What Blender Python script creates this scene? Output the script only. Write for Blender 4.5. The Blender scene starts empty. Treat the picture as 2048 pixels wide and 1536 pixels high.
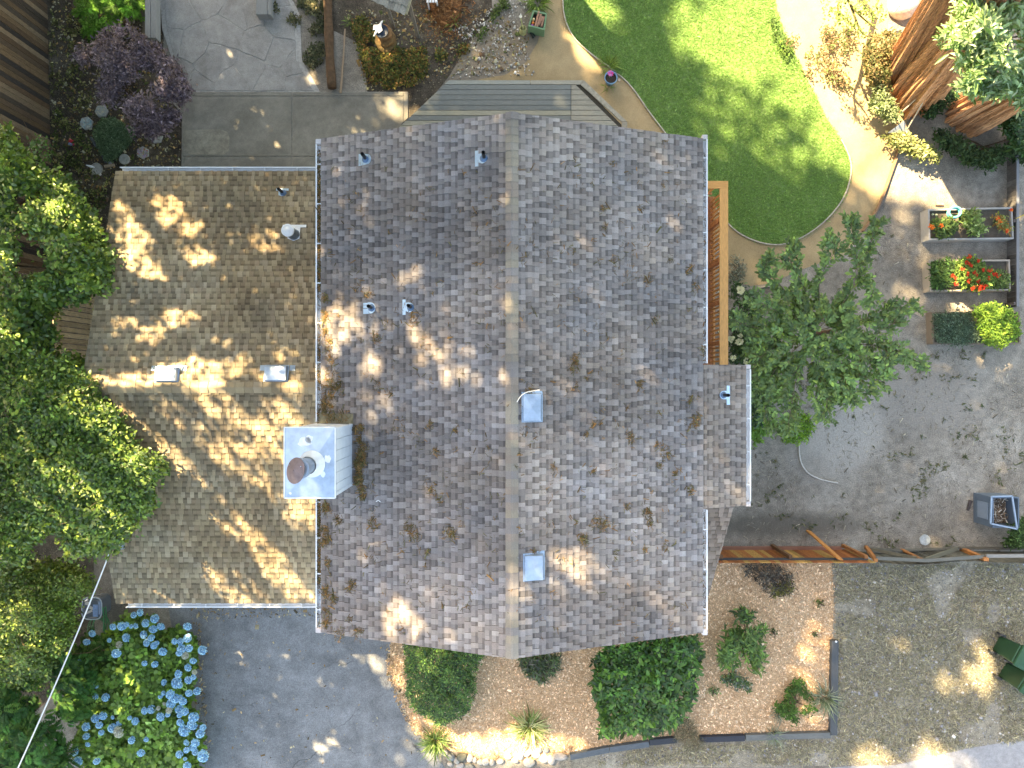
import bpy, math, random
import numpy as np
from mathutils import Vector, Matrix

# ---------------------------------------------------------------- camera, sky, sun, exposure
CH = 19.8                      # the drone hovers 19.8 m above the ground and looks straight down
F = 2048 * 24 / 36.0
scene = bpy.context.scene
cam_d = bpy.data.cameras.new("camera"); cam_d.lens = 24; cam_d.sensor_width = 36
cam_d.clip_start = 0.1; cam_d.clip_end = 500
cam = bpy.data.objects.new("camera", cam_d); scene.collection.objects.link(cam)
cam.location = (0, 0, CH); cam.rotation_euler = (0, 0, 0)
scene.camera = cam

SUN_EL = 42.0
SUN_H = Vector((-0.65, 0.76, 0)).normalized()
SUN = Vector((SUN_H.x * math.cos(math.radians(SUN_EL)), SUN_H.y * math.cos(math.radians(SUN_EL)), math.sin(math.radians(SUN_EL))))
world = bpy.data.worlds.new("World"); scene.world = world; world.use_nodes = True
wn = world.node_tree.nodes; wl = world.node_tree.links
sky = wn.new("ShaderNodeTexSky"); sky.sky_type = 'NISHITA'; sky.sun_disc = False
sky.sun_elevation = math.radians(SUN_EL); sky.sun_rotation = math.atan2(SUN_H.x, SUN_H.y)
sky.air_density = 1.0; sky.dust_density = 1.6; sky.ozone_density = 0.6
tint = wn.new("ShaderNodeMix"); tint.data_type = 'RGBA'; tint.blend_type = 'MULTIPLY'; tint.inputs[0].default_value = 1; tint.inputs[7].default_value = (1.0, .88, .71, 1)   # the photograph's warm white balance
wl.new(sky.outputs[0], tint.inputs[6]); wl.new(tint.outputs[2], wn["Background"].inputs[0]); wn["Background"].inputs[1].default_value = 0.086
sd = bpy.data.lights.new("sun", 'SUN'); sd.energy = 4.2; sd.angle = math.radians(0.55); sd.color = (1.0, 0.77, 0.44)
so = bpy.data.objects.new("sun", sd); scene.collection.objects.link(so)
so.rotation_euler = (-SUN).to_track_quat('-Z', 'Y').to_euler(); so.location = SUN * 60
scene.view_settings.view_transform = 'Standard'; scene.view_settings.look = 'None'
scene.view_settings.exposure = 3.38; scene.view_settings.gamma = 1.0
scene.view_settings.use_curve_mapping = False
scene.cycles.max_bounces = 6; scene.cycles.diffuse_bounces = 3; scene.cycles.glossy_bounces = 2
scene.cycles.transmission_bounces = 4; scene.cycles.transparent_max_bounces = 6
scene.cycles.use_denoising = True

R = random.Random(7); NR = np.random.default_rng(11)
col = scene.collection

def P(u, v, z=0.0):
    """point of the place that the photograph shows at (u, v), given its height z"""
    s = (CH - z) / F
    return ((u - 1024) * s, (768 - v) * s, z)

# ---------------------------------------------------------------- tagging
def tag(o, label=None, cat=None, group=None, kind=None):
    if label: o['label'] = label
    if cat: o['category'] = cat
    if group: o['group'] = group
    if kind: o['kind'] = kind
    return o
def thing(name, label, cat, loc=(0, 0, 0), group=None):
    o = bpy.data.objects.new(name, None); o.location = loc; o.empty_display_size = .2
    col.objects.link(o); return tag(o, label, cat, group)
def origin_of(p):
    v = Vector((0, 0, 0))
    while p is not None: v += p.location; p = p.parent
    return v
def link(name, me, m, parent=None):
    o = bpy.data.objects.new(name, me); col.objects.link(o)
    if m is not None and not me.materials: me.materials.append(m)
    if parent is not None: o.parent = parent
    return o

# ---------------------------------------------------------------- mesh building
def raw(name, V, Fc, C=None, m=None, parent=None, smooth=False, local=False):
    """V (n,3), Fc (k,3|4) int array or list of tuples, C per-face colours"""
    V = np.asarray(V, dtype=np.float64).reshape(-1, 3)
    if parent is not None and not local: V = V - np.array(origin_of(parent))
    me = bpy.data.meshes.new(name)
    if isinstance(Fc, np.ndarray):
        k, w = Fc.shape
        me.vertices.add(len(V)); me.vertices.foreach_set("co", V.astype(np.float32).ravel())
        me.loops.add(k * w); me.loops.foreach_set("vertex_index", Fc.astype(np.int32).ravel())
        me.polygons.add(k); me.polygons.foreach_set("loop_start", np.arange(0, k * w, w, dtype=np.int32))
        me.polygons.foreach_set("loop_total", np.full(k, w, dtype=np.int32))
        me.update(calc_edges=True)
    else:
        me.from_pydata(V.tolist(), [], Fc); me.update()
    if C is not None:
        a = me.attributes.new("col", 'FLOAT_COLOR', 'FACE')
        C = np.asarray(C, dtype=np.float32).reshape(-1, 3)
        a.data.foreach_set("color", np.hstack([C, np.ones((len(C), 1), np.float32)]).ravel())
    if smooth:
        me.polygons.foreach_set("use_smooth", np.ones(len(me.polygons), dtype=bool))
    me.validate()
    return link(name, me, m, parent)

class B:
    """collects simple solids; out() links them as one mesh object"""
    def __init__(s): s.v = []; s.f = []; s.c = []
    def add(s, V, Fs, c=(1, 1, 1)):
        n = len(s.v); s.v += [tuple(p) for p in V]
        for f in Fs: s.f.append(tuple(i + n for i in f)); s.c.append(c)
        return s
    def box(s, x0, x1, y0, y1, z0, z1, c=(1, 1, 1), rot=0, piv=None, M=None):
        V = [Vector((x, y, z)) for z in (z0, z1) for x, y in ((x0, y0), (x1, y0), (x1, y1), (x0, y1))]
        if M is not None: V = [M @ p for p in V]
        if rot:
            pv = Vector(piv if piv else ((x0 + x1) / 2, (y0 + y1) / 2, 0)); Rm = Matrix.Rotation(rot, 3, 'Z')
            V = [Rm @ (p - pv) + pv for p in V]
        return s.add(V, [(3, 2, 1, 0), (4, 5, 6, 7), (0, 1, 5, 4), (1, 2, 6, 5), (2, 3, 7, 6), (3, 0, 4, 7)], c)
    def prism(s, pts, z0, z1, c=(1, 1, 1), bev=0):
        n = len(pts)
        ar = sum(pts[i][0] * pts[(i + 1) % n][1] - pts[(i + 1) % n][0] * pts[i][1] for i in range(n))
        if ar < 0: pts = pts[::-1]
        z0s = z0 if hasattr(z0, '__len__') else [z0] * n
        z1s = z1 if hasattr(z1, '__len__') else [z1] * n
        V = [(p[0], p[1], z) for p, z in zip(pts, z0s)]
        if bev:
            cx = sum(p[0] for p in pts) / n; cy = sum(p[1] for p in pts) / n
            V += [(p[0], p[1], z - bev) for p, z in zip(pts, z1s)]
            for p, z in zip(pts, z1s):
                d = math.hypot(p[0] - cx, p[1] - cy) or 1
                V.append((p[0] + (cx - p[0]) / d * bev * 1.3, p[1] + (cy - p[1]) / d * bev * 1.3, z))
            Fs = [tuple(range(n - 1, -1, -1)), tuple(range(2 * n, 3 * n))]
            for k in range(2): Fs += [(k * n + i, k * n + (i + 1) % n, (k + 1) * n + (i + 1) % n, (k + 1) * n + i) for i in range(n)]
        else:
            V += [(p[0], p[1], z) for p, z in zip(pts, z1s)]
            Fs = [tuple(range(n - 1, -1, -1)), tuple(range(n, 2 * n))]
            Fs += [(i, (i + 1) % n, n + (i + 1) % n, n + i) for i in range(n)]
        return s.add(V, Fs, c)
    def tube(s, pts, r, n=8, c=(1, 1, 1), cap=True):
        pts = [Vector(p) for p in pts]; rs = r if hasattr(r, '__len__') else [r] * len(pts)
        V = []
        up = None
        for i, p in enumerate(pts):
            t = (pts[min(i + 1, len(pts) - 1)] - pts[max(i - 1, 0)]).normalized()
            if up is None: up = t.orthogonal().normalized()
            up = (up - t * up.dot(t)).normalized(); sd_ = t.cross(up)
            for k in range(n):
                a = 2 * math.pi * k / n
                V.append(p + (up * math.cos(a) + sd_ * math.sin(a)) * rs[i])
        Fs = [(i * n + k, i * n + (k + 1) % n, (i + 1) * n + (k + 1) % n, (i + 1) * n + k) for i in range(len(pts) - 1) for k in range(n)]
        if cap: Fs += [tuple(range(n - 1, -1, -1)), tuple((len(pts) - 1) * n + k for k in range(n))]
        return s.add(V, Fs, c)
    def lathe(s, prof, cx, cy, n=20, c=(1, 1, 1), M=None, capb=True, capt=True):
        V = []
        for r, z in prof:
            for k in range(n):
                a = 2 * math.pi * k / n; p = Vector((r * math.cos(a), r * math.sin(a), z))
                if M is not None: p = M @ p
                V.append((p.x + cx, p.y + cy, p.z))
        m_ = len(prof)
        Fs = [(i * n + k, i * n + (k + 1) % n, (i + 1) * n + (k + 1) % n, (i + 1) * n + k) for i in range(m_ - 1) for k in range(n)]
        if capb: Fs.append(tuple(range(n - 1, -1, -1)))
        if capt: Fs.append(tuple((m_ - 1) * n + k for k in range(n)))
        return s.add(V, Fs, c)
    def out(s, name, m, parent=None, smooth=False, local=False):
        o = raw(name, s.v, s.f, s.c, m, parent, smooth, local)
        return o

def beam(b, p0, p1, w, h, c=(1, 1, 1), flat=None):
    """rectangular bar from p0 to p1, w across (horizontal), h the other way"""
    p0 = Vector(p0); p1 = Vector(p1); t = (p1 - p0).normalized()
    up = Vector((0, 0, 1)) if abs(t.z) < .95 else Vector((0, 1, 0))
    if flat is not None: up = Vector(flat)
    sd_ = t.cross(up).normalized(); up = sd_.cross(t)
    V = []
    for p in (p0, p1):
        for a, e in ((-1, -1), (1, -1), (1, 1), (-1, 1)): V.append(p + sd_ * a * w / 2 + up * e * h / 2)
    b.add(V, [(3, 2, 1, 0), (4, 5, 6, 7), (0, 1, 5, 4), (1, 2, 6, 5), (2, 3, 7, 6), (3, 0, 4, 7)], c)

# ---------------------------------------------------------------- noise and polygon helpers (numpy)
_G = np.random.default_rng(5).random((64, 64))
def vn(x, y, s=1.0, o=0):
    x = np.asarray(x) * s + o * 7.31 + 100; y = np.asarray(y) * s + o * 3.17 + 100
    xi = np.floor(x).astype(int); yi = np.floor(y).astype(int); fx = x - xi; fy = y - yi
    fx = fx * fx * (3 - 2 * fx); fy = fy * fy * (3 - 2 * fy)
    g = lambda a, b_: _G[a % 64, b_ % 64]
    return (g(xi, yi) * (1 - fx) + g(xi + 1, yi) * fx) * (1 - fy) + (g(xi, yi + 1) * (1 - fx) + g(xi + 1, yi + 1) * fx) * fy
def inpoly(x, y, poly):
    x = np.asarray(x); y = np.asarray(y); r = np.zeros(x.shape, bool); n = len(poly)
    for i in range(n):
        x0, y0 = poly[i][:2]; x1, y1 = poly[(i + 1) % n][:2]
        if y0 == y1: continue
        r ^= ((y0 > y) != (y1 > y)) & (x < (x1 - x0) * (y - y0) / (y1 - y0) + x0)
    return r
def edist(x, y, poly):
    d = np.full(np.shape(x), 1e9); n = len(poly)
    for i in range(n):
        x0, y0 = poly[i][:2]; x1, y1 = poly[(i + 1) % n][:2]; dx, dy = x1 - x0, y1 - y0
        t = np.clip(((x - x0) * dx + (y - y0) * dy) / (dx * dx + dy * dy + 1e-9), 0, 1)
        d = np.minimum(d, np.hypot(x - x0 - t * dx, y - y0 - t * dy))
    return d
def sample_poly(poly, n, rng=NR):
    a = np.array([p[:2] for p in poly]); lo = a.min(0); hi = a.max(0); out = []
    tot = 0
    while tot < n:
        q = rng.random((n * 2 + 50, 2)) * (hi - lo) + lo; q = q[inpoly(q[:, 0], q[:, 1], poly)]
        out.append(q); tot += len(q)
        if len(q) == 0: break
    return np.concatenate(out)[:n]
def W(uv, z):
    """pixel array (n,2) + heights -> world points"""
    z = np.broadcast_to(z, (len(uv),)); s = (CH - z) / F
    return np.stack([(uv[:, 0] - 1024) * s, (768 - uv[:, 1]) * s, z], 1)
def smooth_curve(pts, k=6, closed=False):
    out = []; n = len(pts)
    for i in range(n if closed else n - 1):
        if closed: p = [Vector(pts[(i + j) % n]) for j in (-1, 0, 1, 2)]
        else: p = [Vector(pts[max(0, min(n - 1, i + j))]) for j in (-1, 0, 1, 2)]
        for s_ in range(k):
            t = s_ / k
            out.append(tuple(0.5 * ((2 * p[1]) + (p[2] - p[0]) * t + (2 * p[0] - 5 * p[1] + 4 * p[2] - p[3]) * t * t + (3 * p[1] - p[0] - 3 * p[2] + p[3]) * t ** 3)))
    if not closed: out.append(tuple(pts[-1]))
    return out

# ---------------------------------------------------------------- materials
MATS = {}
def _nt(name):
    m = bpy.data.materials.new(name); m.use_nodes = True; nt = m.node_tree
    return m, nt, nt.nodes, nt.links, nt.nodes["Principled BSDF"]
def _pos(nt, sc=(1, 1, 1), rotz=0.0):
    g = nt.nodes.new("ShaderNodeNewGeometry"); mp = nt.nodes.new("ShaderNodeMapping")
    mp.inputs['Scale'].default_value = sc; mp.inputs['Rotation'].default_value = (0, 0, rotz)
    nt.links.new(g.outputs['Position'], mp.inputs['Vector']); return mp.outputs[0]
def _noise(nt, vec, scale, detail=3, rough=.6, dist=0):
    n = nt.nodes.new("ShaderNodeTexNoise"); n.inputs['Scale'].default_value = scale
    n.inputs['Detail'].default_value = detail; n.inputs['Roughness'].default_value = rough
    n.inputs['Distortion'].default_value = dist
    nt.links.new(vec, n.inputs['Vector']); return n.outputs['Fac']
def _ramp(nt, fac, stops):
    r = nt.nodes.new("ShaderNodeValToRGB"); e = r.color_ramp.elements
    while len(e) < len(stops): e.new(.5)
    for el, (p, c) in zip(e, stops):
        el.position = p; el.color = (*c, 1) if len(c) == 3 else c
    nt.links.new(fac, r.inputs[0]); return r.outputs[0]
def _mix(nt, fac, a, b_, mode='MIX'):
    n = nt.nodes.new("ShaderNodeMix"); n.data_type = 'RGBA'; n.blend_type = mode
    for s_, v in ((n.inputs[0], fac), (n.inputs[6], a), (n.inputs[7], b_)):
        if isinstance(v, (int, float)): s_.default_value = v
        elif isinstance(v, tuple): s_.default_value = (*v, 1)
        else: nt.links.new(v, s_)
    return n.outputs[2]
def _bump(nt, bs, h, strength, dist=.02):
    b_ = nt.nodes.new("ShaderNodeBump"); b_.inputs['Strength'].default_value = strength; b_.inputs['Distance'].default_value = dist
    nt.links.new(h, b_.inputs['Height']); nt.links.new(b_.outputs[0], bs.inputs['Normal'])
def mat(name, base=(1, 1, 1), rough=.8, metal=0.0, scale=12, amt=.3, bump=.3, stretch=(1, 1, 1), spec=.3, trans=0.0, big=0.0, bigscale=.7, rotz=0.0, coat=0, alpha=1):
    """base x face colour 'col' x noise"""
    if name in MATS: return MATS[name]
    m, nt, N, L, bs = _nt(name)
    at = N.new("ShaderNodeAttribute"); at.attribute_name = "col"
    vec = _pos(nt, stretch, rotz)
    c = _mix(nt, 1.0, tuple(base), at.outputs['Color'], 'MULTIPLY')
    if amt:
        n1 = _noise(nt, vec, scale, 4, .65)
        g = _ramp(nt, n1, [(.25, (1 - amt,) * 3), (.75, (1 + amt,) * 3)])
        c = _mix(nt, 1.0, c, g, 'MULTIPLY')
        if bump: _bump(nt, bs, n1, bump)
    if big:
        g2 = _ramp(nt, _noise(nt, _pos(nt), bigscale, 3, .6), [(.3, (1 - big,) * 3), (.7, (1 + big,) * 3)])
        c = _mix(nt, 1.0, c, g2, 'MULTIPLY')
    L.new(c, bs.inputs['Base Color'])
    bs.inputs['Roughness'].default_value = rough; bs.inputs['Metallic'].default_value = metal
    bs.inputs['Specular IOR Level'].default_value = spec; bs.inputs['Coat Weight'].default_value = coat
    if trans:
        tr = N.new("ShaderNodeBsdfTranslucent"); mx = N.new("ShaderNodeMixShader"); mx.inputs[0].default_value = trans
        tc = _mix(nt, 1.0, c, (1.5, 1.5, .6), 'MULTIPLY'); L.new(tc, tr.inputs[0])
        L.new(bs.outputs[0], mx.inputs[1]); L.new(tr.outputs[0], mx.inputs[2]); L.new(mx.outputs[0], N["Material Output"].inputs[0])
    MATS[name] = m; return m
def ground_mat(name, stops, scale=1.2, fine=40, fineamt=.35, bump=.6, rough=.95, specks=None, spscale=30, cracks=None, mid=6, midamt=.2, dist=0.0):
    m, nt, N, L, bs = _nt(name); vec = _pos(nt)
    c = _ramp(nt, _noise(nt, vec, scale, 5, .6, dist), stops)
    nm = _noise(nt, vec, mid, 4, .7)
    c = _mix(nt, 1.0, c, _ramp(nt, nm, [(.3, (1 - midamt,) * 3), (.7, (1 + midamt,) * 3)]), 'MULTIPLY')
    nf = _noise(nt, vec, fine, 3, .75)
    c = _mix(nt, 1.0, c, _ramp(nt, nf, [(.3, (1 - fineamt,) * 3), (.7, (1 + fineamt,) * 3)]), 'MULTIPLY')
    if specks:
        vo = N.new("ShaderNodeTexVoronoi"); vo.inputs['Scale'].default_value = spscale; L.new(vec, vo.inputs['Vector'])
        k = _ramp(nt, vo.outputs['Distance'], [(.10, (1, 1, 1)), (.22, (0, 0, 0))])
        ck = _ramp(nt, vo.outputs['Color'], [(.45, (0, 0, 0)), (.5, (1, 1, 1))])
        kk = _mix(nt, 1.0, k, ck, 'MULTIPLY')
        c = _mix(nt, kk, c, specks)
    if cracks:
        vo = N.new("ShaderNodeTexVoronoi"); vo.feature = 'DISTANCE_TO_EDGE'; vo.inputs['Scale'].default_value = cracks
        wv = N.new("ShaderNodeMix"); wv.data_type = 'VECTOR'; wv.inputs[0].default_value = .25
        nn = N.new("ShaderNodeTexNoise"); nn.inputs['Scale'].default_value = 3; L.new(vec, nn.inputs['Vector'])
        L.new(vec, wv.inputs[4]); L.new(nn.outputs['Color'], wv.inputs[5]); L.new(wv.outputs[1], vo.inputs['Vector'])
        k = _ramp(nt, vo.outputs['Distance'], [(.0, (.35,) * 3), (.012, (1, 1, 1))])
        msk = _ramp(nt, _noise(nt, vec, .5, 2), [(.5, (0, 0, 0)), (.6, (1, 1, 1))])
        c = _mix(nt, msk, c, _mix(nt, 1.0, c, k, 'MULTIPLY'))
    L.new(c, bs.inputs['Base Color']); bs.inputs['Roughness'].default_value = rough; bs.inputs['Specular IOR Level'].default_value = .25
    _bump(nt, bs, nf, bump, .03)
    MATS[name] = m; return m

M_shingle = mat("asphalt shingle granules", (1, 1, 1), .95, scale=70, amt=.22, bump=.5, big=.22, bigscale=.8, spec=.15)
M_white = mat("white painted metal", (.78, .80, .82), .45, scale=9, amt=.08, bump=.05, spec=.4)
M_galv = mat("galvanised sheet metal", (.42, .51, .62), .42, metal=.75, scale=5, amt=.22, bump=.04)  # blue of the reflected sky is mixed into the base colour
M_black = mat("black rubber pipe", (.012, .013, .015), .5, amt=.1)
M_wood = mat("weathered wood grain", (1, 1, 1), .8, scale=9, amt=.28, bump=.5, stretch=(1, 12, 12))
M_woodv = mat("upright board grain", (1, 1, 1), .85, scale=8, amt=.55, bump=.6, stretch=(9, 9, 1))
M_woody = mat("lengthwise board grain", (1, 1, 1), .75, scale=9, amt=.2, bump=.4, stretch=(12, 1, 12))
M_cedar = mat("fresh cedar", (1, 1, 1), .6, scale=7, amt=.22, bump=.2, stretch=(6, 1, 6), spec=.35)
M_bark = mat("brown bark", (.11, .075, .05), .95, scale=10, amt=.45, bump=1.0)
M_leaf = mat("glossy leaf", (1, 1, 1), .42, amt=.0, bump=0, spec=.5, trans=.28)
M_leafm = mat("matt leaf", (1, 1, 1), .7, amt=.0, bump=0, spec=.25, trans=.3)
M_petal = mat("flower petals", (1, 1, 1), .8, amt=.0, bump=0, spec=.15, trans=.3)
M_bits = mat("small litter", (1, 1, 1), .95, amt=0, bump=0, spec=.15)
M_stone = mat("rough stone", (1, 1, 1), .9, scale=14, amt=.3, bump=.5)
M_plastic = mat("moulded plastic", (1, 1, 1), .42, scale=20, amt=.08, bump=.05, spec=.45)
M_wall = mat("painted siding", (.42, .40, .36), .8, scale=6, amt=.1)

# ---------------------------------------------------------------- leaves
T4 = (np.array([(0, 0, 0), (.45, -.27, .06), (1, 0, -.10), (.45, .27, .06)]), np.array([(0, 1, 2), (0, 2, 3)]))
T6 = (np.array([(0, 0, 0), (.28, -.20, .04), (.68, -.19, .02), (1, 0, -.14), (.68, .19, .02), (.28, .20, .04), (.5, 0, -.03)]),
      np.array([(0, 1, 6), (1, 2, 6), (2, 3, 6), (3, 4, 6), (4, 5, 6), (5, 0, 6)]))
TR = (np.array([(0, 0, 0), (.22, -.32, .05), (.62, -.40, .03), (1, 0, -.16), (.62, .40, .03), (.22, .32, .05), (.5, 0, -.03)]), T6[1])
TB = (np.array([(0, -.04, 0), (.5, -.035, .10), (1, 0, -.12), (.5, .035, .10), (0, .04, 0)]), np.array([(0, 1, 4), (1, 3, 4), (1, 2, 3)]))
def leaves(pts, yaw, pitch, size, roll=None, tpl=T4, wid=1.0):
    V0, F0 = tpl; n = len(pts)
    roll = NR.normal(0, .35, n) if roll is None else roll
    V = np.repeat(V0[None] * np.array([1, wid, 1]), n, 0) * np.asarray(size).reshape(-1, 1, 1)
    x, y, z = V[..., 0], V[..., 1], V[..., 2]
    cr, sr = np.cos(roll)[:, None], np.sin(roll)[:, None]; y, z = y * cr - z * sr, y * sr + z * cr
    cp, sp = np.cos(pitch)[:, None], np.sin(pitch)[:, None]; x, z = x * cp - z * sp, x * sp + z * cp
    cy, sy = np.cos(yaw)[:, None], np.sin(yaw)[:, None]; x, y = x * cy - y * sy, x * sy + y * cy
    V = np.stack([x, y, z], -1) + np.asarray(pts)[:, None, :]
    k = len(V0); Fc = (F0[None] + (np.arange(n) * k)[:, None, None]).reshape(-1, 3)
    return V.reshape(-1, 3), Fc
def leafcol(n, nf, pal, var=.25, rng=NR):
    pal = np.array(pal); w = rng.integers(0, len(pal), n)
    c = pal[w] * np.exp(rng.normal(0, var, (n, 1)))
    return np.repeat(c, nf, 0)
def foliage(name, centers, pal, parent, per=7, size=.1, spread=.05, tpl=T4, m=None, pitch=.15, pvar=.35, cvar=.25, wid=1.0, kind=None, out=None, cl=None):
    """rosettes of leaves round clump centres"""
    n = len(centers); c = np.repeat(centers, per, 0)
    yaw = np.repeat(NR.random(n) * 6.28, per) + np.tile(np.arange(per) * 2.399, n) + NR.normal(0, .3, n * per)
    pit = NR.normal(pitch, pvar, n * per)
    pts = c + NR.normal(0, 1, c.shape) * spread
    sz = size * np.exp(NR.normal(0, .25, n * per))
    V, Fc = leaves(pts, yaw, pit, sz, tpl=tpl, wid=wid)
    cf = np.exp(NR.normal(0, cvar, (n, 1))) if cl is None else cl.reshape(-1, 1)
    pal = np.array(pal); w = np.repeat(NR.integers(0, len(pal), n), per)
    w2 = np.where(NR.random(n * per) < .3, NR.integers(0, len(pal), n * per), w)
    C = pal[w2] * np.repeat(cf, per, 0) * np.exp(NR.normal(0, .15, (n * per, 1)))
    C = np.repeat(C, len(tpl[1]), 0)
    if out is not None: out.append((V, Fc, C)); return None
    return raw(name, V, Fc, C, m or M_leaf, parent)
def merge(lst):
    V = []; Fc = []; C = []; k = 0
    for v, f, c in lst: V.append(v); Fc.append(f + k); C.append(c); k += len(v)
    return np.concatenate(V), np.concatenate(Fc), np.concatenate(C)
def poly_centers(poly, n, z0, z1, dome=60, hole=0.0, hs=.02, seed=0, edge=0.0):
    """clump centres inside a pixel polygon; height rises from the rim inwards; gaps where noise is low"""
    q = sample_poly(poly, int(n * (1 + hole * 1.6)) + 5)
    if hole: q = q[vn(q[:, 0], q[:, 1], hs, seed) > hole * .75]
    q = q[:n]
    d = edist(q[:, 0], q[:, 1], poly)
    if edge:
        keep = d > edge * vn(q[:, 0], q[:, 1], .05, seed + 3) ; q = q[keep]; d = d[keep]
    h = np.sqrt(np.clip(d / dome, 0, 1))
    lump = vn(q[:, 0], q[:, 1], .035, seed + 9)
    z = z0 + (z1 - z0) * (h * .75 + lump * .35) * (1 - .45 * NR.random(len(q)) ** 2)
    return W(q, z)
# ================================================================ SETTING
def sheet(name, poly, z, m, zt=None):
    pts = [P(u, v, z)[:2] for u, v in poly]
    ar = sum(pts[i][0] * pts[(i + 1) % len(pts)][1] - pts[(i + 1) % len(pts)][0] * pts[i][1] for i in range(len(pts)))
    if ar < 0: pts = pts[::-1]
    return tag(raw(name, [(x, y, z) for x, y in pts], [tuple(range(len(pts)))], None, m), kind='structure')

M_dirt = ground_mat("bare dirt", [(.30, (.17, .148, .12)), (.46, (.235, .208, .17)), (.60, (.295, .268, .225)), (.75, (.36, .33, .285))], scale=.42, fine=34, fineamt=.42, mid=4, midamt=.3, bump=.8, specks=(.36, .33, .27), spscale=16)
def blob(m, uv, rx, ry, rot, colr):
    """an area of the same ground with a paler sandy surface and a ragged edge"""
    nt = m.node_tree; bs = nt.nodes["Principled BSDF"]; src = bs.inputs['Base Color'].links[0].from_socket
    g = nt.nodes.new("ShaderNodeNewGeometry"); mp = nt.nodes.new("ShaderNodeMapping"); mp.vector_type = 'TEXTURE'
    mp.inputs['Location'].default_value = P(*uv); mp.inputs['Scale'].default_value = (rx, ry, 1); mp.inputs['Rotation'].default_value = (0, 0, rot)
    nt.links.new(g.outputs['Position'], mp.inputs['Vector']); ln = nt.nodes.new("ShaderNodeVectorMath"); ln.operation = 'LENGTH'; nt.links.new(mp.outputs[0], ln.inputs[0])
    ad = nt.nodes.new("ShaderNodeMath"); ad.operation = 'MULTIPLY_ADD'; nt.links.new(_noise(nt, _pos(nt), 1.6, 6, .7), ad.inputs[0]); ad.inputs[1].default_value = 1.3; nt.links.new(ln.outputs['Value'], ad.inputs[2])
    k = _ramp(nt, ad.outputs[0], [(.0, (0, 0, 0)), (1.0, (0, 0, 0))]); rp = k.node; e = rp.color_ramp.elements; e[0].position = .0
    sb = nt.nodes.new("ShaderNodeMapRange"); sb.inputs['From Min'].default_value = 1.15; sb.inputs['From Max'].default_value = 1.95; sb.inputs['To Min'].default_value = .85; sb.inputs['To Max'].default_value = 0; nt.links.new(ad.outputs[0], sb.inputs['Value']); nt.nodes.remove(rp)
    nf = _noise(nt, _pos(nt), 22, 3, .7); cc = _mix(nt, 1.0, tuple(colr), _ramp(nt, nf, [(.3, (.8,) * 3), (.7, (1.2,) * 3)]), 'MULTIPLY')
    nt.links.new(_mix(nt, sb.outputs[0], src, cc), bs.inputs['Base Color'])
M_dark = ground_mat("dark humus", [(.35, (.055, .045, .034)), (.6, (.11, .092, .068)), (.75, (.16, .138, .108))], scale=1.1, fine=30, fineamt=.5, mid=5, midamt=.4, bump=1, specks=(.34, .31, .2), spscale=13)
M_path = ground_mat("decomposed granite", [(.3, (.30, .225, .12)), (.7, (.40, .31, .175))], scale=.6, fine=60, fineamt=.22, mid=3, midamt=.1, bump=.4)
M_lawn = ground_mat("lawn soil and thatch", [(.3, (.13, .215, .06)), (.7, (.18, .28, .085))], scale=1.2, fine=45, fineamt=.4)
M_chips = ground_mat("wood chip mulch", [(.3, (.46, .30, .165)), (.7, (.56, .385, .225))], scale=.7, fine=38, fineamt=.5, mid=10, midamt=.15, bump=1, specks=(.72, .55, .36), spscale=26)
M_dry = ground_mat("dry grass ground", [(.3, (.19, .165, .12)), (.5, (.275, .245, .185)), (.7, (.35, .32, .26))], scale=.9, fine=30, fineamt=.45, mid=6, midamt=.3, bump=1, specks=(.42, .40, .33), spscale=22)
M_asph = ground_mat("blue grey asphalt", [(.3, (.17, .175, .178)), (.7, (.235, .24, .243))], scale=.45, fine=38, fineamt=.36, mid=1.6, midamt=.3, bump=.5, specks=(.34, .35, .36), spscale=34, cracks=.8, dist=.6)
M_road = ground_mat("pale cracked road", [(.3, (.26, .255, .26)), (.7, (.34, .335, .34))], scale=.8, fine=60, fineamt=.2, cracks=2.0)
M_conc = ground_mat("stained concrete", [(.3, (.165, .155, .13)), (.7, (.26, .245, .205))], scale=.9, fine=45, fineamt=.14, mid=5, midamt=.14, bump=.25, dist=.5)
M_flag = ground_mat("flagstone", [(.25, (.24, .225, .205)), (.5, (.32, .305, .285)), (.75, (.39, .365, .335))], scale=1.4, fine=40, fineamt=.18, mid=5, midamt=.16, bump=.35, dist=.8)

blob(M_dirt, (1690, 860), 1.75, 1.15, .75, (.37, .345, .305)); blob(M_dirt, (1860, 800), 1.6, 1.0, 0, (.26, .24, .21)); blob(M_dirt, (1730, 620), 1.2, .8, .5, (.30, .265, .205))
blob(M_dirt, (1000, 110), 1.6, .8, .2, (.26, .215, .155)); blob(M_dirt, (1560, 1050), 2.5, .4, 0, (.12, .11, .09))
tag(raw("ground", [(-90, -90, 0), (90, -90, 0), (90, 90, 0), (-90, 90, 0)], [(0, 1, 2, 3)], None, M_dirt), kind='structure')
sheet("garden_soil", [(96, -60), (330, -60), (325, 180), (365, 230), (362, 350), (240, 350), (180, 620), (190, 1300), (-60, 1560), (-60, 200)], .004, M_dark)
sheet("dark_soil", [(660, -60), (980, -60), (985, 25), (960, 60), (935, 90), (900, 150), (820, 250), (790, 185), (735, 185), (725, 90), (665, 60)], .0045, M_dark)  # dark humus right of the log
LAWN = smooth_curve([(1127, -60, 0), (1127, 20, 0), (1145, 70, 0), (1180, 105, 0), (1225, 138, 0), (1262, 172, 0), (1300, 225, 0), (1345, 285, 0), (1400, 368, 0), (1455, 445, 0), (1500, 477, 0), (1555, 489, 0), (1605, 474, 0), (1655, 437, 0), (1690, 390, 0), (1703, 335, 0), (1688, 288, 0), (1655, 240, 0), (1628, 185, 0), (1596, 120, 0), (1560, 40, 0), (1540, -60, 0)], 5)
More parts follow.
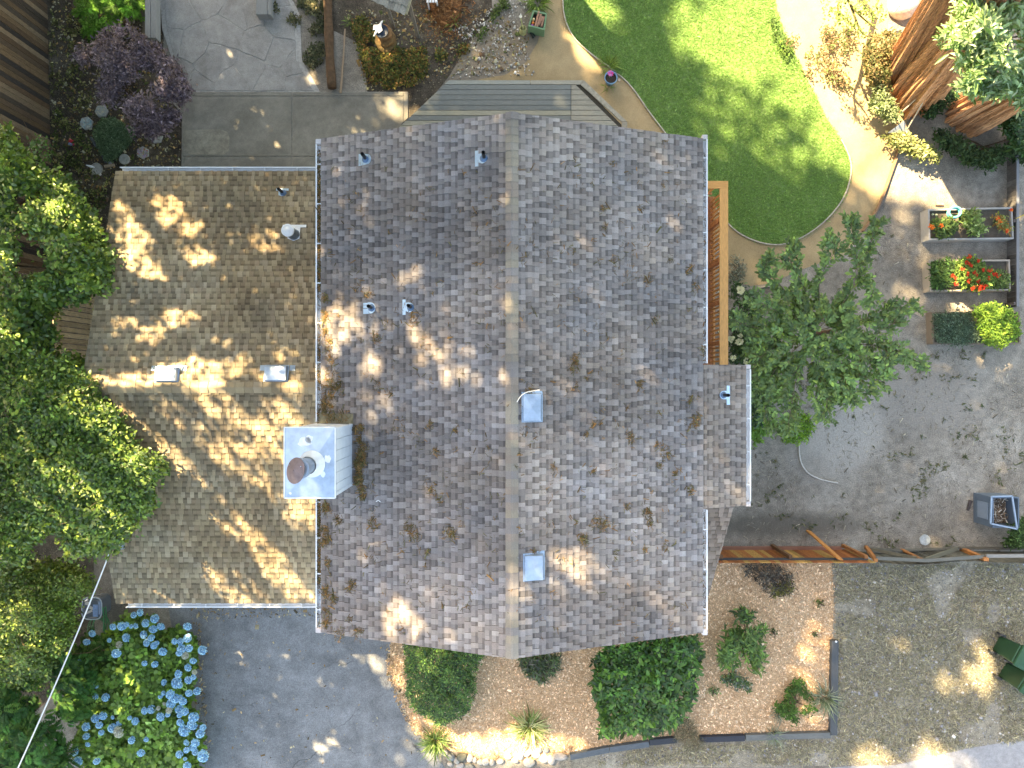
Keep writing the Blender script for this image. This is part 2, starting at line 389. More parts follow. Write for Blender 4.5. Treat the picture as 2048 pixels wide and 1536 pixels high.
LAWN = [p[:2] for p in LAWN]
PATH = [(1092, -60), (1088, 40), (1075, 85), (1052, 125), (1010, 150), (960, 158), (900, 200), (1250, 320), (1420, 420), (1455, 560), (1500, 572), (1545, 566), (1600, 540), (1690, 510), (1740, 450), (1778, 372), (1795, 310), (1815, 240), (1790, 200), (1775, 100), (1780, -60)]
sheet("garden_path", PATH, .006, M_path)
sheet("lawn", LAWN, .012, M_lawn)
sheet("mulch_bed",
      [(786, 1240), (781, 1290), (779, 1335), (790, 1375), (802, 1402), (815, 1430), (832, 1462), (860, 1484), (890, 1498), (960, 1515), (1040, 1522), (1150, 1508), (1300, 1482), (1480, 1470), (1664, 1466), (1662, 1300), (1668, 1210), (1663, 1120), (1400, 1120), (1380, 1200), (900, 1200)], .014, M_chips)
sheet("dry_lawn", [(1655, 1108), (2120, 1108), (2120, 1480), (1960, 1500), (1830, 1512), (1700, 1530), (1500, 1534), (1300, 1536), (1120, 1560), (1120, 1512), (1300, 1485), (1664, 1470)], .008, M_dry)
sheet("driveway", [(330, 1180), (800, 1180), (789, 1280), (783, 1335), (792, 1375), (806, 1408), (819, 1438), (836, 1468), (864, 1492), (892, 1540), (900, 1620), (380, 1620), (395, 1500), (390, 1350), (345, 1260)], .010, M_asph)
sheet("road", [(1040, 1620), (1120, 1560), (1300, 1546), (1560, 1540), (1640, 1537), (1700, 1532), (1790, 1530), (1870, 1512), (1930, 1498), (2000, 1486), (2120, 1476), (2120, 1620)], .011, M_road)

# patio of irregular flagstones
patio = tag(B().prism([P(u, v)[:2] for u, v in [(318, -50), (560, -50), (600, 30), (604, 120), (640, 184), (368, 184), (345, 120), (325, 60)]], -.05, .016, (.40, .38, .35)).out("patio", M_stone), kind='structure')
def clip(poly, nx, ny, d):
    out = []
    for i in range(len(poly)):
        a, b_ = poly[i], poly[(i + 1) % len(poly)]
        da = a[0] * nx + a[1] * ny - d; db = b_[0] * nx + b_[1] * ny - d
        if da <= 0: out.append(a)
        if da * db < 0:
            t = da / (da - db); out.append((a[0] + (b_[0] - a[0]) * t, a[1] + (b_[1] - a[1]) * t))
    return out
seeds = [(350, 30), (420, -10), (500, 20), (560, -20), (385, 95), (450, 70), (520, 90), (570, 50), (360, 150), (420, 135), (395, 170), (465, 165), (500, 140), (545, 165), (590, 130), (478, 25), (600, 170), (560, 105), (440, 115), (340, 85)]
for i, s_ in enumerate(seeds):
    poly = [(328, -50), (555, -50), (590, 30), (592, 120), (628, 182), (372, 182), (350, 120), (334, 60)]
    for j, t_ in enumerate(seeds):
        if i == j: continue
        nx, ny = t_[0] - s_[0], t_[1] - s_[1]; L_ = math.hypot(nx, ny); nx /= L_; ny /= L_
        poly = clip(poly, nx, ny, (s_[0] + t_[0]) / 2 * nx + (s_[1] + t_[1]) / 2 * ny - R.uniform(.3, .9))
        if len(poly) < 3: break
    if len(poly) < 3: continue
    pp = []
    for k in range(len(poly)):
        a, b_ = poly[k], poly[(k + 1) % len(poly)]; pp.append((a[0] * .94 + s_[0] * .06 * 0 + a[0] * .06, a[1]))
        if math.hypot(a[0] - b_[0], a[1] - b_[1]) > 25:
            for t in (.33, .66): pp.append((a[0] + (b_[0] - a[0]) * t + R.uniform(-2.2, 2.2), a[1] + (b_[1] - a[1]) * t + R.uniform(-2.2, 2.2)))
    g = R.uniform(.85, 1.15)
    B().prism([P(u, v)[:2] for u, v in pp], .0, .028 + R.uniform(-.004, .004), (g, g, g), .004).out("flagstone", M_flag, patio)

conc = tag(B().prism([P(u, v)[:2] for u, v in [(364, 184), (816, 184), (817, 236), (806, 246), (806, 360), (364, 360)]], -.06, .018, (.3, .28, .24)).out("concrete_walk", M_stone), kind='structure')
for q in ([(365, 193), (583, 193), (583, 312), (365, 312)], [(365, 185), (583, 185), (583, 191.5), (365, 191.5)], [(585, 193), (807, 193), (807, 244), (800, 255), (800, 312), (585, 312)],
          [(585, 185), (807, 185), (807, 191.5), (585, 191.5)], [(808.5, 185), (816, 185), (816, 236), (808.5, 243)], [(368, 314), (583, 314), (583, 358), (368, 358)], [(585, 314), (800, 314), (800, 358), (585, 358)]):
    B().prism([P(u, v, .03)[:2] for u, v in q], .0, .035, (1, 1, 1), .004).out("slab", M_conc, conc)
# worn plank-printed mat of lighter cement on the walk
sheet("cement_patch", [(372, 260), (440, 258), (455, 264), (459, 275), (458, 300), (448, 309), (378, 309), (368, 302), (366, 268)], .039, ground_mat("pale cement", [(.3, (.22, .20, .16)), (.7, (.30, .28, .22))], scale=3, fine=40, fineamt=.15, bump=.2))

# ---------------------------------------------------------------- stuff lying on the ground
def bits(name, q, z, size, pal, asp=.3, thick=.25, pitch=.15, m=None, var=.25, parent=None):
    """small flat chips/straws as five-sided slivers"""
    n = len(q); V0 = np.array([(-.5, -.5, 0), (.5, -.5, 0), (.5, .5, 0), (-.5, .5, 0), (-.42, -.35, 1), (.42, -.35, 1), (.42, .35, 1), (-.42, .35, 1)])
    F0 = np.array([(4, 5, 6, 7), (0, 1, 5, 4), (1, 2, 6, 5), (2, 3, 7, 6), (3, 0, 4, 7)])
    L_ = size * np.exp(NR.normal(0, .35, n)); w = L_ * asp * np.exp(NR.normal(0, .3, n))
    V = V0[None] * np.stack([L_, w, w * thick], 1)[:, None, :]
    yaw = NR.random(n) * 6.283; pit = NR.normal(0, pitch, n)
    x, y, zz = V[..., 0], V[..., 1], V[..., 2]
    cp, sp = np.cos(pit)[:, None], np.sin(pit)[:, None]; x, zz = x * cp - zz * sp, x * sp + zz * cp + np.abs(sp) * L_[:, None] * .5
    cy, sy = np.cos(yaw)[:, None], np.sin(yaw)[:, None]; x, y = x * cy - y * sy, x * sy + y * cy
    Wd = q if q.shape[1] == 3 else W(q, z)
    V = np.stack([x, y, zz], -1) + Wd[:, None, :]
    Fc = (F0[None] + (np.arange(n) * 8)[:, None, None]).reshape(-1, 4)
    return raw(name, V.reshape(-1, 3), Fc, leafcol(n, 5, pal, var), m or M_bits, parent)
def blades(name, q, z, h, pal, per=5, wid=1.0, m=None, lean=1.0, lv=.35, parent=None, var=.2):
    n = len(q); c = np.repeat(W(q, z) if q.shape[1] == 2 else q, per, 0); N_ = n * per
    c[:, :2] += NR.normal(0, .02 * (h / .1) ** .5, (N_, 2))
    V, Fc = leaves(c, NR.random(N_) * 6.283, NR.normal(lean, lv, N_), h * np.exp(NR.normal(0, .3, N_)), tpl=TB, wid=wid)
    return raw(name, V, Fc, leafcol(N_, 3, pal, var), m or M_leafm, parent)

HOUSE_PX = [(632, 270), (1418, 262), (1418, 1010), (1430, 1200), (1418, 1275), (632, 1285)]
q = sample_poly(LAWN, 42000); q = q[~inpoly(q[:, 0], q[:, 1], [(900, 262), (1410, 275), (1410, 520), (900, 520)])]
gp = np.array([(.155, .275, .065), (.19, .325, .085), (.13, .235, .055), (.24, .36, .12)])
q[:, 0] += NR.normal(0, 1.2, len(q)); q[:, 1] += NR.normal(0, 1.2, len(q)); q = q[NR.random(len(q)) < .55 + .6 * vn(q[:, 0], q[:, 1], .03, 12)]
tag(blades("lawn_grass", q, .012, .046, gp, per=5, wid=2.6, lean=.45, lv=.35), kind='stuff')
MULCH = [(788, 1290), (781, 1335), (792, 1378), (815, 1428), (835, 1460), (862, 1482), (960, 1510), (1040, 1516), (1150, 1502), (1300, 1478), (1480, 1466), (1660, 1460), (1660, 1300), (1665, 1210), (1660, 1126), (1420, 1126), (1405, 1262), (1030, 1300)]
tag(bits("wood_chips", sample_poly(MULCH, 32000), .016, .038, [(.66, .46, .28), (.72, .53, .34), (.56, .37, .21), (.77, .60, .41), (.44, .28, .16)], .42, .3, .25), kind='stuff')
ed = np.array([(u, v) for u, v in MULCH]); k = NR.integers(0, len(ed) - 3, 2600); t_ = NR.random((2600, 1)); ed = ed[k] * (1 - t_) + ed[k + 1] * t_ + NR.normal(0, 4.5, (2600, 2))
tag(bits("scattered_chips", ed, .016, .036, [(.62, .42, .24), (.70, .50, .31), (.50, .32, .17), (.38, .24, .13)], .42, .3, .25), kind='stuff')
DRY = [(1672, 1128), (2060, 1128), (2060, 1480), (1930, 1494), (1860, 1510), (1780, 1526), (1690, 1528), (1400, 1528), (1200, 1530), (1190, 1512), (1300, 1496), (1664, 1480), (1674, 1470)]
q = sample_poly(DRY, 22000); q = q[vn(q[:, 0], q[:, 1], .02, 4) > .22]
tag(blades("dry_grass", q, .008, .085, [(.40, .36, .26), (.48, .44, .32), (.29, .265, .20), (.33, .315, .27), (.22, .215, .14), (.18, .155, .12)], per=3, wid=1.8, lean=.35, lv=.3), kind='stuff')
q = sample_poly(DRY, 3000)
tag(bits("gravel_on_dry_lawn", q, .008, .034, [(.27, .27, .28), (.34, .33, .32), (.2, .19, .18), (.42, .40, .36)], .7, .6, .2), kind='stuff')
YARD = [(1500, 900), (1600, 760), (1700, 500), (1760, 440), (1840, 400), (1840, 700), (2060, 700), (2060, 1095), (1470, 1095), (1500, 1000)]
q = sample_poly(YARD, 3600); q = q[vn(q[:, 0], q[:, 1], .012, 8) > .25]
tag(bits("straw_and_twigs", q, .002, .07, [(.26, .235, .18), (.32, .29, .22), (.15, .13, .10), (.2, .18, .14)], .12, .5, .12), kind='stuff')
q = sample_poly(YARD, 3600); q = q[(vn(q[:, 0], q[:, 1], .05, 2) > .72) & (vn(q[:, 0], q[:, 1], .012, 3) > .3)]
tag(blades("yard_weeds", q, .0, .07, [(.10, .13, .06), (.14, .15, .08), (.17, .15, .09), (.08, .10, .05)], per=5, wid=3, lean=.5), kind='stuff')
DK = [(100, 0), (320, 0), (320, 180), (362, 230), (360, 335), (232, 335), (215, 400), (190, 560), (105, 560)]
q = sample_poly(DK, 2600)
tag(bits("fallen_leaves", np.vstack([q, sample_poly([(690, 20), (980, 20), (1060, 60), (1050, 140), (890, 155), (800, 180), (730, 180)], 1300)]), .006, .055, [(.34, .30, .14), (.22, .17, .08), (.40, .38, .26), (.12, .08, .05), (.30, .20, .08), (.10, .12, .04)], .5, .12, .35), kind='stuff')
q = sample_poly([(900, 60), (960, 30), (1010, 0), (1060, 0), (1050, 80), (1070, 150), (900, 156), (960, 110)], 520)
dl = np.concatenate([sample_poly([(380, 1215), (640, 1215), (640, 1232), (380, 1240)], 160), sample_poly([(385, 1240), (402, 1240), (420, 1520), (396, 1520)], 220), sample_poly([(770, 1290), (786, 1290), (836, 1450), (850, 1500), (815, 1450), (776, 1370)], 260), sample_poly([(380, 1220), (800, 1290), (860, 1530), (420, 1530)], 160)])
tag(bits("driveway_litter", dl, .011, .05, [(.34, .24, .12), (.22, .15, .07), (.42, .36, .22), (.10, .08, .05)], .4, .15, .2), kind='stuff')
tag(bits("pale_pebbles", q, .003, .035, [(.45, .43, .39), (.6, .58, .54), (.3, .27, .23)], .75, .6, .1, M_stone), kind='stuff')
def cover(name, poly, n, h, pal, per=6, hole=.5, hs=.05, wid=3.2, seed=0, size=.07, z=.02, cat=None):
    c = poly_centers(poly, n, z, h, dome=30, hole=hole, hs=hs, seed=seed)
    return tag(foliage(name, c, pal, None, per=per, size=size, spread=.03, m=M_leafm, cvar=.35), kind='stuff')
cover("ground_cover", [(700, 40), (730, 30), (760, 90), (820, 100), (870, 90), (940, 90), (930, 110), (870, 120), (850, 150), (830, 170), (770, 175), (735, 160), (715, 90)], 1100, .14, [(.13, .14, .03), (.09, .11, .03), (.20, .17, .04), (.06, .08, .025), (.22, .12, .04)], seed=3, hole=.42)
cover("ground_ivy", [(105, 0), (200, 0), (190, 90), (170, 150), (190, 200), (150, 230), (125, 190), (100, 200)], 170, .07, [(.14, .15, .06), (.20, .20, .08), (.10, .10, .05)], seed=6, hole=.6)
cover("creeping_weeds", [(105, 200), (200, 300), (225, 340), (210, 400), (190, 520), (130, 560), (105, 400)], 480, .08, [(.11, .15, .05), (.08, .10, .04), (.22, .22, .09)], seed=9, hole=.55)
cover("edge_weeds", [(540, 0), (650, 0), (648, 170), (612, 140), (600, 60), (560, 40)], 420, .07, [(.10, .11, .06), (.14, .13, .07), (.07, .08, .04)], seed=12, hole=.6)
cover("planted_groundcover", [(930, 80), (965, 60), (985, 30), (1000, 0), (1060, 0), (1050, 12), (1000, 20), (960, 80)], 90, .10, [(.10, .14, .04), (.07, .10, .03)], seed=15, hole=.6)

# ================================================================ HOUSE
ZR, SL = 6.7, 0.3415           # main ridge height, slope
XE, YT, YB = 4.04, 5.21, -5.27 # eave |x|, rake ends
def zmain(x): return ZR - SL * abs(x)
GR, GS = 4.0, 0.253            # garage ridge, slope
GYC, GYT, GYB, GXL = -.08, 5.35, -5.51, -9.97
def zgar(y): return GR - GS * abs(y - GYC)
house = thing("house", "two storey house with grey shingle gable roof and lower brown shingle wing", "house", (0, 0, 0))
# walls
w = B()
w.box(-3.62, 3.62, -4.85, 4.8, 0, 5.15)
for y in (-4.85, 4.65): w.prism([(-3.62, y), (3.62, y), (3.62, y + .15), (-3.62, y + .15)], 5.15, 5.2)
for y in (-4.84, 4.66): w.add([(-3.6, y, 5.2), (3.6, y, 5.2), (0, y, 6.45), (-3.6, y + .13, 5.2), (3.6, y + .13, 5.2), (0, y + .13, 6.45)], [(0, 1, 2), (5, 4, 3), (0, 2, 5, 3), (2, 1, 4, 5), (1, 0, 3, 4)])
w.out("wall", M_wall, house)
w = B(); w.box(-9.5, -3.64, -5.2, 5.05, 0, 2.55)
for x in (-9.49, -9.36): pass
w.add([(-9.49, -5.18, 2.55), (-9.49, 5.03, 2.55), (-9.49, GYC, 3.78), (-9.36, -5.18, 2.55), (-9.36, 5.03, 2.55), (-9.36, GYC, 3.78)], [(2, 1, 0), (3, 4, 5), (0, 3, 5, 2), (2, 5, 4, 1)])
w.out("wall", M_wall, house)
w = B(); w.box(3.63, 4.72, -2.2, .02, 0, 4.85); w.out("wall", M_wall, house)
w = B(); w.box(3.63, 4.6, -4.9, -2.21, 0, 3.0); w.out("wall", M_wall, house)

M_deckedge = mat("roof sheathing and fascia", (.36, .34, .33), .8, amt=.1)
def slab(b, x0, x1, zf, y0, y1, th=.14):
    b.add([(x0, y0, zf(x0) - th), (x1, y0, zf(x1) - th), (x1, y1, zf(x1) - th), (x0, y1, zf(x0) - th), (x0, y0, zf(x0)), (x1, y0, zf(x1)), (x1, y1, zf(x1)), (x0, y1, zf(x0))],
          [(3, 2, 1, 0), (4, 5, 6, 7), (0, 1, 5, 4), (1, 2, 6, 5), (2, 3, 7, 6), (3, 0, 4, 7)])
b = B(); slab(b, -XE, 0, zmain, YB, YT); slab(b, 0, XE, zmain, YB, YT); slab(b, XE + .001, 5.08, zmain, -2.64, .41)
roof = b.out("roof", M_deckedge, house)
b = B()
for y0, y1 in ((GYB, GYC), (GYC, GYT)):
    b.add([(GXL, y0, zgar(y0) - .14), (-3.63, y0, zgar(y0) - .14), (-3.63, y1, zgar(y1) - .14), (GXL, y1, zgar(y1) - .14), (GXL, y0, zgar(y0)), (-3.63, y0, zgar(y0)), (-3.63, y1, zgar(y1)), (GXL, y1, zgar(y1))],
          [(3, 2, 1, 0), (4, 5, 6, 7), (0, 1, 5, 4), (1, 2, 6, 5), (2, 3, 7, 6), (3, 0, 4, 7)])
roofg = b.out("roof", mat("lower roof sheathing", (.34, .31, .27), .8, amt=.1), house); roofg['label'] = "lower brown shingle roof of the wing"
# steep little roof on the right, under the main eave
SY0, SY1, SZ0, SZ1, SXR = -5.2, -2.66, 3.02, 4.93, 4.83
zst = lambda y: SZ0 + (SZ1 - SZ0) * (y - SY0) / (SY1 - SY0)
b = B(); b.add([(3.63, SY0, SZ0 - .14), (SXR, SY0, SZ0 - .14), (SXR, SY1, SZ1 - .14), (3.63, SY1, SZ1 - .14), (3.63, SY0, SZ0), (SXR, SY0, SZ0), (SXR, SY1, SZ1), (3.63, SY1, SZ1)],
      [(3, 2, 1, 0), (4, 5, 6, 7), (0, 1, 5, 4), (1, 2, 6, 5), (2, 3, 7, 6), (3, 0, 4, 7)])
roofs = b.out("roof", M_deckedge, house); roofs['label'] = "small steep shingle roof below the right eave"

EXPO = .143
def shingles(O, run, up, nrm, width, slen, pal, wlo=.08, whi=.135, expo=EXPO, patch=None):
    """laminated shingles: every course alternates raised tabs and recessed, darker-banded gaps"""
    O = np.array(O); run = np.array(run); up = np.array(up); nrm = np.array(nrm); pcs = []
    k = 0; s = 0.0
    while s < slen - .02:
        s1 = min(s + expo + .006, slen); t = -R.uniform(0, .12); raised = R.random() < .5
        while t < width:
            wv = R.uniform(wlo, whi); t1 = min(t + wv, width); t0 = max(t, 0)
            if t1 - t0 > .012:
                j = R.gauss(0, .0018); h = .027 if raised else .014
                hu = .010 if raised else .005
                dd = R.uniform(-.004, .004)
                a = [(t0 + .0015, s + dd, h), (t1 - .0015, s + dd, h), (t1 - .0015 + j, s1, hu), (t0 + .0015 + j, s1, hu)]
                c = np.array(pal[R.randrange(len(pal))]) * math.exp(R.gauss(0, .07)) * (1.09 if raised else .91)
                if patch is not None: c = c * patch(t0, s)
                pcs.append((O, run, up, nrm, a, c, raised))
            t += wv; raised = not raised if R.random() < .9 else raised
        s += expo; k += 1
    return pcs
def piece_mesh(p):
    O, run, up, nrm, a, c, raised = p
    L_ = lambda t, s, h: O + run * t + up * s + nrm * h
    (t0, s0, h0), (t1, _, _), (t2, s1, hu), (t3, _, _) = a
    sm = s0 + (s1 - s0) * .56; hm = h0 + (hu - h0) * .56
    V = [L_(t0, s0, h0), L_(t1, s0, h0), L_(t1, sm, hm), L_(t0, sm, hm), L_(t2, s1, hu), L_(t3, s1, hu),
         L_(t0, s0, -.002), L_(t1, s0, -.002), L_(t2, s1, -.002), L_(t3, s1, -.002)]
    Fs = [(0, 1, 2, 3), (3, 2, 4, 5), (6, 7, 1, 0), (0, 3, 5, 9), (6, 0, 9, 6)]
    Fs = [(0, 1, 2, 3), (3, 2, 4, 5), (6, 7, 1, 0), (6, 0, 3, 5, 9), (1, 7, 8, 4, 2)]
    band = .66 if not raised else .90                     # the darker granule band printed on laminated shingles
    C = [c, c * band, c * .8, c * .8, c * .8]
    return V, Fs, C
grey = [(.262, .234, .22), (.288, .26, .246), (.24, .212, .198), (.268, .238, .214), (.29, .265, .252), (.238, .206, .188), (.212, .19, .178)]
brown = [(.335, .27, .168), (.365, .297, .19), (.29, .23, .146), (.37, .303, .205), (.30, .232, .15), (.25, .20, .132)]
def mkpatch(seed, amt=.22, s_=.45):
    # streaky weathering down the slope, browner where it is lighter
    def f(t, s):
        a = float(vn(t * 1.6, s * .5, s_, seed)) - .5; b_ = float(vn(t, s, 1.3, seed + 7)) - .5
        return (1 + amt * a * 2 + .10 * b_) * np.array([1 + .10 * b_, 1, 1 - .14 * b_])
    return f
cs = 1 / math.sqrt(1 + SL * SL)
ml = XE / cs; pcs = []
pcs += shingles((-XE, YB, zmain(XE)), (0, 1, 0), (cs, 0, SL * cs), (-SL * cs, 0, cs), YT - YB, ml - .05, grey, patch=mkpatch(1))
pcs += shingles((XE, YB, zmain(XE)), (0, 1, 0), (-cs, 0, SL * cs), (SL * cs, 0, cs), YT - YB, ml - .05, grey, patch=mkpatch(2))
pcs += shingles((5.08, -2.64, zmain(5.08)), (0, 1, 0), (-cs, 0, SL * cs), (SL * cs, 0, cs), 3.05, (5.08 - XE) / cs - .02, [tuple(np.array(c) * (1.0, .97, .92)) for c in grey], patch=mkpatch(3))
gcs = 1 / math.sqrt(1 + GS * GS)
gpc = []
gpc += shingles((GXL, GYB, zgar(GYB)), (1, 0, 0), (0, gcs, GS * gcs), (0, -GS * gcs, gcs), -3.64 - GXL, (GYC - GYB) / gcs - .04, brown, patch=mkpatch(4))
gpc += shingles((GXL, GYT, zgar(GYT)), (1, 0, 0), (0, -gcs, GS * gcs), (0, GS * gcs, gcs), -3.64 - GXL, (GYT - GYC) / gcs - .04, brown, patch=mkpatch(5))
sl_ = math.hypot(SY1 - SY0, SZ1 - SZ0); su = ((SY1 - SY0) / sl_, (SZ1 - SZ0) / sl_)
spc = shingles((3.65, SY0, SZ0), (1, 0, 0), (0, su[0], su[1]), (0, -su[1], su[0]), SXR - 3.65, sl_ - .01, [tuple(np.array(c) * (.92, .85, .78)) for c in grey])
camv = np.array([0, 0, CH])
allp = [(np.linalg.norm(p[0] + p[1] * p[4][0][0] + p[2] * p[4][0][1] - camv), i, p, roof) for i, p in enumerate(pcs)]
allp.sort(key=lambda a: a[0])
for _, _, p, par in allp[:296]:
    V, Fs, C = piece_mesh(p); raw("shingle", V, Fs, C, M_shingle, par)
def field(ps, par):
    V = []; Fs = []; C = []
    for p in ps:
        v, f, c = piece_mesh(p); n = len(V); V += [tuple(x) for x in v]; Fs += [tuple(i + n for i in q) for q in f]; C += c
    tag(raw("shingle_field", V, Fs, C, M_shingle, par), kind='stuff')
field([a[2] for a in allp[296:]], roof); field(gpc, roofg); field(spc, roofs)
# ridge caps
y = YB; k = 0
capal = [(.27, .24, .20), (.28, .25, .20), (.26, .235, .20), (.24, .22, .21), (.29, .255, .20), (.265, .225, .19)]
zone = [(.25, .225, .185)] * 3
b0 = None
while y < YT - .02:
    y1 = min(y + .15, YT); b = B(); w_ = .125; h = .034 + .004 * (k % 2); c = np.array(capal[R.randrange(6)]) * R.uniform(.95, 1.05)
    zs = lambda x, o: zmain(x) + o
    b.add([(-w_, y, zs(w_, h)), (-.02, y, zs(0.02, h + .01)), (.02, y, zs(.02, h + .01)), (w_, y, zs(w_, h)), (w_, y1 + .01, zs(w_, h - .013)), (.02, y1 + .01, zs(.02, h - .003)), (-.02, y1 + .01, zs(.02, h - .003)), (-w_, y1 + .01, zs(w_, h - .013)),
           (-w_, y, zs(w_, -.01)), (w_, y, zs(w_, -.01)), (w_, y1 + .01, zs(w_, -.01)), (-w_, y1 + .01, zs(w_, -.01))],
          [(0, 1, 6, 7), (1, 2, 5, 6), (2, 3, 4, 5), (8, 9, 3, 2, 1, 0), (9, 10, 4, 3), (11, 8, 0, 7)], tuple(c))
    b.out("ridge_cap", M_shingle, roof); y += .15; k += 1
x = GXL; k = 0
while x < -3.7:
    x1 = min(x + .21, -3.64); b = B(); w_ = .13; h = .034 + .004 * (k % 2); c = np.array(brown[R.randrange(4)]) * R.uniform(.95, 1.15)
    zs = lambda y, o: zgar(GYC + y) + o
    b.add([(x, GYC - w_, zs(w_, h - .012)), (x, GYC, zs(0, h)), (x, GYC + w_, zs(w_, h - .012)), (x1, GYC + w_, zs(w_, h)), (x1, GYC, zs(0, h + .012)), (x1, GYC - w_, zs(w_, h)),
           (x, GYC - w_, zs(w_, -.01)), (x, GYC + w_, zs(w_, -.01)), (x1, GYC + w_, zs(w_, -.01)), (x1, GYC - w_, zs(w_, -.01))],
          [(0, 5, 4, 1), (1, 4, 3, 2), (6, 9, 5, 0), (7, 2, 3, 8), (9, 8, 3, 4, 5)], tuple(c))
    b.out("ridge_cap", M_shingle, roofg); x += .21; k += 1
# light bevel strip beside the main ridge cap
# gutters
def gutter(p0, p1, outward, z):
    """u-shaped channel; outward = unit vector away from the roof"""
    b = B(); o = Vector((*outward, 0)); p0 = Vector((*p0, z)); p1 = Vector((*p1, z))
    def strip(o0, z0, o1, z1, c=(1, 1, 1)):
        A = [p0 + o * o0 + Vector((0, 0, z0)), p1 + o * o0 + Vector((0, 0, z0)), p1 + o * o1 + Vector((0, 0, z0)), p0 + o * o1 + Vector((0, 0, z0))]
        T = [p + Vector((0, 0, z1 - z0)) for p in A]
        b.add(A + T, [(3, 2, 1, 0), (4, 5, 6, 7), (0, 1, 5, 4), (1, 2, 6, 5), (2, 3, 7, 6), (3, 0, 4, 7)], c)
    strip(0, -.10, .004, .0); strip(.004, -.10, .10, -.094); strip(.096, -.094, .10, .012); strip(.086, .006, .112, .016)
    g = b.out("gutter", M_white, house)
    L_ = (p1 - p0).length; n = int(L_ / .9)
    for i in range(n + 1):
        c = p0 + (p1 - p0) * ((i + .5) / (n + 1)); t = (p1 - p0).normalized() * .012
        h = B(); A = [c - t + o * .004, c + t + o * .004, c + t + o * .1, c - t + o * .1]
        h.add([a + Vector((0, 0, -.01)) for a in A] + [a + Vector((0, 0, .005)) for a in A], [(3, 2, 1, 0), (4, 5, 6, 7), (0, 1, 5, 4), (1, 2, 6, 5), (2, 3, 7, 6), (3, 0, 4, 7)])
        h.out("gutter_hanger", M_white, g)
    return g
ze = zmain(XE) - .02
gutter((-XE - .015, -5.17), (-XE - .015, -2.13), (-1, 0), ze); gutter((-XE - .015, -.80), (-XE - .015, 5.09), (-1, 0), ze)
gutter((XE + .0, .44), (XE + .0, 5.2), (1, 0), ze); gutter((XE, -5.2), (XE, -2.67), (1, 0), ze)
gutter((5.085, -2.55), (5.085, .32), (1, 0), zmain(5.08) - .02)
gutter((GXL + .1, GYT + .005), (-4.2, GYT + .005), (0, 1), zgar(GYT) - .02); gutter((GXL + .25, GYB - .005), (-4.1, GYB - .005), (0, -1), zgar(GYB) - .02)
# starter returns at the four corners
for x0, x1, y0, y1, z in ((XE, XE + .11, -5.33, -5.21, ze), (XE, XE + .11, 5.205, 5.29, ze), (-XE - .13, -XE, -5.28, -5.18, ze), (-XE - .13, -XE, 5.1, 5.2, ze), (5.085, 5.19, -2.66, -2.56, zmain(5.08) - .02), (5.085, 5.19, .33, .42, zmain(5.08) - .02)):
    B().box(x0 + .002, x1, y0, y1, z - .09, z + .012, (.6, .56, .56)).out("eave_return", M_shingle, house)

# --- chimney chase
CX0, CX1, CY0, CY1, CZ = -4.22, -3.33, -2.10, -.84, 7.05
chim = B().box(CX0 + .02, CX1 - .02, CY0 + .02, CY1 - .02, 2.9, CZ - .02, (.55, .58, .62)).out("chimney", M_white, house)
M_side = mat("white chase siding", (.66, .70, .76), .6, scale=6, amt=.08, bump=.1)
n = 6
for i in range(n):
    y0 = CY0 + (CY1 - CY0) * i / n; y1 = CY0 + (CY1 - CY0) * (i + 1) / n
    for x0, x1 in ((CX1 - .018, CX1), (CX0, CX0 + .018)):
        zb = zmain(x1) - .1 if x0 > -4 else 3.0
        B().box(x0, x1, y0 + .004, y1 - .004, zb, CZ - .03).out("siding_board", M_side, chim)
for i in range(4):
    x0 = CX0 + .02 + (CX1 - CX0 - .04) * i / 4; x1 = x0 + (CX1 - CX0 - .04) / 4
    for y0, y1 in ((CY0, CY0 + .018), (CY1 - .018, CY1)):
        B().box(x0 + .004, x1 - .004, y0, y1, 3.0, CZ - .03).out("siding_board", M_side, chim)
# corner trims
for (x, y) in ((CX1, CY0), (CX1, CY1)):
    B().box(x - .05, x + .012, y - .012 if y == CY0 else y - .05, y + .05 if y == CY0 else y + .012, zmain(CX1) - .05, CZ - .03).out("corner_trim", M_side, chim)
# pan: shallow pyramid of sheet metal with turned-down rim
b = B(); xa, xb, ya, yb = CX0 - .03, CX1 + .03, CY0 - .03, CY1 + .03; xc, yc = -3.735, -1.49
b.add([(xa, ya, CZ), (xb, ya, CZ), (xb, yb, CZ), (xa, yb, CZ), (xc, yc, CZ + .045), (xa, ya, CZ - .06), (xb, ya, CZ - .06), (xb, yb, CZ - .06), (xa, yb, CZ - .06)],
      [(0, 1, 4), (1, 2, 4), (2, 3, 4), (3, 0, 4), (5, 6, 1, 0), (6, 7, 2, 1), (7, 8, 3, 2), (8, 5, 0, 3)])
b.out("chase_top", M_galv, chim)
b = B()
for p, q_ in (((xa, ya), (xb, ya)), ((xb, ya), (xb, yb)), ((xb, yb), (xa, yb)), ((xa, yb), (xa, ya))): beam(b, (*p, CZ + .004), (*q_, CZ + .004), .022, .02)
b.out("rim", M_white, chim)
M_pipe = mat("pale flue metal", (.80, .83, .86), .38, metal=.35, scale=8, amt=.1, bump=.03)
B().lathe([(.255, CZ + .03), (.25, CZ + .045), (.17, CZ + .13), (.165, CZ + .30)], xc, yc, 28, capb=False, capt=False).out("storm_collar", M_pipe, chim, smooth=True)
B().lathe([(.15, CZ + .1), (.15, CZ + .62), (.185, CZ + .64), (.185, CZ + .80), (.15, CZ + .81)], xc, yc, 28).out("flue", mat("blue grey flue band", (.36, .42, .50), .4, metal=.7, amt=.1), chim)
tilt = Matrix.Translation((0, 0, CZ + .92)) @ Matrix.Rotation(math.radians(-34), 4, 'Y') @ Matrix.Rotation(math.radians(-10), 4, 'X')
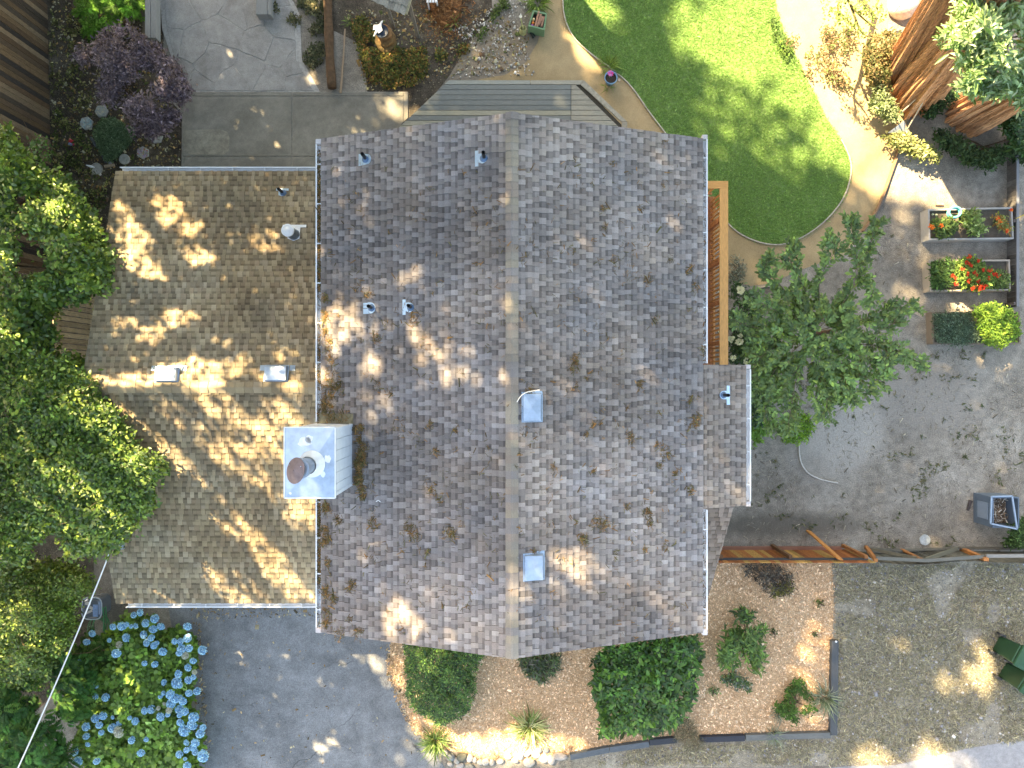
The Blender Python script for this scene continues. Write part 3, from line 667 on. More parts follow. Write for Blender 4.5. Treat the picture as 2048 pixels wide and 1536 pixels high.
B().lathe([(.225, -.03), (.23, -.012), (.12, .012), (.012, .03), (.010, .04)], xc - .03, yc - .01, 32, M=tilt).out("flue_cap", mat("rusted brown cap", (.20, .16, .168), .55, metal=.25, scale=7, amt=.3, bump=.15), chim)
b = B()
for a in range(3):
    an = a * 2.09 + .5; b.tube([(xc + .14 * math.cos(an), yc + .14 * math.sin(an), CZ + .78), (xc - .03 + .15 * math.cos(an), yc + .15 * math.sin(an), CZ + .93 + .1 * math.cos(an))], .008, 5)
b.out("cap_bracket", M_galv, chim)
M_seal = mat("white roof sealant", (.8, .82, .84), .6, amt=.1)
for (u, v, su_, sv_) in ((610, 883, 15, 10), (617, 878, 9, 9), (655, 918, 7, 8), (646, 948, 5, 7), (580, 987, 3, 3)):
    p = P(u, v, CZ + .02); k = 12
    pts = [(p[0] + math.cos(a * 6.283 / k) * su_ * .0093 * R.uniform(.75, 1.15), p[1] + math.sin(a * 6.283 / k) * sv_ * .0093 * R.uniform(.75, 1.15)) for a in range(k)]
    z_ = [CZ + .052 - .045 * max(abs(q_[0] - xc) / .45, abs(q_[1] - yc) / .63) for q_ in pts]
    B().prism(pts, [z - .01 for z in z_], z_).out("sealant_patch", M_seal, chim)
# flashing apron under the chase and the exposed patch beside it
B().box(-4.1, -3.32, -.72, -.835, 0, 0).v
b = B(); b.add([(-4.08, -.83, zmain(4.08) + .03), (-3.30, -.83, zmain(3.30) + .03), (-3.30, -.62, zmain(3.3) + .028), (-4.08, -.62, zmain(4.08) + .028)], [(0, 1, 2, 3)])
b.out("flashing", mat("tarnished flashing", (.16, .15, .10), .5, metal=.3, scale=12, amt=.5), house)

# --- box vents (slant-back) ; (u0,v0,u1,v1)
def box_vent(u0, v0, u1, v1, zf, axis, tabs=None):
    uc, vc = (u0 + u1) / 2, (v0 + v1) / 2
    z = 5.5
    for _ in range(8): p = P(uc, vc, z); z = zf(p[0] if axis == 'x' else p[1]) + .12
    a = P(u0, v1, z); c = P(u1, v0, z); h = .12
    zz = lambda x, y, o: zf(x if axis == 'x' else y) + o
    b = B(); x0, x1, y0, y1 = a[0], c[0], a[1], c[1]; i_ = .02
    V = [(x, y, zz(x, y, .012)) for x, y in ((x0, y0), (x1, y0), (x1, y1), (x0, y1))] + [(x, y, zz(x, y, h)) for x, y in ((x0 + i_, y0 + i_), (x1 - i_, y0 + i_), (x1 - i_, y1 - i_), (x0 + i_, y1 - i_))]
    zm = sum(p[2] for p in V[4:]) / 4
    if axis == 'x': V[4:] = [(x, y, zm + (z_ - zm) * .35) for x, y, z_ in V[4:]]
    else: V[4:] = [(x, y, zm + (z_ - zm) * .5) for x, y, z_ in V[4:]]
    V.append(((x0 + x1) / 2, (y0 + y1) / 2, zm + .012)); k = 8
    b.add(V, [(0, 1, 5, 4), (1, 2, 6, 5), (2, 3, 7, 6), (3, 0, 4, 7), (4, 5, 8), (5, 6, 8), (6, 7, 8), (7, 4, 8)])
    vent = b.out("roof_vent", M_galv, house)
    f = B(); e = .018
    f.add([(x, y, zz(x, y, .028)) for x, y in ((x0 - e, y0 - e * .5), (x1 + e, y0 - e * .5), (x1 + e, y1 + e), (x0 - e, y1 + e))], [(0, 1, 2, 3)])
    if tabs:
        for (t0, t1, w0, w1) in tabs:
            p = P(t0, w1, z); q_ = P(t1, w0, z); f.add([(x, y, zz(x, y, .031)) for x, y in ((p[0], p[1]), (q_[0], p[1]), (q_[0], q_[1]), (p[0], q_[1]))], [(0, 1, 2, 3)])
    f.out("vent_flange", M_galv, vent)
    lo = B()
    for i in range(3):
        if axis == 'x': lo.box(x1 - i_ * .5, x1 - .002, y0 + .04, y1 - .04, zz(x1, 0, .035 + .02 * i), zz(x1, 0, .043 + .02 * i), (.3, .3, .3))
        else: lo.box(x0 + .04, x1 - .04, y1 - .012, y1 - .003, zz(0, y1, .035 + .02 * i), zz(0, y1, .043 + .02 * i), (.3, .3, .3))
    lo.out("louvre", M_galv, vent)
box_vent(1045, 786, 1084, 844, zmain, 'x', [(1070, 1085, 782, 788)]); box_vent(1048, 1110, 1088, 1163, zmain, 'x', [(1074, 1090, 1105, 1112)])
box_vent(308, 733, 353, 763, zgar, 'y', [(297, 306, 731, 741), (357, 368, 731, 741)]); box_vent(527, 731, 573, 762, zgar, 'y', [(516, 526, 730, 741), (576, 587, 730, 741)])

# --- plumbing vents: flashing sheet, boot, pipe
def plumb(u, v, zf, axis, kind):
    z = 5.0
    for _ in range(8): p = P(u, v, z); z = zf(p[0] if axis == 'x' else p[1]) + .02
    x, y = p[0], p[1]; sx = -1 if (axis == 'x' and x < 0) else 1
    g = lambda X, Y, o: zf(X if axis == 'x' else Y) + o
    f = B()
    def sh(pts, o=.028): f.add([(x + a, y + b_, g(x + a, y + b_, o)) for a, b_ in pts], [tuple(range(len(pts)))])
    ang = [i * math.pi / 8 - math.pi / 2 for i in range(9)]
    if kind == 'fan':
        sh([(-.13 * 1, -.125), (.0, -.115)] + [(.06 + .09 * math.cos(a), .105 * math.sin(a)) for a in ang] + [(-.0, .115), (-.13, .125)])
    elif kind == 'slots':
        for b0, b1 in ((.07, .11), (-.0, .06), (-.12, -.012)): sh([(-.16, b0), (-.06, b0), (-.06, b1), (-.16, b1)])
        sh([(-.06, -.12)] + [(.01 + .1 * math.cos(a), .115 * math.sin(a)) for a in ang] + [(-.06, .12)])
    elif kind == 'tee':
        sh([(-.15, -.145), (-.08, -.145), (-.08, .165), (-.15, .165)]); sh([(-.08, -.07)] + [(-.01 + .1 * math.cos(a), .1 * math.sin(a)) for a in ang] + [(-.08, .1)])
    elif kind == 'teer':
        sh([(.05, -.21), (.13, -.21), (.13, .20), (.05, .20)]); sh([(.05, .09)] + [(-.02 - .1 * math.cos(a), -.09 * math.sin(a)) for a in reversed(ang)][::-1] + [(.05, -.09)])
    elif kind == 'top':
        sh([(-.15, .06), (.16, .06), (.16, .12), (-.15, .12)]); sh([(-.09, .06), (-.08, -.06), (0, -.09), (.08, -.06), (.09, .06)])
    vent = f.out("vent_pipe", mat("blue tinged flashing", (.52, .66, .80), .35, metal=.6, amt=.08), house)
    B().lathe([(.085, z - .01), (.075, z + .02), (.045, z + .09), (.04, z + .1)], x + (.03 if kind != 'teer' else -.03), y, 16, (.35, .45, .6), capb=False).out("boot", mat("blue rubber boot", (.3, .38, .48), .5, amt=.1), vent)
    dx = x + (.03 if kind != 'teer' else -.03)
    b = B(); n = 12; b.lathe([(.036, z + .05), (.036, z + .36), (.028, z + .36), (.028, z + .2)], dx, y, n, capb=False, capt=True); b.out("pipe", M_black, vent)
for a in ((729, 319, zmain, 'x', 'fan'), (965, 317, zmain, 'x', 'tee'), (741, 616, zmain, 'x', 'slots'), (819, 615, zmain, 'x', 'tee'), (1449, 790, zmain, 'x', 'teer'), (564, 386, zgar, 'y', 'top')): plumb(*a)
# round heater vent with white cap on the wing
z = 3.0
for _ in range(8): p = P(589, 470, z); z = zgar(p[1])
x, y = p[0], p[1]
f = B(); f.add([(x + a, y + b_, zgar(y + b_) + .03) for a, b_ in ((-.30, .19), (.28, .19), (.28, .26), (-.30, .26))], [(0, 1, 2, 3)])
f.add([(x + a, y + b_, zgar(y + b_) + .031) for a, b_ in ((-.15, -.1), (0, -.16), (.14, -.1), (.14, .19), (-.2, .19))], [(0, 1, 2, 3, 4)])
hv = f.out("heater_vent", M_white, house)
B().lathe([(.145, z - .03), (.135, z + .05), (.13, z + .45), (.12, z + .46)], x, y, 24, (.45, .5, .55)).out("flue", M_galv, hv, smooth=False)
B().lathe([(.145, z + .46), (.15, z + .48), (.15, z + .53), (.115, z + .545), (.11, z + .535), (.02, z + .575)], x, y, 28).out("cap", M_white, hv)

# --- balcony of new cedar on the right
bal = thing_part = bpy.data.objects.new("balcony", None); col.objects.link(bal); bal.parent = house
RT = 3.6; XR = 5.03; XL = 4.12; YN = 4.74; YS = .46
ced = lambda: tuple(np.array((.50, .235, .075)) * R.uniform(.85, 1.15))
b = B(); 
for xx in np.arange(3.64, 5.0, .14):
    pass
for i, xx in enumerate(np.arange(3.66, 4.98, .145)):
    B().box(xx, xx + .139, YS, YN - .03, 2.62, 2.66, tuple(np.array((.36, .15, .06)) * R.uniform(.85, 1.15))).out("deck_board", M_cedar, bal)
B().box(XR - .10, XR + .10, YS, YN - .1, RT - .04, RT, (.62, .33, .11)).out("top_rail", M_cedar, bal)
B().box(3.64, XR + .10, YN - .098, YN + .08, RT - .04, RT, (.60, .31, .10)).out("top_rail", mat("cedar across", (1, 1, 1), .6, scale=7, amt=.2, stretch=(1, 6, 6)), bal)
B().box(XR - .02, XR + .02, YS, YN - .08, RT - .13, RT - .042, (.42, .18, .07)).out("rail", M_cedar, bal)
B().box(XR - .02, XR + .02, YS, YN - .08, 2.74, 2.82, (.52, .27, .10)).out("rail", M_cedar, bal)
B().box(3.64, XR - .05, YN - .02, YN + .02, 2.74, 2.82, (.5, .25, .1)).out("rail", M_cedar, bal)
yy = YS + .09; k = 0
while yy < YN - .1:
    if k % 9 == 4: B().box(XR - .115, XR - .022, yy - .045, yy + .045, 2.3, RT - .042, (.40, .17, .07)).out("post", M_woodv, bal)
    else: B().box(XR - .060, XR - .022, yy - .019, yy + .019, 2.70, RT - .045, ced()).out("baluster", M_cedar, bal)
    yy += .108; k += 1
for xx in np.arange(3.8, 4.95, .11): B().box(xx, xx + .038, YN + .022, YN + .058, 2.7, RT - .045, ced()).out("baluster", M_cedar, bal)
for yy in (YN - .05, 2.6, YS + .1): B().box(XR - .12, XR - .02 , yy - .2, yy - .1, 0, 2.60, (.4, .2, .1)).out("post", M_woodv, bal)

# mast head on the lower-left corner of the wing with its service cable
mx, my, mz = P(247, 1082, 3.3)
mast = thing("service_mast", "small blue grey service fitting near the lower left corner of the wing roof", "electrical mast", (mx, my, zgar(my)))
B().lathe([(.025, 0), (.025, .38)], 0, 0, 10).out("pipe", M_galv, mast, local=True)
b = B(); b.lathe([(.05, .34), (.075, .38), (.07, .46), (.02, .50)], 0, 0, 14); b.box(-.05, .09, -.16, .02, .34, .42); b.out("weatherhead", mat("blue grey cast metal", (.36, .43, .52), .45, metal=.4, amt=.1), mast, local=True)
c0 = Vector((mx - .15, my - .12, mz + .25)); c1 = Vector(P(30, 1545, 4.4)); c1 = c0 + (c1 - c0) * 1.12
pts = [c0 + (c1 - c0) * t - Vector((0, 0, 1)) * (.35 * 4 * t * (1 - t)) + Vector((-.10, .02, 0)) * 4 * t * (1 - t) for t in [i / 24 for i in range(25)]]
tag(B().tube([(mx, my, mz + .12), (mx - .08, my + .05, mz + .3)] + pts, .016, 7).out("service_cable", M_white, None), "white overhead service cable running from the wing roof over the blue hydrangeas", "cable")
b = B()
for a in (((mx - .02, my, mz + .1), (mx - .18, my + .05, mz + .22), (mx - .2, my - .05, mz + .25), (mx - .3, my - .02, mz + .2)), ((mx - .02, my - .05, mz + .1), (mx - .06, my - .2, mz + .2), (mx - .15, my - .25, mz + .15))):
    b.tube(smooth_curve(a, 5), .008, 5)
b.out("drip_loop", M_white, mast)
pw = smooth_curve([P(1034, 804, 6.80), P(1041, 793, 6.83), P(1052, 785, 6.80), P(1066, 782, 6.74), P(1079, 780, 6.66)], 5)
tag(B().tube(pw, [.009] * (len(pw) - 3) + [.012, .014, .012], 7).out("white_stick", mat("bleached twig", (.82, .78, .70), .7, amt=.1), None), "bleached white curved stick lying across the ridge beside the metal vent", "stick")
# ================================================================ FENCES, DECK, GARDEN THINGS
# left tall dark fence
fl = thing("wooden_fence", "tall dark stained board fence along the left edge of the garden", "fence", P(97, 100))
fp = [(93, -70), (97, 60), (99, 180), (103, 340), (106, 560)]
def along(pts, step):
    W_ = [Vector(P(u, v)) for u, v in pts]; out = []
    for a, b_ in zip(W_[:-1], W_[1:]):
        L_ = (b_ - a).length; n = max(1, int(round(L_ / step)))
        for i in range(n): out.append((a + (b_ - a) * (i / n), a + (b_ - a) * ((i + 1) / n)))
    return out
dk = [(.085, .06, .038), (.05, .04, .03), (.13, .09, .05), (.032, .028, .025), (.10, .066, .038), (.16, .12, .075)]
for a, b_ in along(fp, .142):
    d = (b_ - a).normalized(); n_ = Vector((d.y, -d.x, 0)) * R.uniform(0, .012)
    c = np.array(dk[R.randrange(6)]) * R.uniform(.75, 1.2)
    bb = B(); o = Vector((-.022, 0, 0)); h = 2.0 + R.uniform(-.03, .03)
    a2 = a + d * .006 + n_; b2 = b_ - d * .006 + n_
    V = [a2 + o, b2 + o, b2, a2]; V = [(p.x, p.y, 0) for p in V] + [(p.x, p.y, h) for p in V]
    bb.add(V, [(3, 2, 1, 0), (4, 5, 6, 7), (0, 1, 5, 4), (1, 2, 6, 5), (2, 3, 7, 6), (3, 0, 4, 7)], tuple(c)); bb.out("board", M_woodv, fl)
bb = B(); 
for z in (.35, 1.7): 
    for (a, c) in zip(fp[:-1], fp[1:]): p, q_ = Vector(P(*a)), Vector(P(*c)); beam(bb, p + Vector((-.06, 0, z)), q_ + Vector((-.06, 0, z)), .045, .09, (.08, .06, .04))
bb.out("rail", M_woody, fl)
f2 = thing("wooden_fence", "short weathered slatted fence in dappled sun between the leafy tree and the wing", "fence", (-12.05, 1.7, 0))
for i in range(22):
    y = .2 + i * .152; c = np.array((.52, .44, .30)) * R.uniform(.75, 1.15)
    B().box(-12.07, -12.05, y, y + .115, 0, 1.85 + R.uniform(-.03, .03), tuple(c)).out("board", M_woodv, f2)
B().box(-12.12, -12.072, .2, 3.5, 1.5, 1.59, (.2, .16, .11)).out("rail", M_woody, f2); B().box(-12.12, -12.072, .2, 3.5, .3, .39, (.2, .16, .11)).out("rail", M_woody, f2)

# back fence: new cedar section
f3 = thing("cedar_fence", "new orange cedar picket fence with a dark top rail below the yard", "fence", (7.6, -4.75, 0))
x = 5.55; cp = [(.34, .13, .04), (.40, .18, .055), (.26, .09, .03), (.46, .27, .08), (.30, .11, .035), (.36, .22, .065)]
while x < 9.62:
    wv = .14; c = np.array(cp[R.randrange(6)]) * R.uniform(.85, 1.1)
    B().box(x, x + wv - .006, -4.80, -4.78, .03, 1.5 + R.uniform(-.015, .015), tuple(c)).out("picket", M_woodv, f3); x += wv
B().box(5.5, 9.66, -4.778, -4.73, 1.20, 1.29, (.065, .07, .075)).out("top_rail", mat("charcoal rail", (1, 1, 1), .7, scale=8, amt=.2, stretch=(1, 8, 8)), f3)
B().box(5.6, 9.5, -4.778, -4.70, .0, .14, (.26, .13, .09)).out("kickboard", M_wood, f3)
for xx in (5.62, 7.5, 9.55): B().box(xx, xx + .09, -4.728, -4.64, 0, 1.32, (.16, .09, .05) if xx < 9 else (.34, .16, .06)).out("post", M_woodv, f3)
# old sagging section
f4 = thing("old_fence", "old sagging grey fence with leaning rails and orange posts right of the cedar fence", "fence", (11.5, -4.8, 0))
gw = (.14, .135, .115); ow = (.36, .16, .055)
def bar(name, p0, p1, w, h, c, m=None): 
    b = B(); beam(b, p0, p1, w, h, c); return b.out(name, m or M_wood, f4)
bar("top_rail", P(1752, 1116, 1.3), P(1852, 1121, 1.3), .09, .045, gw); bar("top_rail", P(1852, 1121, 1.3), P(1968, 1113, 1.3), .09, .045, gw); bar("top_rail", P(1972, 1112, 1.3), P(2090, 1111, 1.3), .09, .045, (.24, .23, .21))
bar("bottom_board", P(1740, 1097, .1), P(1804, 1101, .1), .04, .2, gw); bar("bottom_board", P(1804, 1101, .1), P(1915, 1096, .1), .04, .2, gw); bar("bottom_board", P(1918, 1096, .1), P(2090, 1097, .1), .04, .2, (.13, .12, .1))
bar("post", P(1732, 1094, .0), P(1752, 1121, 1.35), .09, .09, ow, M_woodv); bar("post", P(1803, 1099, .0), P(1843, 1119, 1.28), .10, .05, ow, M_woodv); bar("post", P(1922, 1097, .0), P(1973, 1119, 1.4), .12, .09, ow, M_woodv)
bar("brace", P(1740, 1098, .15), P(1850, 1119, 1.24), .08, .03, (.17, .16, .12)); bar("brace", P(1915, 1097, .2), P(1850, 1120, 1.26), .12, .03, (.19, .18, .13))
for i in range(34):
    u = 1744 + i * 10.3 + R.uniform(-1, 1); yy = -4.86 - .05 * math.sin((u - 1744) / 110 * 3.14 if u < 1960 else 0)
    xx = (u - 1024) * 19 / F; zt = 1.32 + R.uniform(-.05, .04); c = np.array((.10, .095, .075)) * R.uniform(.6, 1.4)
    B().box(xx, xx + .135, yy, yy + .02, .04, zt, tuple(c)).out("picket", M_woodv, f4)
pb = B(); beam(pb, P(1617, 1062, .03), P(1681, 1119, 1.45), .17, .035, (.50, .22, .06), flat=(.25, .3, .6))
tag(pb.out("leaning_plank", M_cedar, None), "bright orange cedar plank leaning from the dirt onto the fence rail", "plank")
tag(B().box(*[P(1994, 0)[0], P(2039, 0)[0]], P(0, 1101)[1], P(0, 1097)[1], 0, .12, (.30, .30, .27)).out("grey_board", M_wood, None), "short pale grey board lying at the foot of the old fence by the shrub", "board")

# right-hand fence line
f5 = thing("rail_fence", "thin dark rail and board fence along the right edge", "fence", (14.1, 3, 0))
xr = (2034 - 1024) * 19.38 / F
for i in range(38):
    y = 2.2 + i * .152 - 0; c = np.array((.13, .12, .11)) * R.uniform(.7, 1.3); B().box(xr + .02, xr + .04, y, y + .145, 0, .40, tuple(c)).out("board", M_woodv, f5)
B().box(xr - .02, xr + .05, 2.2, 7.95, .402, .44, (.2, .2, .21)).out("cap_rail", M_woody, f5)
for y in (2.25, 4.6, 7.0): B().box(xr - .07, xr + .018, y, y + .09, 0, .40, (.15, .13, .12)).out("post", M_woodv, f5)

# deck behind the house
dkt = thing("deck", "low grey plank deck with clipped corners against the top of the house", "deck", P(1030, 210))
DZ = .34; vs = 160.2; s = (CH - DZ) / F; pitch = 10.25
def dpoly(q, c, m=None):
    b = B(); b.prism([P(u, v, DZ)[:2] for u, v in q], DZ - .035, DZ, c, .003); b.out("board", m or M_wood, dkt)
lft = lambda v: 898 - (v - 160) * 1.055
rgt = lambda v: 1155 + (v - 172) * 1.02
dpoly([(898, 160.5), (1060, 160.5), (1060, 168.5), (lft(168.5), 168.5)], (.27, .285, .26)); dpoly([(1061, 160.5), (1167, 160.5), (1160, 168.5), (1061, 168.5)], (.31, .30, .25))
for i in range(1, 11):
    v0 = 160.2 + i * pitch - .8; v1 = v0 + pitch - .9
    dark = np.array((.165, .18, .175)) * R.uniform(.9, 1.12) if i not in (6,) and i < 6 else np.array((.27, .26, .205)) * R.uniform(.95, 1.08)
    if i == 7: dark = np.array((.17, .18, .17))
    dpoly([(lft(v0), v0), (1141.5, v0), (1141.5, v1), (lft(v1), v1)], tuple(dark))
    dpoly([(1142.5, v0), (rgt(v0) - 1, v0), (rgt(v1) - 1, v1), (1142.5, v1)], tuple(np.array((.275, .265, .22)) * R.uniform(.92, 1.08)))
dpoly([(1168, 160.5), (1254, 243), (1243, 243), (1161, 168.5)], (.30, .285, .235), M_stone)
dpoly([(1243.5, 244), (1254.5, 244), (1254.5, 275), (1243.5, 275)], (.27, .25, .2), M_stone)
b = B(); b.prism([P(u, v, DZ)[:2] for u, v in [(900, 164), (1160, 164), (1245, 250), (1245, 330), (812, 330), (812, 252)]], .02, DZ - .04, (.05, .045, .035)); b.out("skirt", M_stone, dkt)

# garden edging boards
def edging(name, pts, h, w, label, c, z0=0.0):
    pts = [Vector(P(u, v, h)) for u, v in pts]; b = B(); V = []
    for i, p in enumerate(pts):
        t = (pts[min(i + 1, len(pts) - 1)] - pts[max(i - 1, 0)]).normalized(); n_ = Vector((-t.y, t.x, 0)) * w / 2
        V += [(p.x - n_.x, p.y - n_.y, z0), (p.x + n_.x, p.y + n_.y, z0), (p.x + n_.x, p.y + n_.y, h), (p.x - n_.x, p.y - n_.y, h)]
    Fs = [(i * 4 + k, i * 4 + (k + 1) % 4, i * 4 + 4 + (k + 1) % 4, i * 4 + 4 + k) for i in range(len(pts) - 1) for k in range(4)] + [(3, 2, 1, 0), tuple(len(V) - 4 + k for k in range(4))]
    b.add(V, Fs, c); return tag(b.out(name, M_stone, None), label, "edging")
lw = [p for p in LAWN if 0 < p[1]]
kl = max(range(len(LAWN)), key=lambda i: LAWN[i][1]); n_l = [p for p in LAWN[:kl + 1] if p[1] > -40]; n_r = [p for p in LAWN[kl:] if p[1] > 270]
edging("lawn_edging", n_l, .05, .03, "pale bender board edging along the left and lower curve of the lawn", (.42, .38, .31))
edging("lawn_edging", n_r, .06, .03, "bender board edging along the lower right curve of the lawn", (.34, .31, .26))
sc = lambda L_: [p[:2] for p in smooth_curve([(*p, 0) for p in L_], 5)]
edging("path_edging", sc([(1800, 285), (1796, 310), (1782, 350), (1768, 390), (1756, 418), (1741, 444), (1728, 462)]), .12, .045, "brown edging board curving down the right side of the sunlit path", (.20, .13, .08))
edging("bed_edging", sc([(1600, 882), (1599, 905), (1604, 928), (1616, 945), (1635, 956), (1655, 962), (1676, 966)]), .07, .03, "thin pale edging strip curving through the bare yard right of the house", (.5, .47, .42))
edging("bed_edging", sc([(1515, 575), (1530, 573), (1545, 571), (1562, 566)]), .07, .03, "short edging strip beside the flower bed right of the balcony", (.36, .32, .26))
tim = [((1140, 1512), (1218, 1497), (.10, .115, .13)), ((1219, 1497), (1297, 1486), (.10, .115, .13)), ((1298, 1483), (1352, 1478), (.04, .045, .055)), ((1400, 1477), (1488, 1474), (.035, .038, .05)), ((1490, 1473), (1660, 1468), (.13, .135, .13))]
for i, (a, b_, c) in enumerate(tim):
    b = B(); beam(b, P(*a, .08), P(*b_, .08), .16, .16, c)
    tag(b.out("edging_timber", M_wood, None), ["grey stained edging timber next to the river stones below the mulch", "grey stained edging timber second from the river stones", "short black edging timber below the big leafy shrub", "black edging timber under the dry brown clump", "long grey timber along the lower right edge of the mulch"][i], "timber", "timbers edging the mulch bed")
b = B(); beam(b, P(1668, 1280, .08), P(1665, 1468, .08), .20, .16, (.075, .08, .085)); tag(b.out("edging_timber", M_woody, None), "upright-running charred timber along the right edge of the mulch bed", "timber", "timbers edging the mulch bed")
p = P(1672, 1283, .17); tag(B().lathe([(.03, .165), (.03, .185), (.02, .195)], p[0], p[1], 12).out("white_disc", M_white, None), "tiny round white disc on the top end of the charred timber", "disc")

# log and stick
pts = [P(655, -40, .12), P(656, 20, .12), P(658, 70, .12), P(660, 120, .12), P(664, 176, .12)]
tag(B().tube(smooth_curve(pts, 4), [.125 + .01 * math.sin(i) for i in range(17)], 12, (.95, .85, .7)).out("log", M_bark, None, smooth=True), "long dark log half buried between the patio and the planting", "log")
tag(B().tube([P(690, 58, .1), P(687, 110, .08), P(684, 150, .07), P(681, 186, .05)], [.022, .024, .03, .034], 8, (.36, .26, .17)).out("wooden_pole", M_woody, None), "thin light brown pole lying beside the dark log", "pole")
# grey box benches at the top
def boxy(name, q, z0, z1, c, label, cat):
    b = B(); b.prism([P(u, v, z1)[:2] for u, v in q], z0, z1, c, .01); return tag(b.out(name, M_woody, None), label, cat)
bn = thing("timber_wall", "weathered grey timber wall end beside the purple maple and flagstones", "low wall", P(302, 30))
for (a, b_) in ((290, 300.5), (301.5, 312)):
    bb = B(); bb.prism([P(a, -50, .55)[:2], P(b_, -50, .55)[:2], P(b_, 76, .55)[:2], P(a, 76, .55)[:2]], 0.3, .55, (.25, .25, .24), .01); bb.out("cap_board", M_woody, bn)
bb = B(); bb.prism([P(293, -50, 0)[:2], P(318, -50, 0)[:2], P(320, 86, 0)[:2], P(296, 86, 0)[:2]], 0, .3, (.13, .11, .08), .01); bb.out("base_beam", M_woody, bn)
b2 = thing("timber_step", "grey timber block at the top edge beside the flagstones", "timber", P(528, 10))
for (a, b_) in ((512, 534), (535, 541)):
    bb = B(); bb.prism([P(a, -50, .3)[:2], P(b_, -50, .3)[:2], P(b_, 29, .3)[:2], P(a, 29, .3)[:2]], 0, .3, (.24, .24, .23), .01); bb.out("board", M_woody, b2)

# stump with white bird
st = thing("tree_stump", "mossy sawn tree stump with a dark bowl on top near the log", "stump", P(768, 70))
cx, cy, _ = P(768, 66, .35)
def ring(r, amp, ph, k=22): return [(cx + (r + amp * math.sin(a * 3 + ph) * .6 + R.uniform(-1, 1) * amp * .4) * math.cos(a), cy + (r + amp * math.sin(a * 3 + ph) * .6 + R.uniform(-1, 1) * amp * .4) * math.sin(a)) for a in [i * 6.283 / k for i in range(k)]]
B().prism([(x, y - .14) for x, y in ring(.30, .03, 0)], 0, .18, (1.5, 1.5, .9), .03).out("root_flare", M_bark, st)
B().prism([(x + .05, y - .08) for x, y in ring(.25, .02, 1)], .15, .30, (1.7, 1.5, .9), .03).out("lower_cut", M_bark, st)
B().prism([(x + .02, y) for x, y in ring(.22, .015, 2)], .2, .42, (2.0, 1.7, 1.1), .02).out("top_cut", M_bark, st)
B().lathe([(.10, .42), (.19, .45), (.19, .47), (.10, .44)], cx - .05, cy, 22).out("bowl", mat("dark blue grey bowl", (.035, .05, .075), .4, amt=.3), st)
def bird(x, y, z, s_, ang, label, name="bird_figurine", wings=True):
    t = thing(name, label, "figurine", (x, y, z)); Rz = Matrix.Rotation(ang, 3, 'Z')
    def T(pts): return [tuple(Rz @ Vector(p) * s_) for p in pts]
    b = B(); prof = [(-.30, .012, .05), (-.18, .035, .055), (-.08, .06, .06), (.02, .068, .065), (.10, .05, .075), (.15, .03, .10), (.19, .032, .11), (.225, .02, .11), (.26, .004, .10)]
    V = []; n = 10
    for X, r, zc in prof:
        for k in range(n): V.append((X, r * math.cos(k * 6.283 / n) * (1.0 if X > -.2 else 1.8), zc + r * math.sin(k * 6.283 / n) * (.85 if X > -.2 else .3)))
    b.add(T(V), [(i * n + k, i * n + (k + 1) % n, (i + 1) * n + (k + 1) % n, (i + 1) * n + k) for i in range(len(prof) - 1) for k in range(n)] + [tuple(range(n - 1, -1, -1))])
    b.out("body", M_white, t, smooth=True, local=True)
    if wings:
        for sg in (-1, 1):
            w_ = B(); w_.add(T([(.08, sg * .04, .10), (-.02, sg * .16, .12), (-.16, sg * .10, .11), (-.08, sg * .035, .09), (.08, sg * .04, .085), (-.02, sg * .15, .10), (-.16, sg * .10, .10), (-.08, sg * .035, .075)]),
                 [(0, 1, 2, 3), (7, 6, 5, 4), (0, 4, 5, 1), (1, 5, 6, 2), (2, 6, 7, 3), (3, 7, 4, 0)]); w_.out("wing", M_white, t, local=True)
    return t
bird(cx - .12, cy + .06, .45, .9, math.radians(58), "white bird figurine perched on the mossy tree stump")

# shake roofed shelter at the top edge
sh = thing("garden_shelter", "small weathered grey shake roof poking in at the top edge", "shelter", (-4.2, 10.9, 0))
ZS = 2.1
A_ = Vector(P(742, -4, ZS)); Bq = Vector(P(811, 27, ZS - .1)); 
b = B(); tq = (Bq - A_); nn = Vector((-tq.y, tq.x, 0)).normalized()
for i in range(12):
    f0, f1 = i / 12, (i + .92) / 12; p0 = A_ + tq * f0; p1 = A_ + tq * f1; j = R.uniform(-.03, .03)
    for r_ in range(4):
        o0 = nn * (r_ * .20 - .06 + j); o1 = nn * (r_ * .20 + .22); g = R.uniform(.75, 1.25); zr = Vector((0, 0, .04 * r_ + .02)); z2 = Vector((0, 0, .04 * (r_ + 1)))
        sb = B(); th = Vector((0, 0, .02)); V = [p0 + o0 + zr, p1 + o0 + zr, p1 + o1 + z2, p0 + o1 + z2]
        sb.add([v - th for v in V] + V, [(3, 2, 1, 0), (4, 5, 6, 7), (0, 1, 5, 4), (1, 2, 6, 5), (2, 3, 7, 6), (3, 0, 4, 7)], (.30 * g, .29 * g, .25 * g)); sb.out("shake", M_wood, sh)
b = B(); beam(b, Bq + Vector((.02, -.02, 0)), Bq + nn * .8 + Vector((.02, -.02, .2)), .05, .05, (.34, .32, .22)); b.out("barge_board", M_wood, sh)
for f_ in (.1, .9): 
    p_ = A_ + tq * f_ + nn * .4; B().box(p_.x - .04, p_.x + .04, p_.y - .04, p_.y + .04, 0, ZS, (.2, .18, .15)).out("post", M_woodv, sh)
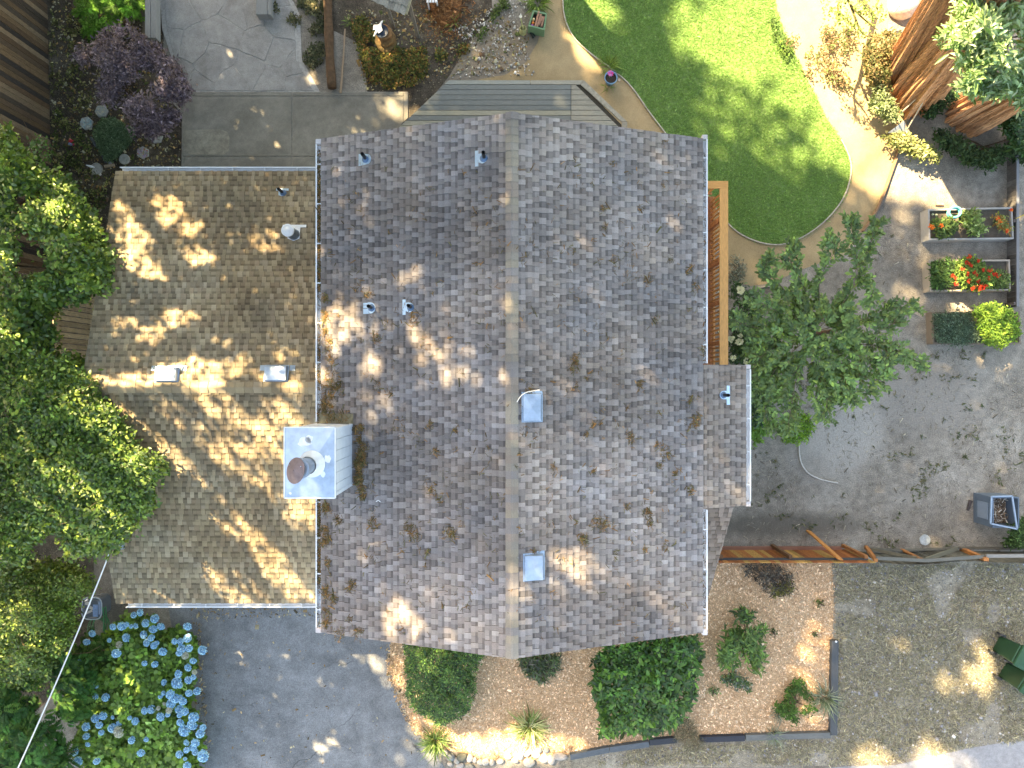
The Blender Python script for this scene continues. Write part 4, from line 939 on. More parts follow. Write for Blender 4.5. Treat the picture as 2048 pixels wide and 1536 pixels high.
# white slatted chair at the top edge
ch = thing("white_chair", "white slatted garden chair cut by the top edge beside the rusty mound", "chair", P(862, -8))
x, y, _ = P(863, -6, .5)
for i in range(4): B().box(x - .15 + i * .08, x - .09 + i * .08, y - .12, y + .3, .42, .45).out("slat", M_white, ch)
for dx, dy in ((-.14, -.1), (.12, -.1), (-.14, .28), (.12, .28)): B().box(x + dx, x + dx + .04, y + dy, y + dy + .04, 0, .42).out("leg", M_white, ch)
# rusty needle mound
V = []; mp_ = P(893, 8); k = 28
b = B(); b.lathe([(.46, .0), (.42, .08), (.32, .17), (.18, .23), (.04, .26)], mp_[0], mp_[1], 26, (1, 1, 1), capb=False)
b.v = [(x_ + .04 * (vn(x_, y_, 5, 1) - .5), mp_[1] + (y_ - mp_[1]) * 1.55, z_ * (1 + .4 * (float(vn(x_, y_, 4, 2)) - .5))) for x_, y_, z_ in b.v]
tag(b.out("needle_mound", ground_mat("rusty needle litter", [(.3, (.16, .07, .028)), (.7, (.27, .125, .045))], scale=6, fine=60, fineamt=.4), None, smooth=True), "rusty orange mound of fallen needles at the top edge", "mound")

# green planter with clutter, watering can
pl = thing("planter_box", "square green wooden planter holding soil, bark strips and orange toys", "planter", P(1077, 42))
q0 = [(1066, 20), (1094, 26), (1089, 60), (1056, 52)]; pc = [Vector(P(u, v, .4)) for u, v in q0]; pcb = [Vector(P(u, v, 0)) for u, v in q0]; cc = sum(pc, Vector()) / 4
for i in range(4):
    a, b_ = pc[i], pc[(i + 1) % 4]; ai = a + (cc - a).normalized() * .06; bi = b_ + (cc - b_).normalized() * .06
    bb = B(); V = [(a.x, a.y, 0), (b_.x, b_.y, 0), (bi.x, bi.y, 0), (ai.x, ai.y, 0), (a.x, a.y, .4), (b_.x, b_.y, .4), (bi.x, bi.y, .4), (ai.x, ai.y, .4)]
    bb.add(V, [(0, 1, 2, 3), (7, 6, 5, 4), (4, 5, 1, 0), (5, 6, 2, 1), (6, 7, 3, 2), (7, 4, 0, 3)], (.16, .27, .15)); bb.out("side", M_wood, pl)
sb = B(); sb.prism([(cc.x + (p.x - cc.x) * .85, cc.y + (p.y - cc.y) * .85) for p in pc], .02, .28, (.05, .04, .035)); sb.out("soil", M_stone, pl)
for (u0, v0, u1, v1) in ((1078, 22, 1070, 54), (1082, 28, 1074, 55), (1085, 32, 1078, 50), (1088, 33, 1083, 53)):
    bb = B(); beam(bb, P(u0, v0, .45), P(u1, v1, .36), .05, .02, (.42, .24, .16)); bb.out("bark_strip", M_wood, pl)
for (u, v, c) in ((1066, 46, (.8, .25, .05)), (1067, 39, (.75, .6, .3)), (1064, 52, (.45, .12, .4))):
    x, y, z = P(u, v, .33); B().lathe([(.02, -.04), (.045, -.015), (.045, .015), (.02, .04)], x, y, 10, c, M=Matrix.Translation((0, 0, z))).out("toy_ball", M_plastic, pl, smooth=True)
wc = thing("watering_can", "pale yellow green watering can beside the green planter", "watering can", P(1046, 56))
x, y, _ = P(1046, 56, .25); yg = (.42, .42, .20)
B().lathe([(.10, 0), (.105, .02), (.095, .24), (.085, .26), (.075, .25), (.085, .1)], x, y, 18, yg, capt=True).out("body", M_plastic, wc)
B().tube(smooth_curve([(x - .01, y + .09, .05), (x - .03, y + .17, .17), (x - .07, y + .27, .30)], 4), .018, 8, yg).out("spout", M_plastic, wc)
B().lathe([(.02, 0), (.045, .03), (.04, .035)], x - .07, y + .28, 12, (.75, .72, .6), M=Matrix.Translation((0, 0, .31))).out("rose", M_plastic, wc)
B().tube(smooth_curve([(x, y - .09, .05), (x + .02, y - .17, .15), (x + .01, y - .1, .27), (x, y, .32), (x - .01, y + .07, .26)], 4), .011, 7, yg).out("handle", M_plastic, wc)
x, y, _ = P(1065, 70, .03); b = B(); b.tube(smooth_curve([(x - .07, y + .08, .04), (x, y, .06), (x + .05, y - .08, .04)], 4), [.03, .035, .045, .04, .045, .05, .055, .06, .05][:9], 8, (.02, .028, .022)); tag(b.out("black_nozzle", M_plastic, None, smooth=True), "small black hose nozzle on the soil below the green planter", "nozzle")

# blue pot with pinwheel flower
x, y, _ = P(1222, 155, .3)
pot = thing("flower_pot", "round blue glazed pot with dark soil at the lawn edge", "flower pot", (x, y, 0))
B().lathe([(.11, 0), (.16, .2), (.185, .28), (.185, .31), (.165, .31), (.16, .24)], 0, 0, 26, (.16, .30, .48), capt=False).out("pot", M_plastic, pot, local=True)
B().lathe([(.001, .245), (.162, .245), (.162, .25)], 0, 0, 20, (.035, .028, .02), capt=True, capb=False).out("soil", M_stone, pot, local=True)
fx, fy, fz = P(1221, 147, .5); fl_ = thing("pinwheel", "pink and violet petalled garden pinwheel standing in the blue pot", "pinwheel", (fx, fy, .26))
B().tube([(0, 0, 0), (0, 0, .25)], .006, 6, (.1, .3, .1)).out("stem", M_plastic, fl_, local=True)
for k in range(9):
    a = k * .698; c = [(.75, .12, .45), (.55, .25, .70), (.78, .25, .6), (.45, .3, .75)][k % 4]; ca, sa = math.cos(a), math.sin(a); r_ = .10
    V = [(0, 0, .25), (ca * r_ * .5 - sa * .035, sa * r_ * .5 + ca * .035, .28), (ca * r_, sa * r_, .255), (ca * r_ * .5 + sa * .03, sa * r_ * .5 - ca * .03, .245)]
    pb = B(); pb.add(V + [(p_[0], p_[1], p_[2] - .004) for p_ in V], [(0, 1, 2, 3), (7, 6, 5, 4), (0, 4, 5, 1), (1, 5, 6, 2), (2, 6, 7, 3), (3, 7, 4, 0)], c); pb.out("petal", M_petal, fl_, local=True)
x, y, _ = P(1239, 158, .1); tag(B().lathe([(.03, 0), (.035, .05), (.022, .052), (.02, .03)], x, y, 12, (.6, .5, .42)).out("sprinkler_head", M_plastic, None), "tiny round sprinkler head right of the blue pot", "sprinkler")

# hexagonal mosaic stepping stones and round stones by the maple
def mosaic(u, v, r, pal, label, n=6, h=.06, ph=.3):
    x, y, _ = P(u, v, h); t = thing("stepping_stone", label, "stepping stone", (x, y, 0), "stepping stones around the maple")
    ring_ = [(r * math.cos(ph + k * 6.283 / n), r * math.sin(ph + k * 6.283 / n)) for k in range(n)]
    B().prism(ring_, 0, h, (.38, .38, .36), .006).out("slab", M_stone, t, local=True)
    if pal:
        Vs = []; b = B()
        for _ in range(70):
            a = R.uniform(0, 6.28); rr = r * .82 * math.sqrt(R.random()); s_ = R.uniform(.012, .022); X, Y = rr * math.cos(a), rr * math.sin(a)
            if math.cos(math.pi / n) * r * .95 < rr: continue
            b.box(X - s_, X + s_, Y - s_ * .8, Y + s_ * .8, h - .004, h + .003 + R.uniform(0, .002), pal[R.randrange(len(pal))], rot=R.uniform(0, 3))
        b.out("mosaic_tiles", mat("glass mosaic", (1, 1, 1), .3, amt=.1), t, local=True)
    return t
mosaic(172, 246, .195, [(.42, .5, .52), (.3, .4, .42), (.55, .58, .5), (.2, .35, .4)], "hexagonal stepping stone with pale blue green mosaic left of the maple")
mosaic(202, 222, .19, [(.45, .46, .40), (.32, .36, .36), (.55, .5, .35)], "hexagonal mosaic stepping stone half hidden under the maple", ph=.1)
mosaic(285, 305, .185, [(.45, .16, .10), (.25, .22, .35), (.5, .48, .4), (.3, .3, .15), (.4, .3, .5)], "hexagonal stepping stone with red and violet mosaic near the wing roof", ph=.5)
mosaic(312, 274, .19, None, "plain dark hexagonal stepping stone right of the green creeper", ph=.2)
mosaic(192, 337, .17, None, "plain round stepping stone with the bird beside it", n=18)
mosaic(248, 318, .15, None, "plain round stone below the green creeper", n=16)
for i, (u, v, r, l) in enumerate(((306, 290, .05, "larger of the tan pebbles beside the red mosaic stone"), (300, 295, .038, "small tan pebble touching the red mosaic stone"), (319, 293, .025, "smallest tan pebble right of the red mosaic stone"), (328, 241, .06, "pale yellow broken stone under the right side of the maple"))):
    x, y, _ = P(u, v, .04); b = B(); b.lathe([(r * .7, 0), (r, r * .4), (r * .8, r * .8), (r * .2, r)], x, y, 9, (.34, .31, .22)); tag(b.out("stone", M_stone, None, smooth=True), l, "stone")
x, y, _ = P(180, 332, .1); bird(x, y, .02, .55, math.radians(165), "small white and grey bird ornament by the round stepping stone", wings=False)
x, y, _ = P(199, 348, .05); tag(B().lathe([(.03, 0), (.042, .03), (.03, .05), (.018, .05), (.018, .02)], x, y, 14, (.8, .76, .68)).out("ornament_cup", M_plastic, None), "tiny cream cup ornament below the round stepping stone", "ornament")
x, y, _ = P(140, 283, .1)
gn = thing("garden_gnome", "small red and blue painted figurine lying in the soil left of the maple", "figurine", (x, y, 0))
B().lathe([(.001, 0), (.05, .02), (.045, .07), (.03, .09)], -.03, -.06, 12, (.25, .3, .5)).out("body", M_plastic, gn, local=True)
tm = Matrix.Translation((0, .02, .06)) @ Matrix.Rotation(1.1, 4, 'Y')
B().lathe([(.055, -.03), (.045, .03), (.012, .11)], 0, 0, 12, (.62, .05, .07), M=tm).out("hat", M_plastic, gn, local=True)
B().lathe([(.02, 0), (.04, .03), (.03, .06)], -.04, .09, 10, (.75, .3, .28)).out("head", M_plastic, gn, local=True, smooth=True)
B().lathe([(.02, 0), (.035, .02), (.01, .05)], .05, -.06, 10, (.6, .06, .1)).out("boot", M_plastic, gn, local=True, smooth=True)
b = B(); beam(b, P(182, 275, .05), P(194, 295, .05), .06, .08, (.10, .11, .12)); beam(b, P(200, 300, .05), P(212, 325, .05), .06, .08, (.11, .12, .13)); tag(b.out("creeper_bed_edge", M_stone, None), "dark grey metal edging strip beside the green creeper bed", "edging")
b = B(); beam(b, P(209, 333, .1), P(229, 330, .1), .07, .05, (.34, .27, .2)); tag(b.out("curved_tile", M_stone, None), "short tan clay tile lying at the corner of the wing roof", "tile")
b = B(); beam(b, P(219, 321, .06), P(221, 330, .06), .07, .05, (.3, .32, .36)); tag(b.out("grey_block", M_stone, None), "small grey block between the green creeper and the clay tile", "block")

# clear tub and hose at the lower left corner of the wing
x, y, _ = P(191, 1213, .3)
tub = thing("plastic_tub", "rounded clear plastic tub beside the lower left corner of the wing", "tub", (x, y, 0))
rr = [(.27 * (abs(math.cos(a)) ** .55) * math.copysign(1, math.cos(a)), .30 * (abs(math.sin(a)) ** .55) * math.copysign(1, math.sin(a))) for a in [k * 6.283 / 32 for k in range(32)]]
M_clear = mat("clear smoky plastic", (.20, .23, .27), .12, amt=.2, scale=3, spec=.8, metal=.35)
B().prism(rr, 0, .5, (1, 1, 1), .05).out("tub_body", M_clear, tub, local=True)
b = B(); rp = [(p[0] * 1.03, p[1] * 1.03, .47) for p in rr]; b.tube(rp + [rp[0]], .018, 6, (.5, .55, .6)); b.out("rim", M_plastic, tub, local=True)
B().box(.05, .19, -.22, .12, .499, .506, (.30, .42, .68)).out("blue_panel", mat("blue sheet", (1, 1, 1), .35, metal=.3), tub, local=True)
for (a, b_, c_, d_) in ((-.17, -.02, .1, .2), (-.05, .08, -.02, .06), (-.16, .04, -.12, -.06)): 
    B().box(a, b_, c_, d_, .499, .504, (.55, .52, .48), rot=R.uniform(-.6, .6)).out("paper_scrap", M_bits, tub, local=True)
hz = thing("garden_hose", "green coiled garden hose below the clear tub", "hose", (*P(205, 1245)[:2], 0))
hp = []
for i in range(110):
    a = i * .33; r_ = .30 + .06 * math.sin(i * .13); hp.append((r_ * math.cos(a) * .75, r_ * math.sin(a) * 1.1 - .1, .03 + .25 * (i / 110)))
B().tube(hp, .009, 6, (.04, .22, .08)).out("coil", M_plastic, hz, local=True)
b = B(); b.tube([P(206, 1216, .5), P(208, 1240, .3), P(207, 1262, .1)], .02, 6, (.05, .25, .10)); b.tube([P(211, 1214, .5), P(213, 1236, .3), P(212, 1255, .1)], .02, 6, (.04, .2, .08)); b.out("hose_run", M_plastic, hz)
b = B(); b.tube([P(138, 1122, 1.2), P(160, 1114, 1.3), P(184, 1106, 1.4)], .012, 6, (.75, .7, .6)); tag(b.out("bare_branch", M_stone, None), "thin pale bare branch crossing the dark gap left of the wing", "branch")

# raised beds
def bed(q, h, th, label, c=(.36, .33, .28), soil=(.10, .085, .065)):
    t = thing("raised_bed", label, "raised bed", P((q[0][0] + q[2][0]) / 2, (q[0][1] + q[2][1]) / 2), "raised garden beds on the right")
    pc = [Vector(P(u, v, h)) for u, v in q]; cc = sum(pc, Vector()) / 4
    for i in range(4):
        a, b_ = pc[i], pc[(i + 1) % 4]; d = (b_ - a).normalized(); nn_ = Vector((-d.y, d.x, 0)); nn_ *= math.copysign(1, nn_.dot(cc - a))
        if i % 2 == 0: a2, b2 = a, b_
        else: a2, b2 = a + d * th, b_ - d * th
        bb = B(); V = [a2, b2, b2 + nn_ * th, a2 + nn_ * th]; g = R.uniform(.9, 1.1)
        bb.add([(p.x, p.y, 0) for p in V] + [(p.x, p.y, h - (i % 2) * .004) for p in V], [(3, 2, 1, 0), (4, 5, 6, 7), (0, 1, 5, 4), (1, 2, 6, 5), (2, 3, 7, 6), (3, 0, 4, 7)], tuple(np.array(c) * g)); bb.out("plank", M_wood if i % 2 == 0 else M_woody, t)
    bb = B(); bb.prism([(cc.x + (p.x - cc.x) * .97, cc.y + (p.y - cc.y) * .93) for p in pc], .0, h - .09, soil); bb.out("soil", M_stone, t)
    return t
bed([(1856, 418), (2025, 414), (2028, 478), (1858, 480)], .38, .045, "topmost raised bed with sunflowers of orange and a turquoise hoop", (.38, .36, .33))
bed([(1858, 520), (2020, 519), (2022, 581), (1860, 583)], .34, .045, "middle raised bed full of red flowers", (.36, .31, .25))
bed([(1864, 624), (2040, 622), (2042, 688), (1866, 688)], .30, .045, "lowest raised bed overgrown with grey green lavender and a bright bush", (.20, .16, .12))
x, y, z = P(1910, 424, .5); hp = [(x + .17 * math.cos(a), y + .14 * math.sin(a), z + .02 * math.sin(a)) for a in [k * 6.283 / 28 for k in range(29)]]
b = B(); b.tube(hp, .03, 8, (.12, .42, .40)); hp2 = [(p[0] - .01, p[1] - .02, p[2] - .05) for p in hp]; b.tube(hp2, .028, 8, (.10, .36, .36)); tag(b.out("turquoise_hoop", M_plastic, None), "turquoise plastic hoop standing in the topmost raised bed", "hoop")
x, y, _ = P(1879, 408, .03); tag(B().box(x - .11, x + .11, y - .035, y + .035, 0, .06, (.42, .30, .2), rot=-.03).out("brick", M_stone, None), "single tan brick on the dirt above the topmost raised bed", "brick")
b = B(); b.tube([P(2032, 437, .5), P(2048, 430, .8), P(2075, 422, 1.2)], .012, 6, (.7, .55, .08)); tag(b.out("yellow_cane", M_plastic, None), "thin yellow cane leaning over the right fence by the topmost bed", "cane")
for i, (u, v) in enumerate(((1865, 429), (1872, 430))):
    x, y, _ = P(u, v, .3); tag(B().lathe([(.03, .29), (.035, .31), (.02, .34)], x, y, 10, (.6, .62, .4)).out("bed_pebble", M_stone, None, smooth=True), ["left of two pale pebbles in the corner of the topmost bed", "right of two pale pebbles in the corner of the topmost bed"][i], "pebble")

# open compost bin
x0, x1, y0, y1, h = 13.38, 14.12, -4.0, -3.15, .8
cb = thing("compost_bin", "open blue grey plastic compost bin full of straw near the back fence", "compost bin", (13.7, -3.6, 0))
cb.rotation_euler = (0, 0, 0); cc_ = (.10, .135, .18)
for (a, b_, c_, d_) in ((x0, x0 + .03, y0, y1), (x1 - .03, x1, y0, y1), (x0 + .031, x1 - .031, y0, y0 + .03), (x0 + .031, x1 - .031, y1 - .03, y1)):
    B().box(a, b_, c_, d_, 0, h - .002, cc_).out("wall", M_plastic, cb)
for z in (.12, .68): B().box(x0 - .014, x0 - .001, y0 + .14, y1 - .14, z, z + .03, (.13, .17, .22)).out("rib", M_plastic, cb)
B().box(x0 - .02, x0 - .001, y0 + .19, y1 - .19, .2, .62, (.20, .25, .32)).out("hatch", M_plastic, cb)
b = B(); pr = [P(1983, 993, h + .02), P(2024, 992, h + .02), P(2034, 1058, h + .02), P(1981, 1047, h + .02)]
for i in range(4): beam(b, pr[i], pr[(i + 1) % 4], .04, .035, (.26, .33, .42))
b.out("rim", M_plastic, cb)
tag(bits("compost_straw", np.column_stack([NR.uniform(x0 + .06, x1 - .06, 300), NR.uniform(y0 + .06, y1 - .06, 300), NR.uniform(.30, .42, 300)]), 0, .09, [(.28, .21, .14), (.36, .28, .2), (.16, .11, .08), (.7, .68, .6)], .1, .5, .3), "tangled straw and twigs heaped inside the open compost bin", kind='stuff')
B().box(x0 + .03, x1 - .03, y0 + .03, y1 - .03, .05, .30, (.10, .08, .06)).out("compost", M_stone, cb)
b = B(); b.prism([P(1935, 1020, .06)[:2], P(1940, 1000, .06)[:2], P(1946, 1002, .06)[:2], P(1938, 1022, .06)[:2]], 0, .06, (.07, .06, .06)); tag(b.out("dark_plank", M_stone, None), "short dark plank on edge left of the compost bin", "plank")
x, y, _ = P(1850, 1080, .03); ut = thing("utility_cover", "round grey concrete utility cover in the dirt above the old fence", "cover", (x, y, 0))
B().lathe([(.155, 0), (.155, .035), (.135, .035)], 0, 0, 26, (.42, .45, .45)).out("ring", M_stone, ut, local=True); B().lathe([(.132, 0), (.132, .03), (.0, .032)], 0, 0, 26, (.33, .36, .36), capt=False).out("lid", M_stone, ut, local=True)

# green wheelie bins
def bin_(u, v, ang, label):
    x, y, _ = P(u, v, 1.0); t = thing("wheelie_bin", label, "bin", (x, y, 0), "green bins at the right edge"); t.rotation_euler = (0, 0, ang); g = (.02, .06, .028)
    def rrect(w, d, z, k=6):
        out = []
        for cx_, cy_, a0 in ((w - .06, d - .06, 0), (-w + .06, d - .06, 90), (-w + .06, -d + .06, 180), (w - .06, -d + .06, 270)):
            for i in range(k): a = math.radians(a0 + i * 90 / (k - 1)); out.append((cx_ + .06 * math.cos(a), cy_ + .06 * math.sin(a), z))
        return out
    rings = [rrect(.24, .28, .03), rrect(.29, .35, .95), rrect(.31, .37, .96), rrect(.31, .37, 1.0)]; n = len(rings[0]); V = sum(rings, [])
    b = B(); b.add(V, [(r_ * n + k, r_ * n + (k + 1) % n, (r_ + 1) * n + (k + 1) % n, (r_ + 1) * n + k) for r_ in range(3) for k in range(n)] + [tuple(range(n - 1, -1, -1))], g); b.out("body", M_plastic, t, local=True)
    l0 = rrect(.32, .38, 1.002); l1 = rrect(.31, .37, 1.04); l2 = rrect(.22, .27, 1.07); V = l0 + l1 + l2
    b = B(); b.add(V, [(r_ * n + k, r_ * n + (k + 1) % n, (r_ + 1) * n + (k + 1) % n, (r_ + 1) * n + k) for r_ in range(2) for k in range(n)] + [tuple(2 * n + k for k in range(n))], (.026, .075, .034)); b.out("lid", M_plastic, t, local=True)
    B().box(-.20, -.05, -.22, .0, 1.072, 1.078, (.03, .08, .04)).out("lid_recess", M_plastic, t, local=True)
    B().box(-.06, -.045, -.18, -.05, 1.079, 1.084, (.7, .75, .78)).out("lid_sticker", M_plastic, t, local=True)
    B().tube([(-.25, .42, .98), (.25, .42, .98)], .018, 8, (.03, .08, .04)).out("handle", M_plastic, t, local=True)
    for sx in (-1, 1): B().lathe([(.12, -.03), (.125, 0), (.12, .03)], 0, 0, 18, (.02, .02, .02), M=Matrix.Translation((sx * .28, .33, .12)) @ Matrix.Rotation(math.pi / 2, 4, 'Y')).out("wheel", M_plastic, t, local=True)
bin_(2060, 1322, math.radians(62), "upper green wheelie bin at the right edge of the dry lawn")
bin_(2072, 1378, math.radians(56), "lower green wheelie bin at the right edge of the dry lawn")

# bamboo stakes over a cone by the redwood
ts = thing("stake_tripod", "three pale stakes leaning over a grey cone at the foot of the redwood", "garden stakes", P(1790, 250))
for a, b_ in (((1780, 246, .1), (1833, 197, .9)), ((1812, 236, .1), (1838, 203, .8)), ((1812, 263, .1), (1849, 199, 1.0))):
    B().tube([P(*a), P(*b_)], .018, 7, (.62, .52, .38)).out("stake", M_stone, ts)
x, y, _ = P(1797, 256, .4); V = [(x - .28, y - .12, .35), (x + .20, y - .10, .35), (x + .22, y + .12, .38), (x - .02, y + .02, .42), (x + .1, y + .17, .5)]
b = B(); b.add(V, [(0, 1, 3), (1, 2, 3), (2, 4, 3), (4, 0, 3), (4, 2, 1, 0)], (.24, .27, .31)); b.out("cone_cover", M_plastic, ts)
# boulder with white pipe at the top
x, y, _ = P(1812, 2, .3); b = B(); b.lathe([(.40, 0), (.44, .12), (.36, .3), (.2, .42), (.03, .46)], x, y, 18, (.62, .55, .47), capb=False)
b.v = [(x_ + .08 * (float(vn(x_, z_, 3, 1)) - .5), y_ * 1 + .08 * (float(vn(y_, z_, 3, 2)) - .5), z_) for x_, y_, z_ in b.v]; tag(b.out("boulder", M_stone, None, smooth=True), "pale sunlit boulder at the top edge left of the redwood trunk", "boulder")
tag(B().tube([P(1788, 22, .45), P(1800, 8, .62)], .05, 12, (.8, .78, .82)).out("white_tube", M_plastic, None), "short white tube resting against the pale boulder", "tube")

# planter ring and white path
x, y, _ = P(1563, 598, .15); tag(B().lathe([(.17, 0), (.19, .18), (.175, .18), (.165, .1)], x, y, 22, (.35, .33, .31), capt=True).out("buried_pot", M_stone, None), "round grey pot rim showing through the branches of the spreading tree", "pot")

# river stones along the mulch edge
stones = [(876, 1500, 9, 7, 2), (889, 1505, 8, 7, 1), (902, 1514, 9, 8, 2), (914, 1520, 7, 7, 0), (924, 1513, 12, 9, 3), (940, 1516, 7, 9, 1), (949, 1520, 5, 6, 0), (960, 1524, 7, 6, 0), (971, 1523, 9, 7, 0), (984, 1524, 6, 7, 0), (920, 1531, 9, 6, 1), (940, 1534, 10, 7, 2), (1000, 1522, 8, 6, 0),
          (1053, 1506, 9, 7, 0), (1060, 1503, 6, 6, 0), (1072, 1508, 9, 8, 0), (1088, 1516, 11, 9, 0), (1102, 1518, 9, 10, 1), (1120, 1512, 16, 8, 1), (1092, 1500, 8, 6, 2), (1078, 1500, 7, 6, 2), (1040, 1512, 9, 7, 0), (1058, 1524, 13, 9, 0), (1030, 1520, 8, 6, 0), (1016, 1512, 8, 7, 0), (900, 1528, 6, 5, 1)]
sc_ = [(.42, .38, .32), (.38, .34, .30), (.15, .165, .17), (.11, .11, .085)]; nm = ["cream", "tan", "blue grey", "dark brown"]
stones.sort(key=lambda s_: s_[0])
ORD = "first second third fourth fifth sixth seventh eighth ninth tenth eleventh twelfth thirteenth fourteenth fifteenth sixteenth seventeenth eighteenth nineteenth twentieth twenty-first twenty-second twenty-third twenty-fourth twenty-fifth last".split()
for i, (u, v, a, b_, c) in enumerate(stones):
    x, y, _ = P(u, v, .04); s_ = (CH - .05) / F; rx, ry = a * s_, b_ * s_; n = 14; V = []; prof = [(.75, 0), (1, .35), (.85, .75), (.5, .96), (.12, 1.04)]; ang = R.uniform(-.5, .5)
    for r_, z_ in prof:
        for k in range(n):
            an = k * 6.283 / n; X = r_ * rx * math.cos(an) * (1 + .08 * math.sin(2 * an + i)); Y = r_ * ry * math.sin(an) * (1 + .08 * math.cos(3 * an + i)); V.append((X * math.cos(ang) - Y * math.sin(ang), X * math.sin(ang) + Y * math.cos(ang), z_ * min(rx, ry) * 1.1 + .01))
    b = B(); g = R.uniform(.9, 1.12); b.add(V, [(r_ * n + k, r_ * n + (k + 1) % n, (r_ + 1) * n + (k + 1) % n, (r_ + 1) * n + k) for r_ in range(4) for k in range(n)] + [tuple(4 * n + k for k in range(n))], tuple(np.array(sc_[c]) * g))
    o = b.out("river_stone", M_stone, None, smooth=True, local=True); o.location = (x, y, 0)
    tag(o, f"smooth {nm[c]} river stone, {ORD[min(i, 25)]} from the driveway in the row below the mulch", "stone", "river stones at the foot of the mulch bed")
# small white pvc bits
for i, (u, v, l) in enumerate(((757, 1002, "short white curved scrap on the grey roof below the chimney"), (695, 800, ""))):
    if not l: continue
    z = zmain(P(u, v, 6)[0]) + .03; pts = smooth_curve([P(u - 5, v + 1, z), P(u, v - 1, z + .01), P(u + 4, v + 2, z)], 4); tag(B().tube(pts, .008, 6).out("white_scrap", M_white, None), l, "scrap")

# ---- needle litter on the roofs and in the gutters
def onroof(u, v):
    z = 6.0
    for _ in range(6): x, y, _z = P(u, v, z); z = zmain(x)
    return x, y, z + .026
cl = [(665, 730, 12, 1.3), (662, 768, 16, 2.6), (675, 775, 12, 1.6), (652, 800, 8, 1), (650, 640, 6, .8), (751, 677, 10, 1), (756, 770, 8, .7), (780, 785, 8, .7), (715, 575, 9, .5), (736, 590, 6, .5), (830, 635, 10, .8), (748, 1045, 10, 1.3), (820, 1058, 14, 1.5), (830, 1068, 10, 1), (676, 1040, 8, 1), (900, 1062, 10, 1.4), (905, 1070, 8, .8), (865, 980, 8, .8), (880, 995, 8, .6), (852, 1105, 6, .4), (870, 900, 6, .4), (912, 860, 6, .4), (860, 850, 6, .5), (700, 1175, 8, 1), (707, 1168, 7, .8), (655, 1240, 7, .7), (680, 1268, 9, 1), (715, 1262, 9, 1.2), (700, 1240, 6, .5),
      (719, 880, 5, 1.4), (722, 905, 6, 1.8), (720, 930, 6, 2), (718, 955, 6, 1.8), (712, 860, 5, 1), (728, 895, 8, 1), (1153, 722, 9, 1.3), (1147, 738, 8, .6), (1295, 560, 8, .8), (1260, 560, 14, .5), (1230, 525, 10, .5), (1206, 416, 5, .5), (1280, 420, 6, .4), (1210, 455, 6, .4), (1310, 640, 6, .5), (1390, 850, 8, 1), (1395, 835, 8, .9), (1330, 905, 10, 1.1), (1315, 890, 6, .6), (1320, 930, 6, .5), (1350, 945, 6, .6), (1295, 1025, 8, 1.1), (1300, 1045, 7, .8), (1195, 1045, 12, 1.4), (1208, 1050, 9, 1), (1168, 1082, 9, 1.2), (1165, 1072, 7, .8), (1255, 1015, 6, .5), (1258, 870, 7, .7), (1262, 880, 7, .6), (1185, 850, 5, .5), (1172, 870, 5, .4), (1106, 935, 6, .5), (1187, 942, 5, .5), (1380, 980, 8, .8), (1420, 965, 8, .9), (1425, 935, 7, .8), (1455, 985, 5, 1.6), (1458, 1000, 4, 1.2), (1405, 700, 7, .6), (1380, 540, 8, .8), (1390, 575, 8, .6), (1330, 1090, 7, .5), (1290, 1100, 5, .5), (1280, 770, 8, .8), (1150, 775, 6, .4), (1380, 800, 6, .5), (1340, 520, 6, .4), (1225, 330, 6, .3), (1150, 320, 6, .2), (1330, 285, 6, .3), (650, 980, 4, .8)]
for _ in range(420): cl.append((R.uniform(650, 1400), R.uniform(330, 1270), R.uniform(4, 16), R.uniform(.0, .12)))
for _ in range(26): cl.append((648 + abs(R.gauss(0, 8)), R.choice((R.uniform(560, 830), R.uniform(1010, 1250))), R.uniform(4, 9), R.uniform(.4, 1.2)))
for _ in range(14): cl.append((712 + abs(R.gauss(0, 8)), R.uniform(850, 1000), R.uniform(4, 8), R.uniform(.8, 1.8)))
cl += [(680, 840, 14, 2.0), (660, 838, 9, 1.2), (1060, 780, 7, .6), (1068, 1106, 8, .6)]
q = []
for (u, v, s_, k) in cl:
    n = int(52 * k) + 3
    for _ in range(n):
        uu, vv = R.gauss(u, s_ * .62), R.gauss(v, s_ * .8)
        if 641 < uu < 1408 and not (565 < uu < 708 and 845 < vv < 996): q.append(onroof(uu, vv))
for _ in range(3200):
    vv = R.uniform(300, 1250); 
    if 850 < vv < 994: continue
    dens = float(vn(vv, 0, .012, 5))
    if R.random() < dens * 1.4 - .1: q.append((-XE - .06 + R.uniform(-.035, .035), (768 - vv) * 14.5 / F, ze - .03 + R.uniform(-.04, .03)))
for _ in range(500):
    vv = R.uniform(300, 1250); 
    if 725 < vv < 1020: continue
    q.append((XE + .05 + R.uniform(-.03, .03), (768 - vv) * 14.5 / F, ze - .05 + R.uniform(-.03, .02)))
tag(bits("needle_litter", np.array(q), 0, .06, [(.22, .12, .045), (.15, .10, .045), (.28, .16, .06), (.10, .085, .035), (.14, .13, .055)], .10, .6, .22), kind='stuff')

mc = np.array(P(893, 8)[:2]); q = np.column_stack([NR.normal(893, 24, 1400), NR.normal(14, 32, 1400)]); w_ = W(q, 0); d = np.hypot((w_[:, 0] - mc[0]) / .46, (w_[:, 1] - mc[1]) / .71)
w_[:, 2] = .02 + .25 * np.clip(1 - d ** 2, 0, 1)
tag(bits("rusty_needles", w_, 0, .10, [(.26, .12, .045), (.18, .08, .03), (.34, .18, .08), (.12, .07, .04)], .1, .5, .4), kind='stuff')
